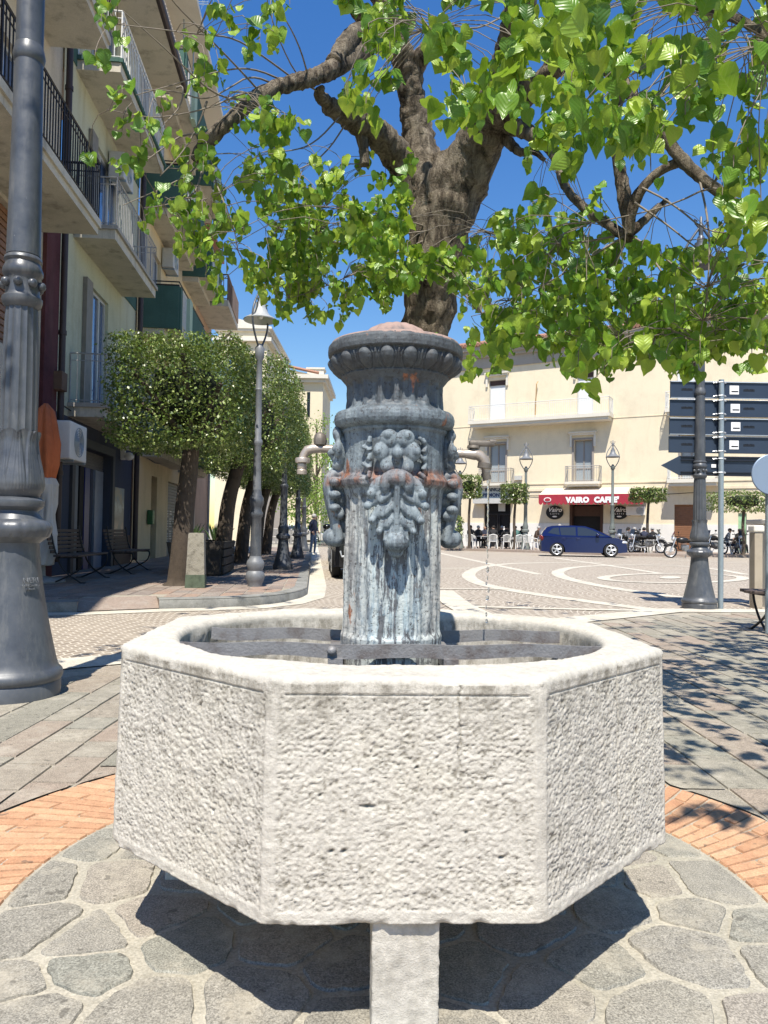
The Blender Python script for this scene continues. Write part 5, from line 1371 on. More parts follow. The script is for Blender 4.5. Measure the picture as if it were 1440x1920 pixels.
class Frame:
    """flat facade: s along it, o out of it, z up"""
    def __init__(f, A, U, Nn): f.A = Vector(A); f.U = Vector(U).normalized(); f.N = Vector(Nn).normalized()
    def w(f, s, o, z): return f.A+f.U*s+f.N*o+Vector((0, 0, z))
    def M(f, s=0, o=0, z=0):                 # local x = along, y = out, z = up
        M = Matrix((( f.U.x, f.N.x, 0, 0), (f.U.y, f.N.y, 0, 0), (0, 0, 1, 0), (0, 0, 0, 1))); M.translation = f.w(s, o, z); return M
    def px(f, x, y, o=0):
        v = ray(x, y); p0 = Vector((0, 0, CH)); t = (f.A+f.N*o-p0).dot(f.N)/v.dot(f.N); p = p0+v*t; d = p-f.A; return d.dot(f.U), p.z
def wallgrid(m, F, s0, s1, z0, z1, holes, rev=.22, o=0):
    ss = sorted({s0, s1}|{h[0] for h in holes}|{h[1] for h in holes}); zs = sorted({z0, z1}|{h[2] for h in holes}|{h[3] for h in holes})
    ss = [a for a in ss if s0 <= a <= s1]; zs = [a for a in zs if z0 <= a <= z1]
    for a, b in zip(ss, ss[1:]):
        for c, d in zip(zs, zs[1:]):
            x, z = (a+b)/2, (c+d)/2
            if any(h[0] < x < h[1] and h[2] < z < h[3] for h in holes): continue
            m.add([F.w(a, o, c), F.w(b, o, c), F.w(b, o, d), F.w(a, o, d)], [(0, 1, 2, 3)])
    for a, b, c, d in holes:
        q = [(a, c), (b, c), (b, d), (a, d)]
        for i in range(4):
            p, r = q[i], q[(i+1) % 4]; m.add([F.w(p[0], o, p[1]), F.w(r[0], o, r[1]), F.w(r[0], o-rev, r[1]), F.w(p[0], o-rev, p[1])], [(0, 1, 2, 3)])
def fbox(m, F, s0, s1, o0, o1, z0, z1, bev=0):
    m.box(((s0+s1)/2, (o0+o1)/2, (z0+z1)/2), (abs(s1-s0), abs(o1-o0), abs(z1-z0)), F.M(), bev=bev)
def window(F, par, h, rev=.2, mull=1, frame=M_frame, glass=M_glass, name='window', surround=None, split=False):
    a, b, c, d = h; m = MB(); t = .07
    fbox(m, F, a, b, -rev, -rev+.05, c, c+t); fbox(m, F, a, b, -rev, -rev+.05, d-t, d)
    fbox(m, F, a, a+t, -rev, -rev+.048, c, d); fbox(m, F, b-t, b, -rev, -rev+.048, c, d)
    for k in range(mull): x = a+(b-a)*(k+1)/(mull+1); fbox(m, F, x-.045, x+.045, -rev, -rev+.052, c+t, d-t)
    if split: fbox(m, F, a+t, b-t, -rev, -rev+.046, c+(d-c)*.3, c+(d-c)*.3+.06)
    w_ = m.build(name, frame, par, world=True)
    m = MB(); m.add([F.w(a, -rev+.012, c), F.w(b, -rev+.012, c), F.w(b, -rev+.012, d), F.w(a, -rev+.012, d)], [(0, 1, 2, 3)]); m.build('pane', glass, w_, world=True)
    if surround:
        m = MB(); q = .12; fbox(m, F, a-q, a, 0, .05, c, d); fbox(m, F, b, b+q, 0, .05, c, d); fbox(m, F, a-q, b+q, 0, .052, d, d+q); m.build('surround', surround, w_, world=True)
    return w_
def railing(F, par, s0, s1, o, z, h, mat, o0=0.02, step=.12, r=.009, name='railing', bow=0, ends=(1, 1)):
    m = MB(); T = lambda s, oo, zz_: F.w(s, oo, zz_)
    runs = [((s0, o), (s1, o))]
    if ends[0]: runs.append(((s0, o0), (s0, o)))
    if ends[1]: runs.append(((s1, o0), (s1, o)))
    for (a, oa), (b, ob) in runs:
        for zz_, rr in ((z+h, r*2), (z+.08, r*1.3), (z+h*.86, r*1.1)): m.tube([T(a, oa, zz_), T(b, ob, zz_)], rr, 5)
        L = math.hypot(b-a, ob-oa); k = max(1, int(L/step))
        for i in range(k+1):
            t = i/k; s_, oo = a+(b-a)*t, oa+(ob-oa)*t
            big = i % 10 == 0
            m.tube([T(s_, oo, z), T(s_, oo, z+h)], r*(1.8 if big else 1), 5, cap=False)
    return m.build(name, mat, par, world=True)
# ---------------------------------------------------------------- the cream building with the cafe
FC_ = Frame(FA, FU, FN)
cafe = thing('cafe_building', 'long cream two-storey building with balconies, bank entrance and cafe on the square', 'building', tuple(FA))
def hole(x0, y0, x1, y1, F=FC_, o=0):
    a, zt = F.px(x0, y0, o); b, zb = F.px(x1, y1, o); return (min(a, b), max(a, b), min(zt, zb), max(zt, zb))
SL, _ = FC_.px(800, 900); SR = FC_.px(1440, 900)[0]+9
ztop = FC_.px(1248, 656.7)[1]; ROOF = ztop+1.55
Zb = FC_.px(1009, 786)[1]                    # upper balcony level
Zl = FC_.px(1090, 904)[1]                    # lower balcony level
Zd = FC_.px(1250, 983)[1]                    # dado top
# bays along the facade: windows share sizes, so take s from pixels and z from the levels
def sx(px_, y=800): return FC_.px(px_, y)[0]
U1 = (sx(916), sx(947), Zb+.05, Zb+2.9); U2 = (sx(1081), sx(1112), Zb+.05, Zb+2.9)
L1 = (sx(917, 860), sx(948, 860), Zl+.05, Zl+2.75); L2 = (sx(1076, 860), sx(1110, 860), Zl+.05, Zl+2.75)
L3 = (sx(1276, 860), sx(1316, 860), Zl+.05, Zl+2.75); U3 = (sx(1268), sx(1310), Zb+.05, Zb+2.9)
DB = (sx(907, 980), sx(957, 980), .13, FC_.px(930, 938)[1]); DC = (sx(1068, 980), sx(1131, 980), .13, FC_.px(1100, 946)[1])
DS_ = (sx(1264, 980), sx(1323, 980), .13, FC_.px(1290, 946)[1]); GD = (sx(1384, 980), sx(1400, 980), .13, FC_.px(1290, 962)[1])
H = [U1, U2, L1, L2, L3, U3, DB, DC, DS_, GD]
m = MB(); wallgrid(m, FC_, SL, SR, 0, ztop, H, .35)
fbox(m, FC_, SL, SR, -10, -9.5, 0, ztop); fbox(m, FC_, SL-.3, SL, -9.5, 0, 0, ztop); m.build('wall', M_cream, cafe, world=True)
prevs = SL
for a, b, c, d in sorted([DB, DC, DS_, GD])+[(SR, SR, 0, 0)]: m = MB(); fbox(m, FC_, prevs, a, .002, .05, .13, Zd); m.build('dado', M_dado, cafe, world=True); prevs = b
m = MB(); fbox(m, FC_, SL, SR, .0, .10, ztop, ztop+.75); fbox(m, FC_, SL, SR, .0, .35, ztop+.75, ztop+.95); fbox(m, FC_, SL, SR, 0, .55, ztop+.95, ztop+1.15); fbox(m, FC_, SL, SR, 0, .8, ztop+1.15, ROOF-.15); m.build('cornice', M_frieze, cafe, world=True)
m = MB()
k = 130
for i in range(k):
    s = SL-.3+(SR-SL+.3)*i/k; m.tube([FC_.w(s, .95, ROOF-.06), FC_.w(s, -5, ROOF+1.7)], .13, 6)
m.add([FC_.w(SL, .9, ROOF-.1), FC_.w(SR, .9, ROOF-.1), FC_.w(SR, -5, ROOF+1.65), FC_.w(SL, -5, ROOF+1.65)], [(0, 1, 2, 3)])
m.add([FC_.w(SL, -10, ROOF-.1), FC_.w(SR, -10, ROOF-.1), FC_.w(SR, -5, ROOF+1.65), FC_.w(SL, -5, ROOF+1.65)], [(0, 1, 2, 3)]); m.build('roof', M_tile, cafe, world=True)
m = MB(); fbox(m, FC_, SL, SR, .0, .06, Zl-.55, Zl-.4); fbox(m, FC_, SL, SR, 0, .05, Zl-.1, Zl-.02); fbox(m, FC_, SL, SR, 0, .03, Zb-.25, Zb-.2); m.build('string_course', M_cream, cafe, world=True)
def hood(F, par, h, q=.25, up=.28, mat=M_trim):
    a, b, c, d = h; m = MB(); fbox(m, F, a-q, b+q, .0, .30, d+up+.12, d+up+.22); fbox(m, F, a-q+.06, b+q-.06, 0, .2, d+up, d+up+.12)
    for x in (a-q+.05, b+q-.18): fbox(m, F, x, x+.13, 0, .14, d-.45, d+up)
    m.build('window_hood', mat, par, world=True)
M_blind = simple('white_blind', (.62,.64,.66), .6, 0, .08, 3, .02)
for h in (U1, U2, U3):
    w_ = window(FC_, cafe, h, .18, 0, M_frame, M_blind); m = MB(); fbox(m, FC_, h[0]+.05, h[1]-.05, -.16, -.1, h[3]-.35, h[3]-.04); m.build('blind_box', M_door, w_, world=True); hood(FC_, cafe, h)
for h in (L1, L2, L3): window(FC_, cafe, h, .3, 1, M_taupe, M_glass2, surround=M_taupe, split=True); hood(FC_, cafe, h, .3, .3)
def balcony(F, par, s0, s1, z, o, th, mslab, mrail, h=1.0, step=.14, name='balcony', r=.012):
    m = MB(); fbox(m, F, s0, s1, 0, o, z-th*.55, z); fbox(m, F, s0+.12, s1-.12, 0, o-.12, z-th, z-th*.55); b = m.build(name, mslab, par, world=True)
    railing(F, b, s0+.05, s1-.05, o-.05, z, h, mrail, step=step, r=r); return b
balcony(FC_, cafe, FC_.px(877, 795, 1.1)[0], FC_.px(1143, 783, 1.1)[0], Zb, 1.1, .42, M_trim, M_wrail)
balcony(FC_, cafe, FC_.px(1058, 905, .7)[0], FC_.px(1124, 905, .7)[0], Zl, .7, .3, M_trim, M_grail)
balcony(FC_, cafe, FC_.px(896, 905, .7)[0], FC_.px(958, 905, .7)[0], Zl, .7, .3, M_trim, M_grail)
balcony(FC_, cafe, FC_.px(1250, 905, 1.1)[0], FC_.px(1336, 905, 1.1)[0]+.3, Zl, 1.1, .4, M_trim, M_wrail)
balcony(FC_, cafe, FC_.px(1246, 780, 1.1)[0], FC_.px(1246, 780, 1.1)[0]+7, Zb, 1.1, .42, M_trim, M_wrail)
# ground floor openings
def backing(F, par, h, mat, o=-.34, name='door'):
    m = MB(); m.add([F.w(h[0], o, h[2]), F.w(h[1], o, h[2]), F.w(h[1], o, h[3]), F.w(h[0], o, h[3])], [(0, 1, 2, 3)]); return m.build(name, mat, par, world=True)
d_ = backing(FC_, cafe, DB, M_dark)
m = MB(); s0, s1, z0, z1 = DB; fbox(m, FC_, s0, s0+.12, -.3, -.2, z0, z1); fbox(m, FC_, s1-.12, s1, -.3, -.2, z0, z1); fbox(m, FC_, s0+.9, s0+1.0, -.3, -.2, z0, z1-.9); fbox(m, FC_, s0, s1, -.3, -.2, z1-1.0, z1-.9); fbox(m, FC_, s1-.9, s1-.84, -.3, -.2, z0, z1-.9); m.build('frame', M_rail, d_, world=True)
m = MB(); fbox(m, FC_, s0+1.0, s0+1.5, -.19, -.15, z1-.75, z1-.1); m.build('notice', M_frame, d_, world=True); m = MB(); fbox(m, FC_, s0+1.3, s0+1.5, -.19, -.16, z0+1.1, z0+1.4); m.build('notice', M_lab, d_, world=True)
# darker recess beside the bank door
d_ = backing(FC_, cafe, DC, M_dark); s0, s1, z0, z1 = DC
m = MB(); fbox(m, FC_, s0, s0+.18, -.3, .03, z0, z1); fbox(m, FC_, s1-.18, s1, -.3, .03, z0, z1); fbox(m, FC_, s0+.18, s1-.18, -.3, -.2, z1-.75, z1-.1); m.build('frame', M_door, d_, world=True)
def shutter(F, par, h, mat, o=-.2, n=22, name='roller_shutter'):
    a, b, c, d = h; m = MB()
    for i in range(n): z = c+(d-c)*i/n; m.box(((a+b)/2, o+.012, z+(d-c)/n*.5), (b-a, .03, (d-c)/n*.82), F.M(), bev=.008)
    m.add([F.w(a, o, c), F.w(b, o, c), F.w(b, o, d), F.w(a, o, d)], [(0, 1, 2, 3)])
    return m.build(name, mat, par, world=True)
shutter(FC_, cafe, DS_, M_bshut); backing(FC_, cafe, GD, simple('green_door', (.30,.48,.30), .6), -.1)
# awning
M_red = simple('crimson_canvas', (.33,.025,.045), .8, 0, .12, 3, .2); M_cr = simple('cream_canvas', (.60,.52,.43), .8, 0, .1, 3, .1)
OA = 1.5
a0 = FC_.px(1010, 930, OA)[0]; a1 = FC_.px(1207, 930, OA)[0]; zt_ = FC_.px(1108, 927, OA)[1]; zb_ = FC_.px(1108, 942, OA)[1]; zw = FC_.px(1108, 918, 0)[1]+.12
aw = thing('awning', 'crimson cafe awning with white lettering and scalloped edge', 'awning', tuple(FC_.w(a0, 0, 0)))
m = MB(); n = 10
m.add([FC_.w(a0, .05, zw), FC_.w(a1, .05, zw), FC_.w(a1, OA, zt_), FC_.w(a0, OA, zt_)], [(0, 1, 2, 3)])
m.build('canopy', M_cr, aw, world=True)
m = MB(); n = 24; vs = []; fs = []
for i in range(n*6+1):
    t = i/(n*6); s = a0+(a1-a0)*t; zz_ = zb_-.14*abs(math.sin(t*n*PI))**.7
    vs += [F_ for F_ in (FC_.w(s, OA+.01, zt_+.02), FC_.w(s, OA+.01, zz_))]
for i in range(n*6): fs.append((2*i, 2*i+1, 2*i+3, 2*i+2))
m.add(vs, fs)
for s in (a0, a1): m.add([FC_.w(s, .05, zw), FC_.w(s, OA, zt_), FC_.w(s, OA, zb_), FC_.w(s, .05, zw-.5)], [(0, 1, 2, 3)])
val = m.build('valance', M_red, aw, world=True)
def facetext(t, px_, py, hpx, F, o, mat, par, name='lettering', **k):
    s, z = F.px(px_, py, o); sz = hpx/FPX*(F.w(s, o, z).y)/.70
    Mx = F.M(s, o, z) @ Matrix.Rotation(PI/2, 4, 'X')
    # keep reading direction left to right seen from outside
    return text(name, t, Mx, sz, mat, par, ext=.01, **k)
facetext("VAIRO  CAFFE'", 1110, 937.5, 9.5, FC_, OA+.03, M_lab, val, bold=.035, spacing=1.12)
def oval(F, px_, py, rx, ry, o, mat, par, name, th=.03):
    s, z = F.px(px_, py, o); sc_ = F.w(s, o, z).y/FPX; m = MB()
    m.prism([(rx*sc_*math.cos(2*PI*k/40), ry*sc_*math.sin(2*PI*k/40)) for k in range(40)], -th/2, th/2, F.M(s, o, z) @ Matrix.Rotation(PI/2, 4, 'X')); return m.build(name, mat, par, world=True)
for px_ in (1026.5, 1196): e = oval(FC_, px_, 937, 7, 4.5, OA+.03, M_lab, val, 'emblem'); oval(FC_, px_, 937, 5.4, 3.0, OA+.055, M_red, e, 'emblem_centre', .02)
M_blk = simple('black_sign', (.012,.012,.013), .5, 0, .1, 5, 0)
for px_, lb in ((1040, 'oval black cafe sign on the wall left of the cafe door'), (1161, 'oval black cafe sign on the wall right of the cafe door')):
    s, z = FC_.px(px_, 961, .03); r_ = thing('oval_sign', lb, 'sign', tuple(FC_.w(s, .03, z)), 0, 'oval signs either side of the cafe door')
    oval(FC_, px_, 961, 16.5, 13, .06, M_blk, r_, 'board', .06)
    facetext('Vairo', px_, 956, 8.5, FC_, .10, M_lab, r_, shear=.35, bold=.005); facetext('CAFFE', px_, 963.5, 2.8, FC_, .10, M_lab, r_, spacing=1.8)
    facetext('~oOo~', px_, 968, 3.0, FC_, .10, M_lab, r_) if False else oval(FC_, px_, 968.5, 4.5, 1.4, .10, M_lab, r_, 'cup', .02)
# bank sign: two lines, partly behind the small tree
s0, z0 = FC_.px(893, 935, .12); s1, z1 = FC_.px(962, 912, .12)
bk = thing('bank_sign', 'pale grey bank fascia with dark blue lettering over the entrance', 'sign', tuple(FC_.w(s0, .1, z0)))
m = MB(); fbox(m, FC_, s0, s1, .02, .14, z0, z1); m.build('board', simple('pale_blue_grey', (.42,.47,.50), .4), bk, world=True)
m = MB(); fbox(m, FC_, s0-.1, s1, .02, .5, z0-.35, z0-.0); m.build('canopy', M_frame, bk, world=True)
M_navy = simple('navy_print', (.02,.04,.11), .5, 0, .1, 5, 0)
facetext('BANCA', 925, 918, 7, FC_, .16, M_navy, bk, bold=.01); facetext('PIEMONTE E', 929, 928.5, 6.5, FC_, .16, M_navy, bk, bold=.01)
# box under awning right, lamps, flag bracket
def acunit(name, label, M_, w_, d_, h_, group=None, mat=M_white, fan=(.0, 1)):
    root = thing(name, label, 'air conditioner', tuple(M_.translation), 0, group); m = MB(); m.box((0, d_/2, 0), (w_, d_, h_), M_, bev=.025); b = m.build('casing', mat, root, world=True)
    m = MB(); T = M_ @ Matrix.Translation((fan[0]*w_, d_+.004, 0)) @ Matrix.Rotation(-PI/2, 4, 'X')
    for r_ in (.92, .76, .6, .44, .28, .12): m.tube([T @ Vector((h_*.42*r_*math.cos(t), h_*.42*r_*math.sin(t), .004)) for t in [2*PI*k/24 for k in range(25)]], .006, 4, cap=False)
    for k in range(8): a = 2*PI*k/8; m.tube([T @ Vector((.03*math.cos(a), .03*math.sin(a), .004)), T @ Vector((h_*.40*math.cos(a), h_*.40*math.sin(a), .004))], .004, 4)
    m.build('fan_grille', M_galv, b, world=True)
    m = MB()
    for x in (-w_*.35, w_*.35): m.box((x, d_*.5, -h_/2-.02), (.04, d_*1.1, .04), M_)
    m.build('bracket', M_galv, root, world=True); return root
s, z = FC_.px(1193, 958, .02); acunit('air_conditioner', 'white air-conditioning box under the right end of the awning', FC_.M(s, .02, z), 1.1, .35, .55, fan=(.25, 1))
s0, z0 = FC_.px(1004, 778, .05); 
m = MB(); m.tube([FC_.w(s0, .1, z0), FC_.w(s0+.2, .5, z0+2.0), FC_.w(s0+.2, .2, z0+2.2)], .035, 6); o = m.build('flag_bracket', simple('ochre_bracket', (.45,.28,.12), .6), cafe, world=True)
m = MB(); s_, z_ = FC_.px(972, 896, .1); fbox(m, FC_, s_-.25, s_+.25, .0, .2, z_-.15, z_+.15); m.tube([FC_.w(s_, .05, z_-.1), FC_.w(s_+.2, .04, z_-1.0), FC_.w(s_+.8, .04, z_-1.2)], .03, 4); m.build('junction_box', M_frame, cafe, world=True)
for zc2 in (Zl-.75,):
    m = MB(); m.tube([FC_.w(SL+(SR-SL)*k/40, .05, zc2-.12*abs(math.sin(k*.4))) for k in range(41)], .018, 4); m.build('cable', M_rail, cafe, world=True)
# ---------------------------------------------------------------- left side of the street
FS = Frame(Vector((-4.85, 0, 0)), Vector((VX, 1, 0)), Vector((1, -VX, 0)))
kl = math.hypot(1, VX)
Y = lambda y: y*kl                            # street depth -> s
Z1, Z2, Z3, Z4 = 3.45, 6.85, 10.25, 13.55
def yat(px_, o=0):                            # depth where the facade crosses pixel column
    s, _ = FS.px(px_, 996, o); return s
# building one (nearest, black railings)
A1 = thing('balcony_house', 'nearest left house with maroon tiled pilaster and long black-railed balconies', 'building', tuple(FS.w(Y(12), 0, 0)))
yb = FS.px(102, 700)[0]
hs = [(Y(10.9), Y(12.3), Z1+.4, Z1+2.6), (Y(8.5), Y(10), Z1+.4, Z1+2.6), (Y(10.8), Y(11.9), 6.15+.1, 6.15+2.4), (Y(8.2), Y(9.6), 6.25, 8.6), (Y(11.0), Y(12.0), 9.7, 12), (Y(11.2), Y(12.5), .2, 2.7), (Y(8.5), Y(10.6), .2, 2.7)]
m = MB(); wallgrid(m, FS, Y(3), yb, 0, 14.5, hs, .2); fbox(m, FS, Y(3), yb, -8, -7.8, 0, 14.5); fbox(m, FS, Y(3)-.2, Y(3), -8, 0, 0, 14.5); m.build('wall', M_beige, A1, world=True)
m = MB(); fbox(m, FS, yb-.75, yb-.06, .003, .07, .12, 6.5); m.build('pilaster', M_maroon, A1, world=True)
for i, h in enumerate(hs): 
    if i in (0, 1): shutter(FS, A1, h, M_bshut, -.12, 20)
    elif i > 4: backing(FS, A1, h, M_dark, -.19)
    else: window(FS, A1, h, .15, 1, M_frame)
for z, ye, o_ in ((6.12, 12.75, 1.0), (9.57, 13.05, 1.0)):
    m = MB(); fbox(m, FS, Y(3.2), Y(ye), 0, o_, z, z+.22, bev=0); fbox(m, FS, Y(3.2), Y(ye)+.03, o_-.1, o_+.04, z+.12, z+.25); b = m.build('balcony', M_soffit, A1, world=True)
    railing(FS, b, Y(3.2), Y(ye), o_, z+.25, 1.0, M_rail, step=.11, r=.011, ends=(0, 1))
    m = MB()
m = MB(); m.cyl(FS.w(yb+.02, .12, .4), FS.w(yb+.02, .12, 14), .06, n=12)
for z in (2, 4.6, 7.5, 9.2): m.cyl(FS.w(yb+.02, .12, z), FS.w(yb+.02, .12, z+.08), .075, n=12)
m.build('downpipe', M_pipe, A1, world=True, smooth=40)
# building two (green plaster)
ye2 = FS.px(252, 700)[0]
A2 = thing('green_house', 'pale green plastered house with stained balconies over a dark blue-grey shopfront', 'building', tuple(FS.w(Y(16), 0, 0)))
def hz(x0, x1, z0, z1): return (FS.px(x0, 700)[0], FS.px(x1, 700)[0], z0, z1)
D1 = hz(163, 200, Z1+.05, Z1+2.75); D2 = hz(166, 214, Z2+.05, Z2+2.5); D3 = hz(168, 205, Z3+.05, Z3+2.4)
SH = hz(141, 212, .12, 2.72)
m = MB(); wallgrid(m, FS, yb+.09, ye2, 3.2, 13.4, [D1, D2, D3], .2); fbox(m, FS, yb+.09, ye2, -8, -7.8, 0, 13.4); fbox(m, FS, yb+.09, ye2, -7.8, -.3, 13.3, 13.4); m.build('wall', M_green, A2, world=True)
m = MB(); wallgrid(m, FS, yb+.09, ye2, .12, 3.2, [SH], .3); m.build('shopfront_wall', M_slate, A2, world=True)
m = MB(); s_ = FS.px(215, 900)[0]; fbox(m, FS, s_, ye2-.1, .003, .04, .12, .85); m.build('plinth', simple('brown_plinth', (.09,.055,.04), .7), A2, world=True)
m = MB(); q = .18; fbox(m, FS, SH[0]-q, SH[0], .003, .06, .12, SH[3]+q); fbox(m, FS, SH[1], SH[1]+q, .003, .06, .12, SH[3]+q); fbox(m, FS, SH[0], SH[1], .003, .062, SH[3], SH[3]+q); m.build('shop_frame', simple('charcoal_frame', (.045,.05,.06), .6), A2, world=True)
shf = shutter(FS, A2, (SH[0], SH[1], 2.35, SH[3]), M_gshut, -.2, 6)
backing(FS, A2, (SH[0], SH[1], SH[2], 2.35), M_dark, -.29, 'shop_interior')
for a, b, mt, nm in ((.02, .30, simple('blue_grey_panel', (.10,.13,.18), .5), 'panel'), (.34, .44, M_dark, 'panel'), (.47, .60, simple('deep_blue_panel', (.02,.03,.16), .4), 'panel'), (.62, .68, M_slate, 'panel'), (.74, .97, simple('pale_panel', (.22,.26,.33), .4), 'panel')):
    L = SH[1]-SH[0]; m = MB(); fbox(m, FS, SH[0]+a*L, SH[0]+b*L, -.25, -.14, SH[2], 2.34); m.build(nm, mt, A2, world=True)
for h in (D1, D2, D3):
    w_ = window(FS, A2, h, .12, 2, M_frame, M_glass)
    m = MB(); fbox(m, FS, h[0]-.42, h[0]-.02, .005, .09, h[2], h[3]); m.build('shutter', simple('taupe_shutter', (.20,.18,.15), .6), w_, world=True)
M_stn = M_soffit
def slab(F, par, s0, s1, z, o, th=.25, rail=None, mat=M_soffit, h=1.0, step=.13, r=.008, edge=None):
    m = MB(); fbox(m, F, s0, s1, 0, o, z-th, z); b = m.build('balcony', mat, par, world=True)
    m = MB(); fbox(m, F, s0-.03, s1+.03, o-.03, o+.05, z-.06, z+.02); fbox(m, F, s0-.04, s0+.02, 0, o-.03, z-.06, z+.02); m.build('edge', edge or M_frieze, b, world=True)
    if rail: railing(F, b, s0+.04, s1-.04, o, z, h, rail, step=step, r=r)
    return b
slab(FS, A2, FS.px(127, 760)[0], FS.px(229, 815)[0], Z1, .70, rail=M_grail)
slab(FS, A2, FS.px(137, 458)[0], FS.px(229, 562)[0], Z2+.15, .80, rail=M_grail)
slab(FS, A2, FS.px(142, 157)[0], FS.px(242, 330)[0], Z3+.05, .85, rail=M_wrail, edge=M_dkgreen, r=.011)
for z in (Z2-.05, Z3-.15): m = MB(); fbox(m, FS, yb+.1, ye2-.03, .003, .02, z, z+.35); m.build('green_band', M_dkgreen, A2, world=True)
m = MB(); fbox(m, FS, yb+.1, ye2+.6, -.1, 1.0, 13.1, 13.25); m.build('eaves', M_soffit, A2, world=True)
m = MB(); m.tube([FS.w(yb, 1.05, 13.2), FS.w(ye2+.6, 1.05, 13.2)], .10, 10); fbox(m, FS, yb+.1, ye2+.6, .85, 1.0, 13.25, 13.42); m.build('gutter', M_pipe, A2, world=True)
m = MB()
for k in range(46): s_ = yb+.1+(ye2+.5-yb)*k/46; m.tube([FS.w(s_, 1.08, 13.42), FS.w(s_, -7, 15.3)], .085, 6)
m.build('roof', simple('pale_roof_tile', (.50,.44,.36), .85, 0, .3, 9, .5, .02), A2, world=True)
m = MB(); m.cyl(FS.w(ye2, .12, .2), FS.w(ye2, .12, 13.2), .07, n=12); m.build('downpipe', M_pipe, A2, world=True, smooth=40)
# television aerials on its roof
for i, (px_, lb) in enumerate(((343, 'tall television aerial on the roof of the green house, left one'), (362, 'thin television aerial beside the taller one on the roof'))):
    b = P(px_, 130, 23+i); root = thing('television_aerial', lb, 'aerial', tuple(b), 0, 'television aerials on the left roofs'); m = MB(); m.cyl((0, 0, -.8), (0, 0, 2.6), .022, n=6); m.build('mast', M_galv, root); m = MB()
    m.tube([(-.7, 0, 2.2), (.7, .2, 2.3)], .012, 5)
    for k in range(8): x = -.65+k*.18; m.tube([(x, -.05, 1.95+x*.07), (x, .1, 2.5+x*.07)], .007, 4)
    m.build('antenna', M_galv, root)
# building three (ochre, green solid balconies)
ye3 = Y(29.4)
A3 = thing('ochre_house', 'tall ochre house with boxy dark green balconies and sloping soffits', 'building', tuple(FS.w(Y(24), 0, 0)))
G1 = (Y(22.1), Y(22.9), .12, 2.6); G2 = (Y(24.6), Y(27.2), .12, 2.6); W_ = []
for z in (Z1, Z2, Z3, Z4): W_ += [(Y(21.6), Y(22.7), z+.05, z+2.3), (Y(24.4), Y(25.4), z+.05, z+2.3), (Y(27), Y(28), z+.05, z+2.3)]
m = MB(); wallgrid(m, FS, ye2+.12, ye3, 0, 17, [G1, G2]+W_, .2); fbox(m, FS, ye2+.12, ye2+.3, -8, 0, 13.3, 17); fbox(m, FS, ye2+.12, ye3, -8, -7.8, 0, 17); m.build('wall', M_ochre, A3, world=True)
for h in W_: window(FS, A3, h, .15, 1, M_frame)
backing(FS, A3, G1, M_door, -.19); g_ = shutter(FS, A3, G2, M_gshut, -.15, 24)
m = MB()
for k in range(14):
    for q in range(3):
        if (k*7+q*3) % 5: fbox(m, FS, G2[0]+.3+q*.6, G2[0]+.3+q*.6+.4, -.12, -.105, .5+k*.085, .5+k*.085+.035)
m.build('flyposting', M_frame, g_, world=True)
m = MB(); fbox(m, FS, FS.px(345, 1000)[0], FS.px(345, 1000)[0]+.0+2.2, .003, .03, .12, 3.0); m.build('wall_patch', M_beige, A3, world=True)
for z in (Z2, Z3, Z4, Z1):
    for a, b in ((20.6, 25.2), (26.3, 29.2)):
        o_ = .93; m = MB(); fbox(m, FS, Y(a), Y(b), 0, o_, z-.22, z); bb = m.build('balcony', M_soffit if z != Z2 else M_soffit, A3, world=True)
        m = MB(); fbox(m, FS, Y(a)-.05, Y(a)+.04, 0, o_+.02, z-.24, z+.95); fbox(m, FS, Y(a)+.04, Y(a)+.3, o_, o_+.07, z-.24, z+.95); fbox(m, FS, Y(a)+1.7, Y(b), o_, o_+.07, z-.24, z+.95); fbox(m, FS, Y(b), Y(b)+.08, 0, o_+.07, z-.24, z+.95); m.build('parapet', M_dkgreen, bb, world=True)
        m = MB(); fbox(m, FS, Y(a)+1.25, Y(a)+1.72, o_-.02, o_+.12, z-.3, z+1.0); m.build('pale_panel', M_ltgreen, bb, world=True)
        m = MB()
        for k in range(6): s_ = Y(a)+.4+k*.15; m.tube([FS.w(s_, o_+.02, z), FS.w(s_, o_+.02, z+1.0)], .012, 4)
        m.tube([FS.w(Y(a)+.3, o_+.02, z+1.0), FS.w(Y(a)+1.3, o_+.02, z+1.0)], .018, 4); m.build('railing', M_wrail, bb, world=True)
        m = MB(); m.tube([FS.w(Y(a), .1, z+1.08), FS.w(Y(a), o_+.02, z+1.08), FS.w(Y(b), o_+.02, z+1.08)], .02, 5); fbox(m, FS, Y(a)-.06, Y(a)+.05, 0, o_+.03, z+.95, z+.99); m.build('handrail', M_rail, bb, world=True)
        if True:                             # sloping soffit beam
            m = MB(); fbox(m, FS, Y(a), Y(b), .0, o_*.6, z-.42, z-.2); m.build('beam', M_soffit, bb, world=True)
m = MB(); fbox(m, FS, ye2+.12, ye3, -8, 1.0, 17, 17.2); m.build('roof', M_trim, A3, world=True)
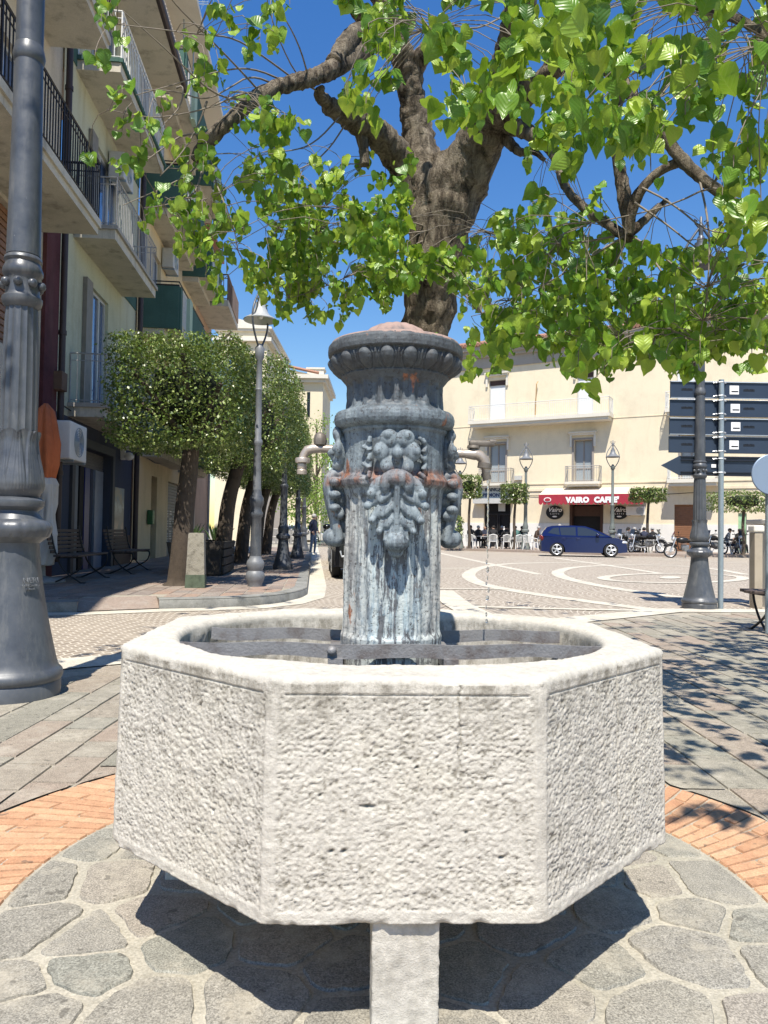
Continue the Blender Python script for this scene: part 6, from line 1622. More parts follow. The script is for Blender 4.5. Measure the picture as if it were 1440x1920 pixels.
# building four (salmon) and its brown balcony
ye4 = Y(33.8)
A4 = thing('salmon_house', 'salmon and beige house with a brown-railed balcony at the end of the terrace', 'building', tuple(FS.w(Y(31), 0, 0)))
W4 = [(Y(30.4), Y(31.6), z+.05, z+2.2) for z in (Z1, Z2, Z3)]
m = MB(); wallgrid(m, FS, ye3, ye4, 0, 13.2, W4, .2); fbox(m, FS, ye3, ye4, -8, -7.8, 0, 13.2); fbox(m, FS, ye4-.2, ye4, -8, 0, 0, 13.2); m.build('wall', M_salmon, A4, world=True)
for h in W4: window(FS, A4, h, .15, 1)
m = MB(); fbox(m, FS, Y(29.5), Y(33.1), 0, 1.25, 9.95, 10.2); b = m.build('balcony', M_soffit, A4, world=True); railing(FS, b, Y(29.6), Y(33.0), 1.2, 10.2, 1.05, M_brail, step=.16, r=.016)
m = MB(); fbox(m, FS, Y(30.8), Y(33.1), 1.22, 1.27, 10.25, 11.2); m.build('screen', M_salmon, b, world=True)
m = MB(); m.tube([FS.w(Y(33.2), 1.0, 9.9), FS.w(Y(33.3), .5, 9.5), FS.w(Y(33.3), .1, 9.3), FS.w(Y(33.3), .1, .3)], .06, 8); m.build('downpipe', M_frieze, A4, world=True)
m = MB(); fbox(m, FS, ye3, ye4+.1, -8, .5, 13.2, 13.35); m.build('roof', M_tile, A4, world=True)
# things fixed to the left walls
s, _ = FS.px(117, 900, .1); z = CH+(990-832)/FPX*13.6
acunit('air_conditioner', 'big white air-conditioning unit over the blue shopfront, behind the parasol', FS.M(FS.px(128, 900, .35)[0], .12, z), .95, .40, .68)
for px_, py, lb in ((232, 325, 'air-conditioning unit high on the green house beside the upper window'), (323, 492, 'air-conditioning unit on the ochre house above a green balcony')):
    s, z = FS.px(px_, py, .25); acunit('air_conditioner', lb, FS.M(s, .02, z), .9, .35, .6, None, M_frame)
s, z = FS.px(213, 930, .03)
po = MB(); s0, z0 = FS.px(213, 998, .03); s1, z1 = FS.px(233, 893, .03)
N = NT('poster_print'); co = N.co(); f = N.noise(co, 3, 4, .7); sp = N.n('SeparateXYZ'); N.l(N.co(), sp.inputs[0])
N.base(N.mix(N.ramp(f, [(.45, 0.0), (.55, 1.0)]), N.ramp(sp.outputs[2], [(.0, (.40,.16,.12)), (.25, (.45,.28,.20)), (.5, (.12,.11,.10)), (.8, (.30,.32,.34)), (1, (.05,.11,.2))]), (.16,.15,.14))); N.set(rough=.4)
root = thing('poster', 'tall poster with a red lower block beside the shopfront', 'poster', tuple(FS.w(s0, .03, .75)))
fbox(po, FS, s0, s1, .005, .04, .78, 2.02); po.build('sheet', N.m, root, world=True)
mb_ = MB(); s_, z_ = FS.px(283, 970, .1); mb_.box((0, .1, 0), (.28, .16, .42), FS.M(s_, 0, z_), bev=.02); o = mb_.build('letter_box', simple('green_box', (.03,.12,.04), .5)); tag(o, 'small dark green box fixed beside the metal shutter', 'letter box')
mb_ = MB(); s_, z_ = FS.px(109, 715, .1); mb_.box((0, .12, 0), (.3, .2, .34), FS.M(s_, 0, z_), bev=.01); o = mb_.build('meter_box', simple('rusty_box', (.12,.075,.05), .8)); tag(o, 'rusty square box on the green wall left of the small balcony', 'meter box')
for s_, z_, sz in ((FS.px(236, 850, .1)[0], 3.0, .09), (FS.px(236, 850, .1)[0], 2.72, .11)):
    pass
m = MB(); T = FS.M(FS.px(234, 850, .1)[0], .0, 2.9); m.ell((0, .16, .14), (.08, .10, .07), T); m.ell((0, .2, -.08), (.11, .13, .1), T); m.box((0, .06, .03), (.1, .12, .4), T, bev=.02); o = m.build('security_camera', M_white, smooth=40); tag(o, 'white security camera on the corner of the blue-grey shopfront', 'camera')
m = MB(); m.tube([FS.w(FS.px(x, y, .05)[0], .06, FS.px(x, y, .05)[1]) for x, y in ((110, 755), (160, 790), (235, 812), (262, 850), (290, 868), (330, 875))], .015, 5); o = m.build('cable', M_rail); tag(o, 'black cable sagging along the left facades above the doors', 'cable')
# far: church at the end of the street
ch = thing('church', 'cream church with arched recess, string courses and tall slit window at the street end', 'church', tuple(P(500, 1000, 62))[:2]+(0,))
def pxw(m, xs0, xs1, ytop, ybot, d, th):    # block whose front spans those pixels at depth d
    a, b = P(xs0, (ytop+ybot)/2, d), P(xs1, (ytop+ybot)/2, d); zt, zb = P((xs0+xs1)/2, ytop, d).z, P((xs0+xs1)/2, ybot, d).z
    m.box(((a.x+b.x)/2, d+th/2, (zt+zb)/2), (b.x-a.x, th, zt-zb)); return a.x, b.x, zt, zb
m = MB(); d = 60
a, b, zt, zb = pxw(m, 405, 497, 640, 1020, d, 12)
m.build('nave_wall', M_cream2, ch, world=True)
m = MB(); m.box(((a+b)/2, d+6, zt+.12), (b-a+.8, 12.8, .3)); m.box(((a+b)/2, d+6, zt+.95), (b-a+.4, 12.4, .25)); 
m.prism([(a-.4, zt+1.0), (b+.4, zt+1.0), (b+.4, zt+1.15), ((a+b)/2-1.0, zt+1.9), (a-.4, zt+1.5)], -d-12, -d+.3, Matrix.Rotation(PI/2, 4, 'X')); m.build('cornice', M_trim, ch, world=True)
m = MB(); m.box(((a+b)/2, d+6, zt+.55), (b-a, 12, .6)); m.build('frieze', M_cream2, ch, world=True)
m = MB(); cx_, cz_ = P(442, 700, d).x, P(442, 700, d).z; rr = 1.75
m.tube([(cx_+rr*math.cos(t), d-.03, cz_+rr*math.sin(t)) for t in [PI*k/24 for k in range(25)]]+[(cx_-rr, d-.03, cz_-5)], .12, 6); m.build('arch', M_ochre, ch, world=True)
m = MB(); m.prism([(cx_+1.3*math.cos(t), cz_+1.3*math.sin(t)) for t in [PI*k/24 for k in range(25)]]+[(cx_-1.3, cz_-2), (cx_+1.3, cz_-2)], -d-.0, -d+.05, Matrix.Rotation(PI/2, 4, 'X')); m.build('lunette', M_glass, ch, world=True)
m = MB(); d = 66
a, b, zt, zb = pxw(m, 497, 603, 716, 1020, d, 9); m.build('tower_wall', M_cream2, ch, world=True)
m = MB(); m.box(((a+b)/2, d+4.5, zt+.1), (b-a+.5, 9.6, .3)); m.box(((a+b)/2, d+4.5, zt+.42), (b-a+1.0, 10.2, .34)); m.build('cornice', M_trim, ch, world=True)
m = MB(); p0, p1 = P(497, 684, d), P(590, 710, d); m.prism([(a-.5, zt+.5), (p1.x, zt+.6), (p0.x, p0.z), (a-.5, p0.z+.3)], -d-9, -d+.2, Matrix.Rotation(PI/2, 4, 'X')); m.build('gable', M_cream2, ch, world=True)
m = MB(); m.tube([(a-.5, d-.35, p0.z+.3), (p1.x+.4, d-.35, zt+.75)], .14, 5); m.build('gable_cap', M_tile, ch, world=True)
m = MB(); q = P(589, 700, d); m.box((q.x, d+2, q.z), (1.5, 1.5, 1.4)); m.box((q.x, d+2, q.z+.72), (1.7, 1.7, .14)); m.build('chimney', M_trim, ch, world=True)
m = MB(); q0, q1 = P(576, 735, d), P(581, 782, d); m.box(((q0.x+q1.x)/2, d-.005, (q0.z+q1.z)/2), (q1.x-q0.x, .04, q0.z-q1.z)); m.build('slit_window', M_dglass, ch, world=True)
m = MB(); q = P(545, 770, d); rr = 1.0; m.tube([(q.x+rr*math.cos(t), d-.02, q.z+rr*math.sin(t)) for t in [PI*k/20 for k in range(21)]]+[(q.x-rr, d-.02, q.z-2.2)], .16, 6); m.build('arch', M_trim, ch, world=True)
m = MB(); q0, q1 = P(494, 925, 59.9), P(532, 958, 59.9); m.box(((q0.x+q1.x)/2, 59.85, (q0.z+q1.z)/2-1.4), (q1.x-q0.x, .1, q0.z-q1.z+2.6)); 
m.build('doorway', M_taupe, ch, world=True)
m = MB(); a = P(490, 1000, 48).x; b = P(560, 1000, 48).x
for z in (.25, .6, 1.1): m.tube([(a, 48, z+.12*0), (b, 48, z)], .025, 5)
k = 40
for i in range(k+1): x = a+(b-a)*i/k; m.tube([(x, 48, .0), (x, 48, 1.1)], .018 if i % 8 else .04, 4)
o = m.build('iron_fence', M_grail); tag(o, 'low grey iron railing in front of the church', 'fence')
# green mesh fence and pale wall right of the standing man
m = MB(); a = P(596, 1000, 52).x; b = P(655, 1000, 52).x
for i in range(13): x = a+(b-a)*i/12; m.tube([(x, 52, 0), (x, 52, 2.9)], .03 if i % 3 == 0 else .012, 4)
for z in (.2, .9, 1.6, 2.3, 2.9): m.tube([(a, 52, z), (b, 52, z)], .012, 4)
o = m.build('mesh_fence', simple('green_fence_paint', (.20,.30,.24), .6)); tag(o, 'tall pale green mesh fence beyond the dark parked car', 'fence')
# ================================================================ cars
N = NT('car_glass'); N.base((.05, .06, .07)); N.set(rough=.06, metal=.5, spec=.8); M_cglass = N.m
def carbody(name, pts_side, halfw, mat, par, tumble, n=5):
    """side outline (x along, z) lofted across; the upper part leans in"""
    pass
def car(label, loc, rz, col, name='parked_car', L=4.05, W=1.72, H=1.45, suv=False, group=None, detail=True):
    root = thing(name, label, 'car', loc, rz, group); k = H/1.45; f = L/4.05
    M_p = simple('paint_%s' % '_'.join('%03d' % int(c*999) for c in col), col, .16, .35, .05, 2, 0, spec=.8)
    lo = [(-2.0,.30),(-2.01,.60),(-1.97,.84),(-1.90,.97),(-1.2,.98),(0.4,.95),(1.05,.95),(1.5,.90),(1.80,.80),(1.98,.62),(2.01,.30)]
    if suv: lo = [(-2.0,.36),(-2.0,.7),(-1.97,.98),(-1.85,1.05),(-1.2,1.06),(.4,1.03),(1.0,1.02),(1.6,.98),(1.93,.86),(2.0,.66),(2.01,.36)]
    def arc(cx, r=.36): return [(cx+r*math.cos(t), .30+r*math.sin(t)*.98) for t in [PI*i/12 for i in range(13)]]
    wb = 1.24
    bottom = [(2.01,.24)] + [(wb+.36+.0,.20)] + [(x, z) for x, z in arc(wb)] + [(wb-.36,.20), (-wb+.36,.20)] + [(x, z) for x, z in arc(-wb)] + [(-wb-.36,.20), (-2.0,.24)]
    outline = lo + bottom
    # body: same outline at several widths, rounded at the shoulder
    n = len(outline); m = MB(); secs = [(-1, .93, 0), (-.97, 1, 0), (.97, 1, 0), (1, .93, 0)]
    vs = []; hw = W/2
    for s, sc, _ in ((-1.0, 0, 0), (-.90, 1, 0), (.90, 1, 0), (1.0, 0, 0)):
        for x, z in outline:
            ins = 0 if sc else .045
            xx = x*(1-ins*.6); zz_ = .55+(z-.55)*(1-ins*2.4) if z > .9 else z
            yy = hw*s*(1-.04*max(0, abs(x)-1.4)/.6*2 - (.0 if z < .8 else .03))
            vs.append((xx*f, yy, zz_*k))
    fs = []
    for j in range(3):
        for i in range(n): fs.append((j*n+i, j*n+(i+1) % n, (j+1)*n+(i+1) % n, (j+1)*n+i))
    m.add(vs, fs)
    bm = bmesh.new(); 
    for si, rev in ((0, True), (3, False)):
        idx = list(range(si*n, si*n+n)); m.f.append(tuple(idx if not rev else reversed(idx))); m.mi.append(0)
    bm.free()
    body = m.build('body', M_p, root, smooth=35)
    # cabin
    if suv: roof = [(-1.95,1.03),(-1.80,1.42),(-1.55,1.47),(-.3,1.48),(.25,1.44),(.95,1.02)]
    else: roof = [(-1.96,.94),(-1.86,1.18),(-1.70,1.37),(-1.45,1.435),(-.6,1.46),(.05,1.43),(.45,1.31),(1.30,.93)]
    def cabin(expand, zs=0): 
        vs = []
        for s in (-1, 1):
            for x, z in roof: vs.append(((x+expand*(1 if x > 0 else -1))*f, s*(hw*.94-(z-.92)*.30+expand), (z+zs)*k))
        nn = len(roof); fs = [tuple(range(nn)), tuple(reversed(range(nn, 2*nn)))]+[(i, nn+i, nn+i+1, i+1) for i in range(nn-1)]
        return vs, fs
    m = MB(); m.add(*cabin(0)); cb = m.build('cabin', M_p, root, smooth=30)
    m = MB()
    # side windows as slightly proud panes
    def pane(poly, s):
        vs = [(x*f, s*(hw*.94-(z-.92)*.30+.006), z*k) for x, z in poly]; m.add(vs, [tuple(range(len(vs))) if s < 0 else tuple(reversed(range(len(vs))))])
    for s in (-1, 1):
        if suv: pl = [[(-1.75,1.08),(-1.62,1.36),(-1.0,1.41),(-.98,1.08)], [(-.9,1.08),(-.9,1.41),(-.12,1.42),(-.1,1.07)], [(-.02,1.07),(-.03,1.41),(.25,1.37),(.82,1.06)]]
        else: pl = [[(-1.66,1.10),(-1.42,1.33),(-1.16,1.36),(-1.10,1.0)], [(-1.05,1.0),(-1.11,1.36),(-.38,1.385),(-.36,.985)], [(-.28,.985),(-.29,1.385),(.06,1.365),(.40,1.25),(1.02,.98)]]
        for p in pl: pane(p, s)
    m.build('side_window', M_cglass, root)
    m = MB(); a, b = roof[-2], roof[-1]; 
    for (x0, z0), (x1, z1), q in (((a[0]+.03, a[1]-.02), (b[0]-.04, b[1]+.05), .012), ((roof[1][0], roof[1][1]), (roof[0][0]+.03, roof[0][1]+.1), -.012)):
        m.add([((x0+q)*f, -(hw*.94-(z0-.92)*.3-.06), (z0+.012)*k), ((x1+q)*f, -(hw*.94-(z1-.92)*.3-.06), (z1+.012)*k), ((x1+q)*f, (hw*.94-(z1-.92)*.3-.06), (z1+.012)*k), ((x0+q)*f, (hw*.94-(z0-.92)*.3-.06), (z0+.012)*k)], [(0, 1, 2, 3)])
    m.build('windscreen', M_cglass, root)
    R_ = .335*(1.12 if suv else 1)
    for x in (-wb, wb):
        for s in (-1, 1):
            w_ = MB(); w_.lathe([(R_*.55,-.10),(R_*.93,-.10),(R_,-.075),(R_,.075),(R_*.93,.10),(R_*.62,.10),(R_*.6,.06),(R_*.0,.05)], 28, Matrix.Translation((x*f, s*(hw-.11), R_)) @ Matrix.Rotation(-s*PI/2, 4, 'X'), cap=False)
            wo = w_.build('wheel', M_tyre, root, smooth=30)
            w_ = MB(); T = Matrix.Translation((x*f, s*(hw-.11), R_)) @ Matrix.Rotation(-s*PI/2, 4, 'X')
            for j in range(5):
                a = 2*PI*j/5+.3
                for da in (-.16, .16): w_.tube([T @ Vector((.03*math.cos(a), .03*math.sin(a), .085)), T @ Vector((R_*.66*math.cos(a+da), R_*.66*math.sin(a+da), .092))], [.026, .018], 5)
            w_.tube([T @ Vector((R_*.66*math.cos(t), R_*.66*math.sin(t), .09)) for t in [2*PI*q/24 for q in range(25)]], .018, 6); w_.ell(T @ Vector((0, 0, .085)), .045, n=8, m=6); w_.build('rim', M_alu, wo, smooth=50)
    for s in (-1, 1):
        m = MB(); m.ell((1.80*f, s*hw*.78, .70*k), (.20, .15, .085), n=12, m=8); m.build('headlight', M_lightc, root, smooth=60)
        m = MB(); m.ell((-1.93*f, s*hw*.84, .86*k), (.09, .11, .15), n=12, m=8); m.build('tail_light', M_lightr, root, smooth=60)
        m = MB(); m.ell((.62*f, s*(hw+.07), 1.02*k), (.09, .11, .075), n=10, m=8); m.build('mirror', M_p, root, smooth=60)
        m = MB()
        for x in (-.34, -1.02): m.tube([(x*f, s*(hw-.0), .86*k), ((x+.16)*f, s*(hw+.02), .865*k), ((x+.2)*f, s*(hw), .865*k)], .012, 6)
        m.build('door_handle', M_p if not suv else M_tyre, root)
        m = MB()
        for x in (-.32, .55): m.tube([(x*f, s*(hw-.017), .34*k), (x*f, s*(hw-.014), .90*k)], .006, 4)
        m.tube([(-.32*f, s*(hw-.015), .34*k), (.55*f, s*(hw-.015), .34*k)], .006, 4); m.build('door_gap', M_tyre, root)
    m = MB(); m.box((1.99*f, 0, .38*k), (.06, W*.6, .16*k), bev=.02); m.box((-2.0*f, 0, .40*k), (.06, W*.7, .18*k), bev=.02); m.build('bumper', M_tyre, root)
    m = MB(); m.box((-2.035*f, 0, .60*k), (.01, .5, .11)); m.build('number_plate', M_lab, root)
    if suv:
        m = MB(); m.tube([(-2.045*f, -.75, .62), (-2.05*f, -.72, .50), (-2.05*f, -.35, .50)], .022, 6); m.tube([(-2.045*f, .75, .62), (-2.05*f, .72, .50), (-2.05*f, .35, .50)], .022, 6); m.build('chrome_trim', M_alu, root)
    return root
M_tyre = simple('tyre_rubber', (.014,.014,.015), .75, 0, .2, 10, .1)
N = NT('lamp_glass'); N.base((.7, .72, .74)); N.set(rough=.08, metal=.5); M_lightc = N.m
N = NT('red_lens'); N.base((.14, .012, .01)); N.set(rough=.15); M_lightr = N.m
pc_ = G(1092, 1043.5); 
a_ = math.atan2(G(1160, 1045.5).y-G(1030, 1042).y, G(1160, 1045.5).x-G(1030, 1042).x)
dcar = 36.0; c0 = P(1092, 1000, dcar)
car('dark blue five-door hatchback parked at the kerb before the cafe', (c0.x, dcar, 0), R(-10), (.006,.012,.075), L=4.05, H=1.47)
sv = street(1.32, 18.4); car('black off-road car parked along the street, half hidden by the fountain column', sv, math.atan2(1, VX), (.012,.013,.016), L=4.5, W=1.85, H=1.72*.95, suv=True)
sv = street(1.35, 24.2); car('second dark car in the street, just beyond the black off-road car', sv, math.atan2(1, VX)+PI, (.025,.03,.05), L=4.2, W=1.75, H=1.5)
wc = P(566, 1000, 66); car('white car crossing far down the street behind the standing man', (wc.x, 66, 0), R(2), (.62,.62,.60), L=4.1, H=1.5)
# ================================================================ motorcycles
def motorcycle(label, loc, rz, col=(.02,.02,.022), case=True, group='motorcycles parked on the square'):
    root = thing('motorcycle', label, 'motorcycle', loc, rz, group); Rw = .32
    for x in (-.72, .74):
        m = MB(); m.tube([(x+Rw*.9*math.cos(t), 0, Rw+Rw*.9*math.sin(t)) for t in [2*PI*k/32 for k in range(33)]], .042, 8); w_ = m.build('wheel', M_tyre, root, smooth=60)
        m = MB(); m.tube([(x+Rw*.76*math.cos(t), 0, Rw+Rw*.76*math.sin(t)) for t in [2*PI*k/28 for k in range(29)]], .014, 6)
        for k in range(10): a = 2*PI*k/10; m.tube([(x, .02*(-1)**k, Rw), (x+Rw*.76*math.cos(a), 0, Rw+Rw*.76*math.sin(a))], .007, 4)
        m.cyl((x, -.06, Rw), (x, .06, Rw), .05, n=12); m.build('spokes', M_alu, w_, smooth=50)
    M_b = simple('bike_%02d' % int(col[0]*99), col, .3, .2, .1, 5, 0)
    for s in (-1, 1): m = MB(); m.tube([(-.72, s*.08, Rw), (-.60, s*.09, .62), (-.47, s*.09, .98)], [.022, .026, .026], 8); m.build('fork', M_alu, root, smooth=50)
    m = MB(); m.tube([(-.44, 0, .92), (-.2, 0, .80), (.2, 0, .74), (.55, 0, .70)], .03, 8); m.tube([(-.42, 0, .85), (-.32, 0, .42), (.18, 0, .34), (.28, 0, .62)], .026, 8); m.tube([(.2, .07, .4), (.74, .08, .32)], .025, 8); m.tube([(.2, -.07, .4), (.74, -.08, .32)], .025, 8); m.build('frame', M_b, root, smooth=50)
    m = MB(); m.box((-.04, 0, .50), (.36, .28, .28), bev=.06); 
    for k in range(5): m.box((-.10, 0, .60+k*.025), (.2, .3, .01))
    m.cyl((-.02, -.2, .42), (-.02, .2, .42), .10, n=16); m.build('engine', simple('engine_alloy', (.24,.24,.24), .4, .6, .4, 20, .2), root, smooth=30)
    m = MB(); m.ell((-.16, 0, .86), (.30, .16, .15), n=16, m=10); m.build('fuel_tank', M_b, root, smooth=180)
    m = MB(); m.ell((.34, 0, .83), (.40, .15, .08), n=14, m=8); m.build('seat', M_tyre, root, smooth=180)
    m = MB(); m.tube([(.0, .16, .35), (.3, .18, .28), (.82, .20, .38)], [.03, .04, .055], 10); m.build('exhaust', M_alu, root, smooth=50)
    m = MB(); m.tube([(-.36, -.40, 1.06), (-.42, -.25, 1.05), (-.46, 0, 1.0), (-.42, .25, 1.05), (-.36, .40, 1.06)], .018, 8)
    for s in (-1, 1): m.tube([(-.42, s*.28, 1.05), (-.44, s*.34, 1.20)], .008, 5); m.ell((-.44, s*.36, 1.24), (.02, .07, .045), n=8, m=6)
    m.build('handlebar', M_tyre, root, smooth=50)
    m = MB(); m.ell((-.60, 0, .93), (.09, .11, .11), n=12, m=8); m.build('headlight', M_lightc, root, smooth=180)
    m = MB(); m.add([(-.66, -.14, 1.0), (-.66, .14, 1.0), (-.52, .11, 1.26), (-.52, -.11, 1.26), (-.655, -.14, 1.0), (-.655, .14, 1.0), (-.515, .11, 1.26), (-.515, -.11, 1.26)], [(0, 1, 2, 3), (7, 6, 5, 4)]); m.build('windshield', M_cglass, root)
    for x in (-.72, .74):
        m = MB(); m.tube([(x+(Rw+.06)*math.cos(t), 0, Rw+(Rw+.06)*math.sin(t)) for t in [PI*(.2+.6*k/12) for k in range(13)]], [.03]+[.055]*11+[.03], 6); m.build('mudguard', M_b, root, smooth=60)
    m = MB(); m.tube([(.1, .12, .3), (.05, .3, .0)], .015, 6); m.build('side_stand', M_alu, root)
    if case: m = MB(); m.ell((.80, 0, 1.08), (.25, .22, .16), n=18, m=12); m.build('top_case', M_b, root, smooth=180)
    return root
mp = P(1286, 1000, 36.0)
motorcycle('black touring motorcycle with a round top case, behind the fluted lamp post', (mp.x, 36, 0), R(-6))
mp = P(1197, 1000, 40.5); motorcycle('motorcycle parked among the seated people right of the blue car', (mp.x, 40.5, .13), R(40), (.05,.05,.055), False)
mp = P(1384, 1000, 39.5); motorcycle('small motorcycle seen head-on before the green door', (mp.x, 39.5, .13), R(80), (.04,.04,.045), False)
mp = P(1168, 1000, 40.8); motorcycle('motorcycle just beyond the bonnet of the blue car', (mp.x, 40.8, .13), R(55), (.03,.03,.03), False)
mp = P(1216, 1000, 40.0); motorcycle('dark motorcycle parked under the small tree at the end of the awning', (mp.x, 40.0, .13), R(130), (.02,.02,.025), True)
mp = P(1341, 1000, 39.5); motorcycle('dark motorcycle parked between the lamp post and the steel sign post', (mp.x, 39.5, .13), R(30), (.03,.02,.02), False)
# ================================================================ plastic chairs
M_chair = simple('white_chair_plastic', (.70,.70,.68), .4, 0, .06, 5, .02)
def plastic_chair(label, loc, rz):
    root = thing('plastic_chair', label, 'chair', loc, rz, 'white plastic chairs at the cafe tables')
    m = MB(); m.box((0, 0, .43), (.44, .44, .035), bev=.015); m.build('seat', M_chair, root)
    m = MB(); m.tube([(-.20, .20, .44), (-.23, .27, .80), (0, .30, .86), (.23, .27, .80), (.20, .20, .44)], .028, 6)
    for k in range(5): x = -.14+k*.07; m.tube([(x, .215, .45), (x*1.1, .285, .82)], .018, 5)
    m.build('backrest', M_chair, root)
    for sx_ in (-1, 1):
        for sy in (-1, 1): m = MB(); m.tube([(sx_*.20, sy*.19, .43), (sx_*.25, sy*.25, 0)], [.032, .022], 6); m.build('leg', M_chair, root)
        m = MB(); m.tube([(sx_*.22, .25, .68), (sx_*.26, .0, .67), (sx_*.25, -.20, .64), (sx_*.21, -.21, .43)], .024, 6); m.build('armrest', M_chair, root)
    return root
# ================================================================ people
def skin_human(joints, edges, radii, name, mats, paint, parent=None):
    """one continuous skin grown over the skeleton; joints dict name->(x,y,z)"""
    names = list(joints); idx = {n_: i for i, n_ in enumerate(names)}
    me = bpy.data.meshes.new(name); me.from_pydata([joints[n_] for n_ in names], [(idx[a], idx[b]) for a, b in edges], [])
    ob = bpy.data.objects.new(name, me); COL.objects.link(ob)
    md = ob.modifiers.new('skin', 'SKIN'); md.use_smooth_shade = True
    for i, n_ in enumerate(names): me.skin_vertices[0].data[i].radius = (radii[n_], radii[n_]) if not isinstance(radii[n_], tuple) else radii[n_]
    me.skin_vertices[0].data[idx['pelvis']].use_root = True
    sb = ob.modifiers.new('sub', 'SUBSURF'); sb.levels = 2; sb.render_levels = 2
    dg = bpy.context.evaluated_depsgraph_get(); dg.update()
    me2 = bpy.data.meshes.new_from_object(ob.evaluated_get(dg)); bpy.data.objects.remove(ob)
    me2.materials.clear()
    for m_ in mats: me2.materials.append(m_)
    segs = [(Vector(joints[a]), Vector(joints[b]), a, b) for a, b in edges]
    for p in me2.polygons:
        c = p.center; best = None; bd = 1e9
        for A_, B_, a, b in segs:
            t = max(0, min(1, (c-A_).dot(B_-A_)/max(1e-9, (B_-A_).length_squared))); d_ = (c-(A_+(B_-A_)*t)).length
            if d_ < bd: bd = d_; best = (a, b, t)
        p.material_index = paint(c, *best); p.use_smooth = True
    o = bpy.data.objects.new(name, me2); COL.objects.link(o)
    return o
M_skin = simple('skin', (.42,.25,.18), .55, 0, .1, 20, .05); M_skin2 = simple('tan_skin', (.34,.19,.13), .55, 0, .1, 20, .05)
M_hair = {'grey': simple('grey_hair', (.34,.33,.32), .8), 'dark': simple('dark_hair', (.02,.016,.014), .7), 'bald': M_skin}
HA = [('pelvis','spine'),('spine','chest'),('chest','neck'),('neck','head'),('head','crown')]
for s in ('L', 'R'): HA += [('chest','sh'+s),('sh'+s,'el'+s),('el'+s,'wr'+s),('wr'+s,'ha'+s),('pelvis','hp'+s),('hp'+s,'kn'+s),('kn'+s,'an'+s),('an'+s,'to'+s)]
RAD = dict(pelvis=(.155,.12), spine=(.14,.11), chest=(.165,.115), neck=.055, head=.088, crown=.075)
for s in ('L', 'R'): RAD.update({'sh'+s:.062,'el'+s:.046,'wr'+s:.034,'ha'+s:.034,'hp'+s:.095,'kn'+s:.064,'an'+s:.042,'to'+s:.036})
def finish_head(o, J, hairmat, hairstyle):
    """face details, hair and hands on a finished body"""
    H_ = Vector(J['head']); f = Vector(J.get('face', (0, -1, 0))).normalized(); up = Vector((0, 0, 1)); sd = f.cross(up).normalized()
    m = MB(); m.ell(H_+f*.098+up*-.005, (.015, .022, .022), n=8, m=6); 
    for s in (-1, 1): m.ell(H_+sd*s*.092+up*.0, (.015, .02, .03), n=8, m=6)
    m.build('nose_and_ears', M_skin, o, smooth=180)
    m = MB()
    for s in (-1, 1): m.ell(H_+f*.088+sd*s*.033+up*.022, .011, n=8, m=6)
    m.build('eye', M_dark, o, smooth=180)
    m = MB(); m.ell(H_+f*.092-up*.043, (.026, .012, .008), n=8, m=6); m.build('mouth', M_lightr, o, smooth=180)
    if hairstyle != 'bald':
        m = MB(); m.ell(H_+up*.045-f*.022, (.100, .105, .095), n=14, m=10); m.build('hair', hairmat, o, smooth=180)
    for s in ('L', 'R'):
        a, b = Vector(J['wr'+s]), Vector(J['ha'+s]); d = (b-a).normalized(); q = d.orthogonal().normalized(); m = MB()
        for k in range(4): base = b+q*(k-1.5)*.019; ln = (.055, .065, .062, .048)[k]; c2 = d.cross(q); m.tube([base, base+d*ln*.55, base+d*ln*.9+c2*.018], [.0095, .009, .007], 6)
        m.tube([a.lerp(b, .5)+q*.03, b+q*.05+d*.01, b+q*.052+d*.035], [.011, .010, .008], 6); m.build('fingers', M_skin, o, smooth=180)
def person_sitting(v, shirt, trousers, hair, style):
    g = np.random.default_rng(v); lean = g.uniform(-.05, .12); tw = g.uniform(-.08, .08)
    J = dict(pelvis=(0, 0, .52), spine=(tw*.3, -.02+lean*.3, .72), chest=(tw*.5, -.03-lean, .98), neck=(tw, -.05-lean*1.3, 1.14), head=(tw, -.09-lean*1.4, 1.25), crown=(tw, -.08-lean*1.4, 1.32), face=(g.uniform(-.6, .6), -1, -.1))
    for s, sg in (('L', 1), ('R', -1)):
        ar = g.uniform(0, 1)
        J.update({'sh'+s: (sg*.19+tw*.5, -.02-lean, 1.04), 'el'+s: (sg*.26, -.06-.1*ar, .78), 'wr'+s: (sg*(.16-.08*ar), -.28-.06*ar, .72+.12*ar), 'ha'+s: (sg*(.10-.06*ar), -.34-.05*ar, .74+.14*ar),
                  'hp'+s: (sg*.10, -.04, .50), 'kn'+s: (sg*(.15+.08*g.uniform()), -.46, .50), 'an'+s: (sg*.16, -.48+.12*g.uniform(-1, 1), .09), 'to'+s: (sg*.18, -.62, .045)})
    def paint(c, a, b, t):
        if a in ('head',) or b == 'head' and t > .2: return 0 if not (c.z > J['head'][2]+.06) else 3
        if b.startswith('ha') or (b.startswith('wr') and t > .85): return 0
        if a in ('hpL', 'hpR', 'knL', 'knR') or b in ('hpL', 'hpR'): return 2
        if b.startswith('to') or (b.startswith('an') and t > .9): return 4
        if a.startswith('an'): return 4
        return 1
    Jp = {k_: q for k_, q in J.items() if k_ != 'face'}
    o = skin_human(Jp, HA, RAD, 'person', [M_skin, shirt, trousers, M_hair[hair] if style != 'bald' else M_skin, M_tyre], paint)
    finish_head(o, J, M_hair[hair], style); return o
C = {k_: simple('cloth_'+k_, v, .85, 0, .2, 8, .2) for k_, v in dict(black=(.018,.018,.02), navy=(.025,.03,.055), grey=(.14,.15,.17), teal=(.07,.16,.15), white=(.6,.6,.58), brown=(.09,.06,.045), jeans=(.09,.13,.2), sand=(.30,.25,.19)).items()}
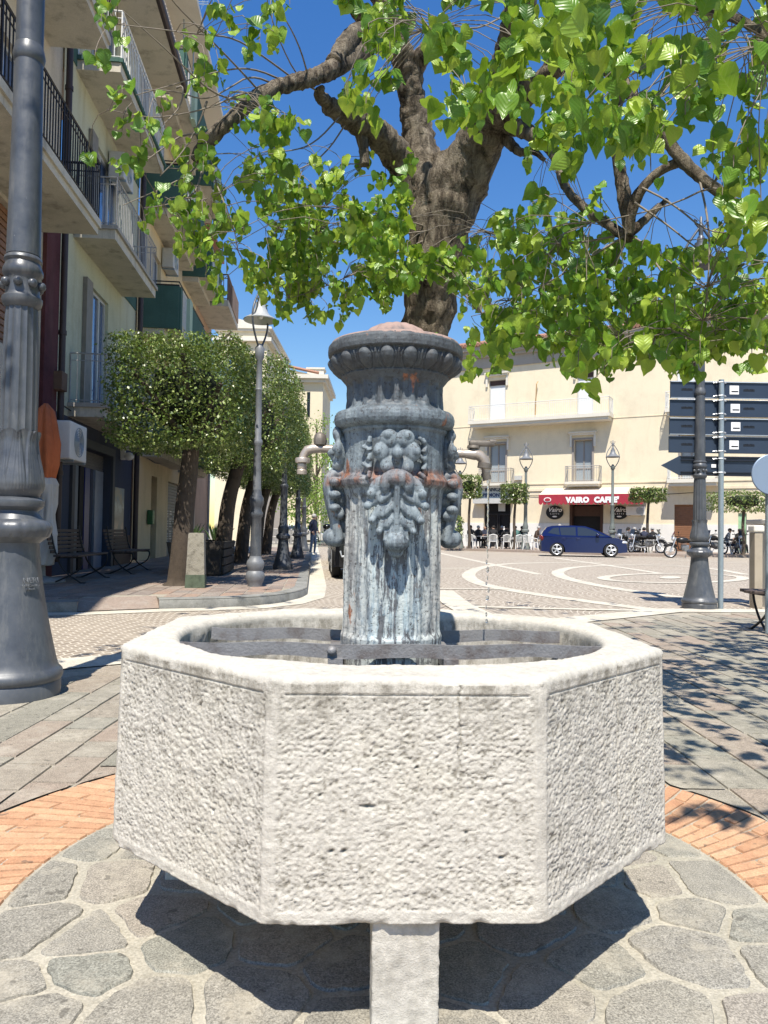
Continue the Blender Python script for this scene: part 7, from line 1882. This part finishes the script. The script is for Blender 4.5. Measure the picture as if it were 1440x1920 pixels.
seat_people = [ # px, depth, facing(deg, 0 = towards camera), shirt, trousers, hair, style, label
 (883, 44.6, 150, 'black','navy','dark','hair','person in black seated at the far left of the cafe tables, by the pot plant'),
 (897, 45.6, 20, 'black','black','grey','hair','white-haired person in dark clothes seated second from the left'),
 (910, 45.8, -10, 'navy','black','grey','bald','bald person in navy seated under the bank sign'),
 (925, 44.5, 170, 'black','jeans','dark','hair','dark-haired person in black with back to the square, behind the falling water'),
 (938, 45.9, 10, 'black','black','grey','hair','person in black facing the square, left of the small tree trunk'),
 (949, 44.4, 185, 'black','black','dark','hair','person in black with back turned, below the small clipped tree'),
 (970, 44.2, 200, 'teal','black','dark','hair','person in a teal top seated just left of the plaza lamp'),
 (981, 44.6, 160, 'black','navy','dark','hair','person in a black jacket seated behind the plaza lamp foot'),
 (1004, 43.6, 60, 'brown','sand','grey','hair','grey-haired person in brown seated beside the rear of the blue car'),
 (1049, 45.5, 0, 'grey','black','grey','hair','white-haired person whose head shows above the blue car roof'),
 (1177, 41.5, 30, 'grey','black','dark','hair','person in a grey jacket seated right of the blue car bonnet'),
 (1188, 42.0, -40, 'white','grey','grey','hair','person in white seated behind the second motorcycle'),
 (1208, 41.0, 150, 'navy','jeans','dark','hair','person in navy leaning forward under the small tree at the awning end'),
 (1226, 41.0, 190, 'black','black','grey','hair','grey-haired person in black seated left of the shutter'),
 (1362, 40.0, 60, 'grey','navy','dark','hair','person in a grey top seated just right of the steel sign post'),
 (1384, 41.2, 10, 'black','black','dark','hair','hooded person in black seated before the green door'),
]
CHL = ['white plastic chair %s']
for i, (px_, d, fc, sh, tr, hr, st, lb) in enumerate(seat_people):
    b = P(px_, 1000, d); o = person_sitting(i+1, C[sh], C[tr], hr, st); o.location = (b.x, d, .13); o.rotation_euler = (0, 0, R(fc)); tag(o, lb, 'person', 'people seated outside the cafe')
    z_up = .16 if 'head shows above' in lb else 0
    o.location.z += z_up
    who = lb.split(' seated')[0].split(' facing')[0].split(' whose')[0].split(' with')[0].split(' leaning')[0]
    rest = lb[len(who):]
chp = plastic_chair('white plastic chair', (0, 0, 0), 0)
chl = ['white plastic chair at the far left of the tables, by the pot plant', 'white chair of the second person from the left', 'white chair of the bald person in navy', 'white chair seen through the falling water', 'white chair facing the square left of the small tree trunk', 'white chair with its back to the square below the small clipped tree', 'white chair of the person in teal', 'white chair behind the foot of the plaza lamp', 'white chair beside the rear of the blue car', 'white chair hidden behind the blue car roof', 'white chair right of the blue car bonnet', 'white chair behind the second motorcycle', 'white chair under the small tree at the awning end', 'white chair left of the brown shutter', 'white chair just right of the steel sign post', 'white chair before the green door']
for i, (px_, d, fc, *_r) in enumerate(seat_people):
    b = P(px_, 1000, d); z_ = .13+(.16 if i == 9 else 0)
    if i == 0: r_ = chp; r_.location = (b.x, d, z_); r_.rotation_euler = (0, 0, R(fc)); r_['label'] = chl[0]
    else: dup(chp, (b.x, d, z_), R(fc), chl[i])
for px_, d, rz_, lb in ((991, 43.2, 150, 'empty white chair between the plaza lamp and the blue car'), (1233, 40.5, 200, 'empty white chair in front of the grey-haired person left of the shutter')):
    b = P(px_, 1000, d); dup(chp, (b.x, d, .13), R(rz_), lb)
# small round tables
def table(label, px_, d):
    b = P(px_, 1000, d); root = thing('cafe_table', label, 'table', (b.x, d, .13), 0, 'small round cafe tables')
    m = MB(); m.lathe([(.0, .70), (.36, .70), (.37, .715), (.36, .73), (.0, .73)], 24, cap=False); m.build('top', M_frame, root, smooth=30)
    m = MB(); m.cyl((0, 0, .05), (0, 0, .70), .03, n=8); m.lathe([(.22, 0), (.22, .03), (.03, .06)], 16); m.build('pedestal', M_tyre, root)
table('small round table among the left group under the bank sign', 905, 45.1); table('small round table left of the plaza lamp', 960, 45.2); table('small round table right of the blue car', 1196, 41.9)
# the man standing at the kerb
J = dict(pelvis=(0, 0, .93), spine=(0, .0, 1.10), chest=(0, -.01, 1.34), neck=(0, -.01, 1.50), head=(.01, -.03, 1.62), crown=(.01, -.02, 1.69), face=(1, -.2, 0))
J.update(shL=(.18,-.01,1.41), elL=(.24,.02,1.14), wrL=(.20,-.14,.98), haL=(.17,-.19,.93), shR=(-.18,0,1.41), elR=(-.25,.05,1.15), wrR=(-.21,-.10,.96), haR=(-.18,-.15,.91),
         hpL=(.09,0,.88), knL=(.11,-.03,.50), anL=(.12,.03,.09), toL=(.15,-.12,.045), hpR=(-.09,0,.88), knR=(-.12,.0,.50), anR=(-.15,.06,.09), toR=(-.17,-.09,.045))
def paint(c, a, b, t):
    if a == 'head' or (b == 'head' and t > .2): return 0 if c.z < 1.69 else 3
    if b.startswith('ha') or (b.startswith('wr') and t > .85): return 0
    if c.z < .92 and (a[:2] in ('hp', 'kn') or b[:2] in ('hp', 'kn', 'an') or a == 'pelvis'): return 2 if not b.startswith('to') and c.z > .1 else 4
    if b.startswith('to') or a.startswith('an'): return 4
    return 1
o = skin_human({k_: q for k_, q in J.items() if k_ != 'face'}, HA, RAD, 'person', [M_skin, C['navy'], C['jeans'], M_hair['grey'], C['white']], paint)
finish_head(o, J, M_hair['grey'], 'hair'); b = G(587, 1041); o.location = (b.x, b.y, 0); o.rotation_euler = (0, 0, R(60))
tag(o, 'man in navy jacket, blue jeans and white shoes standing at the kerb', 'person')
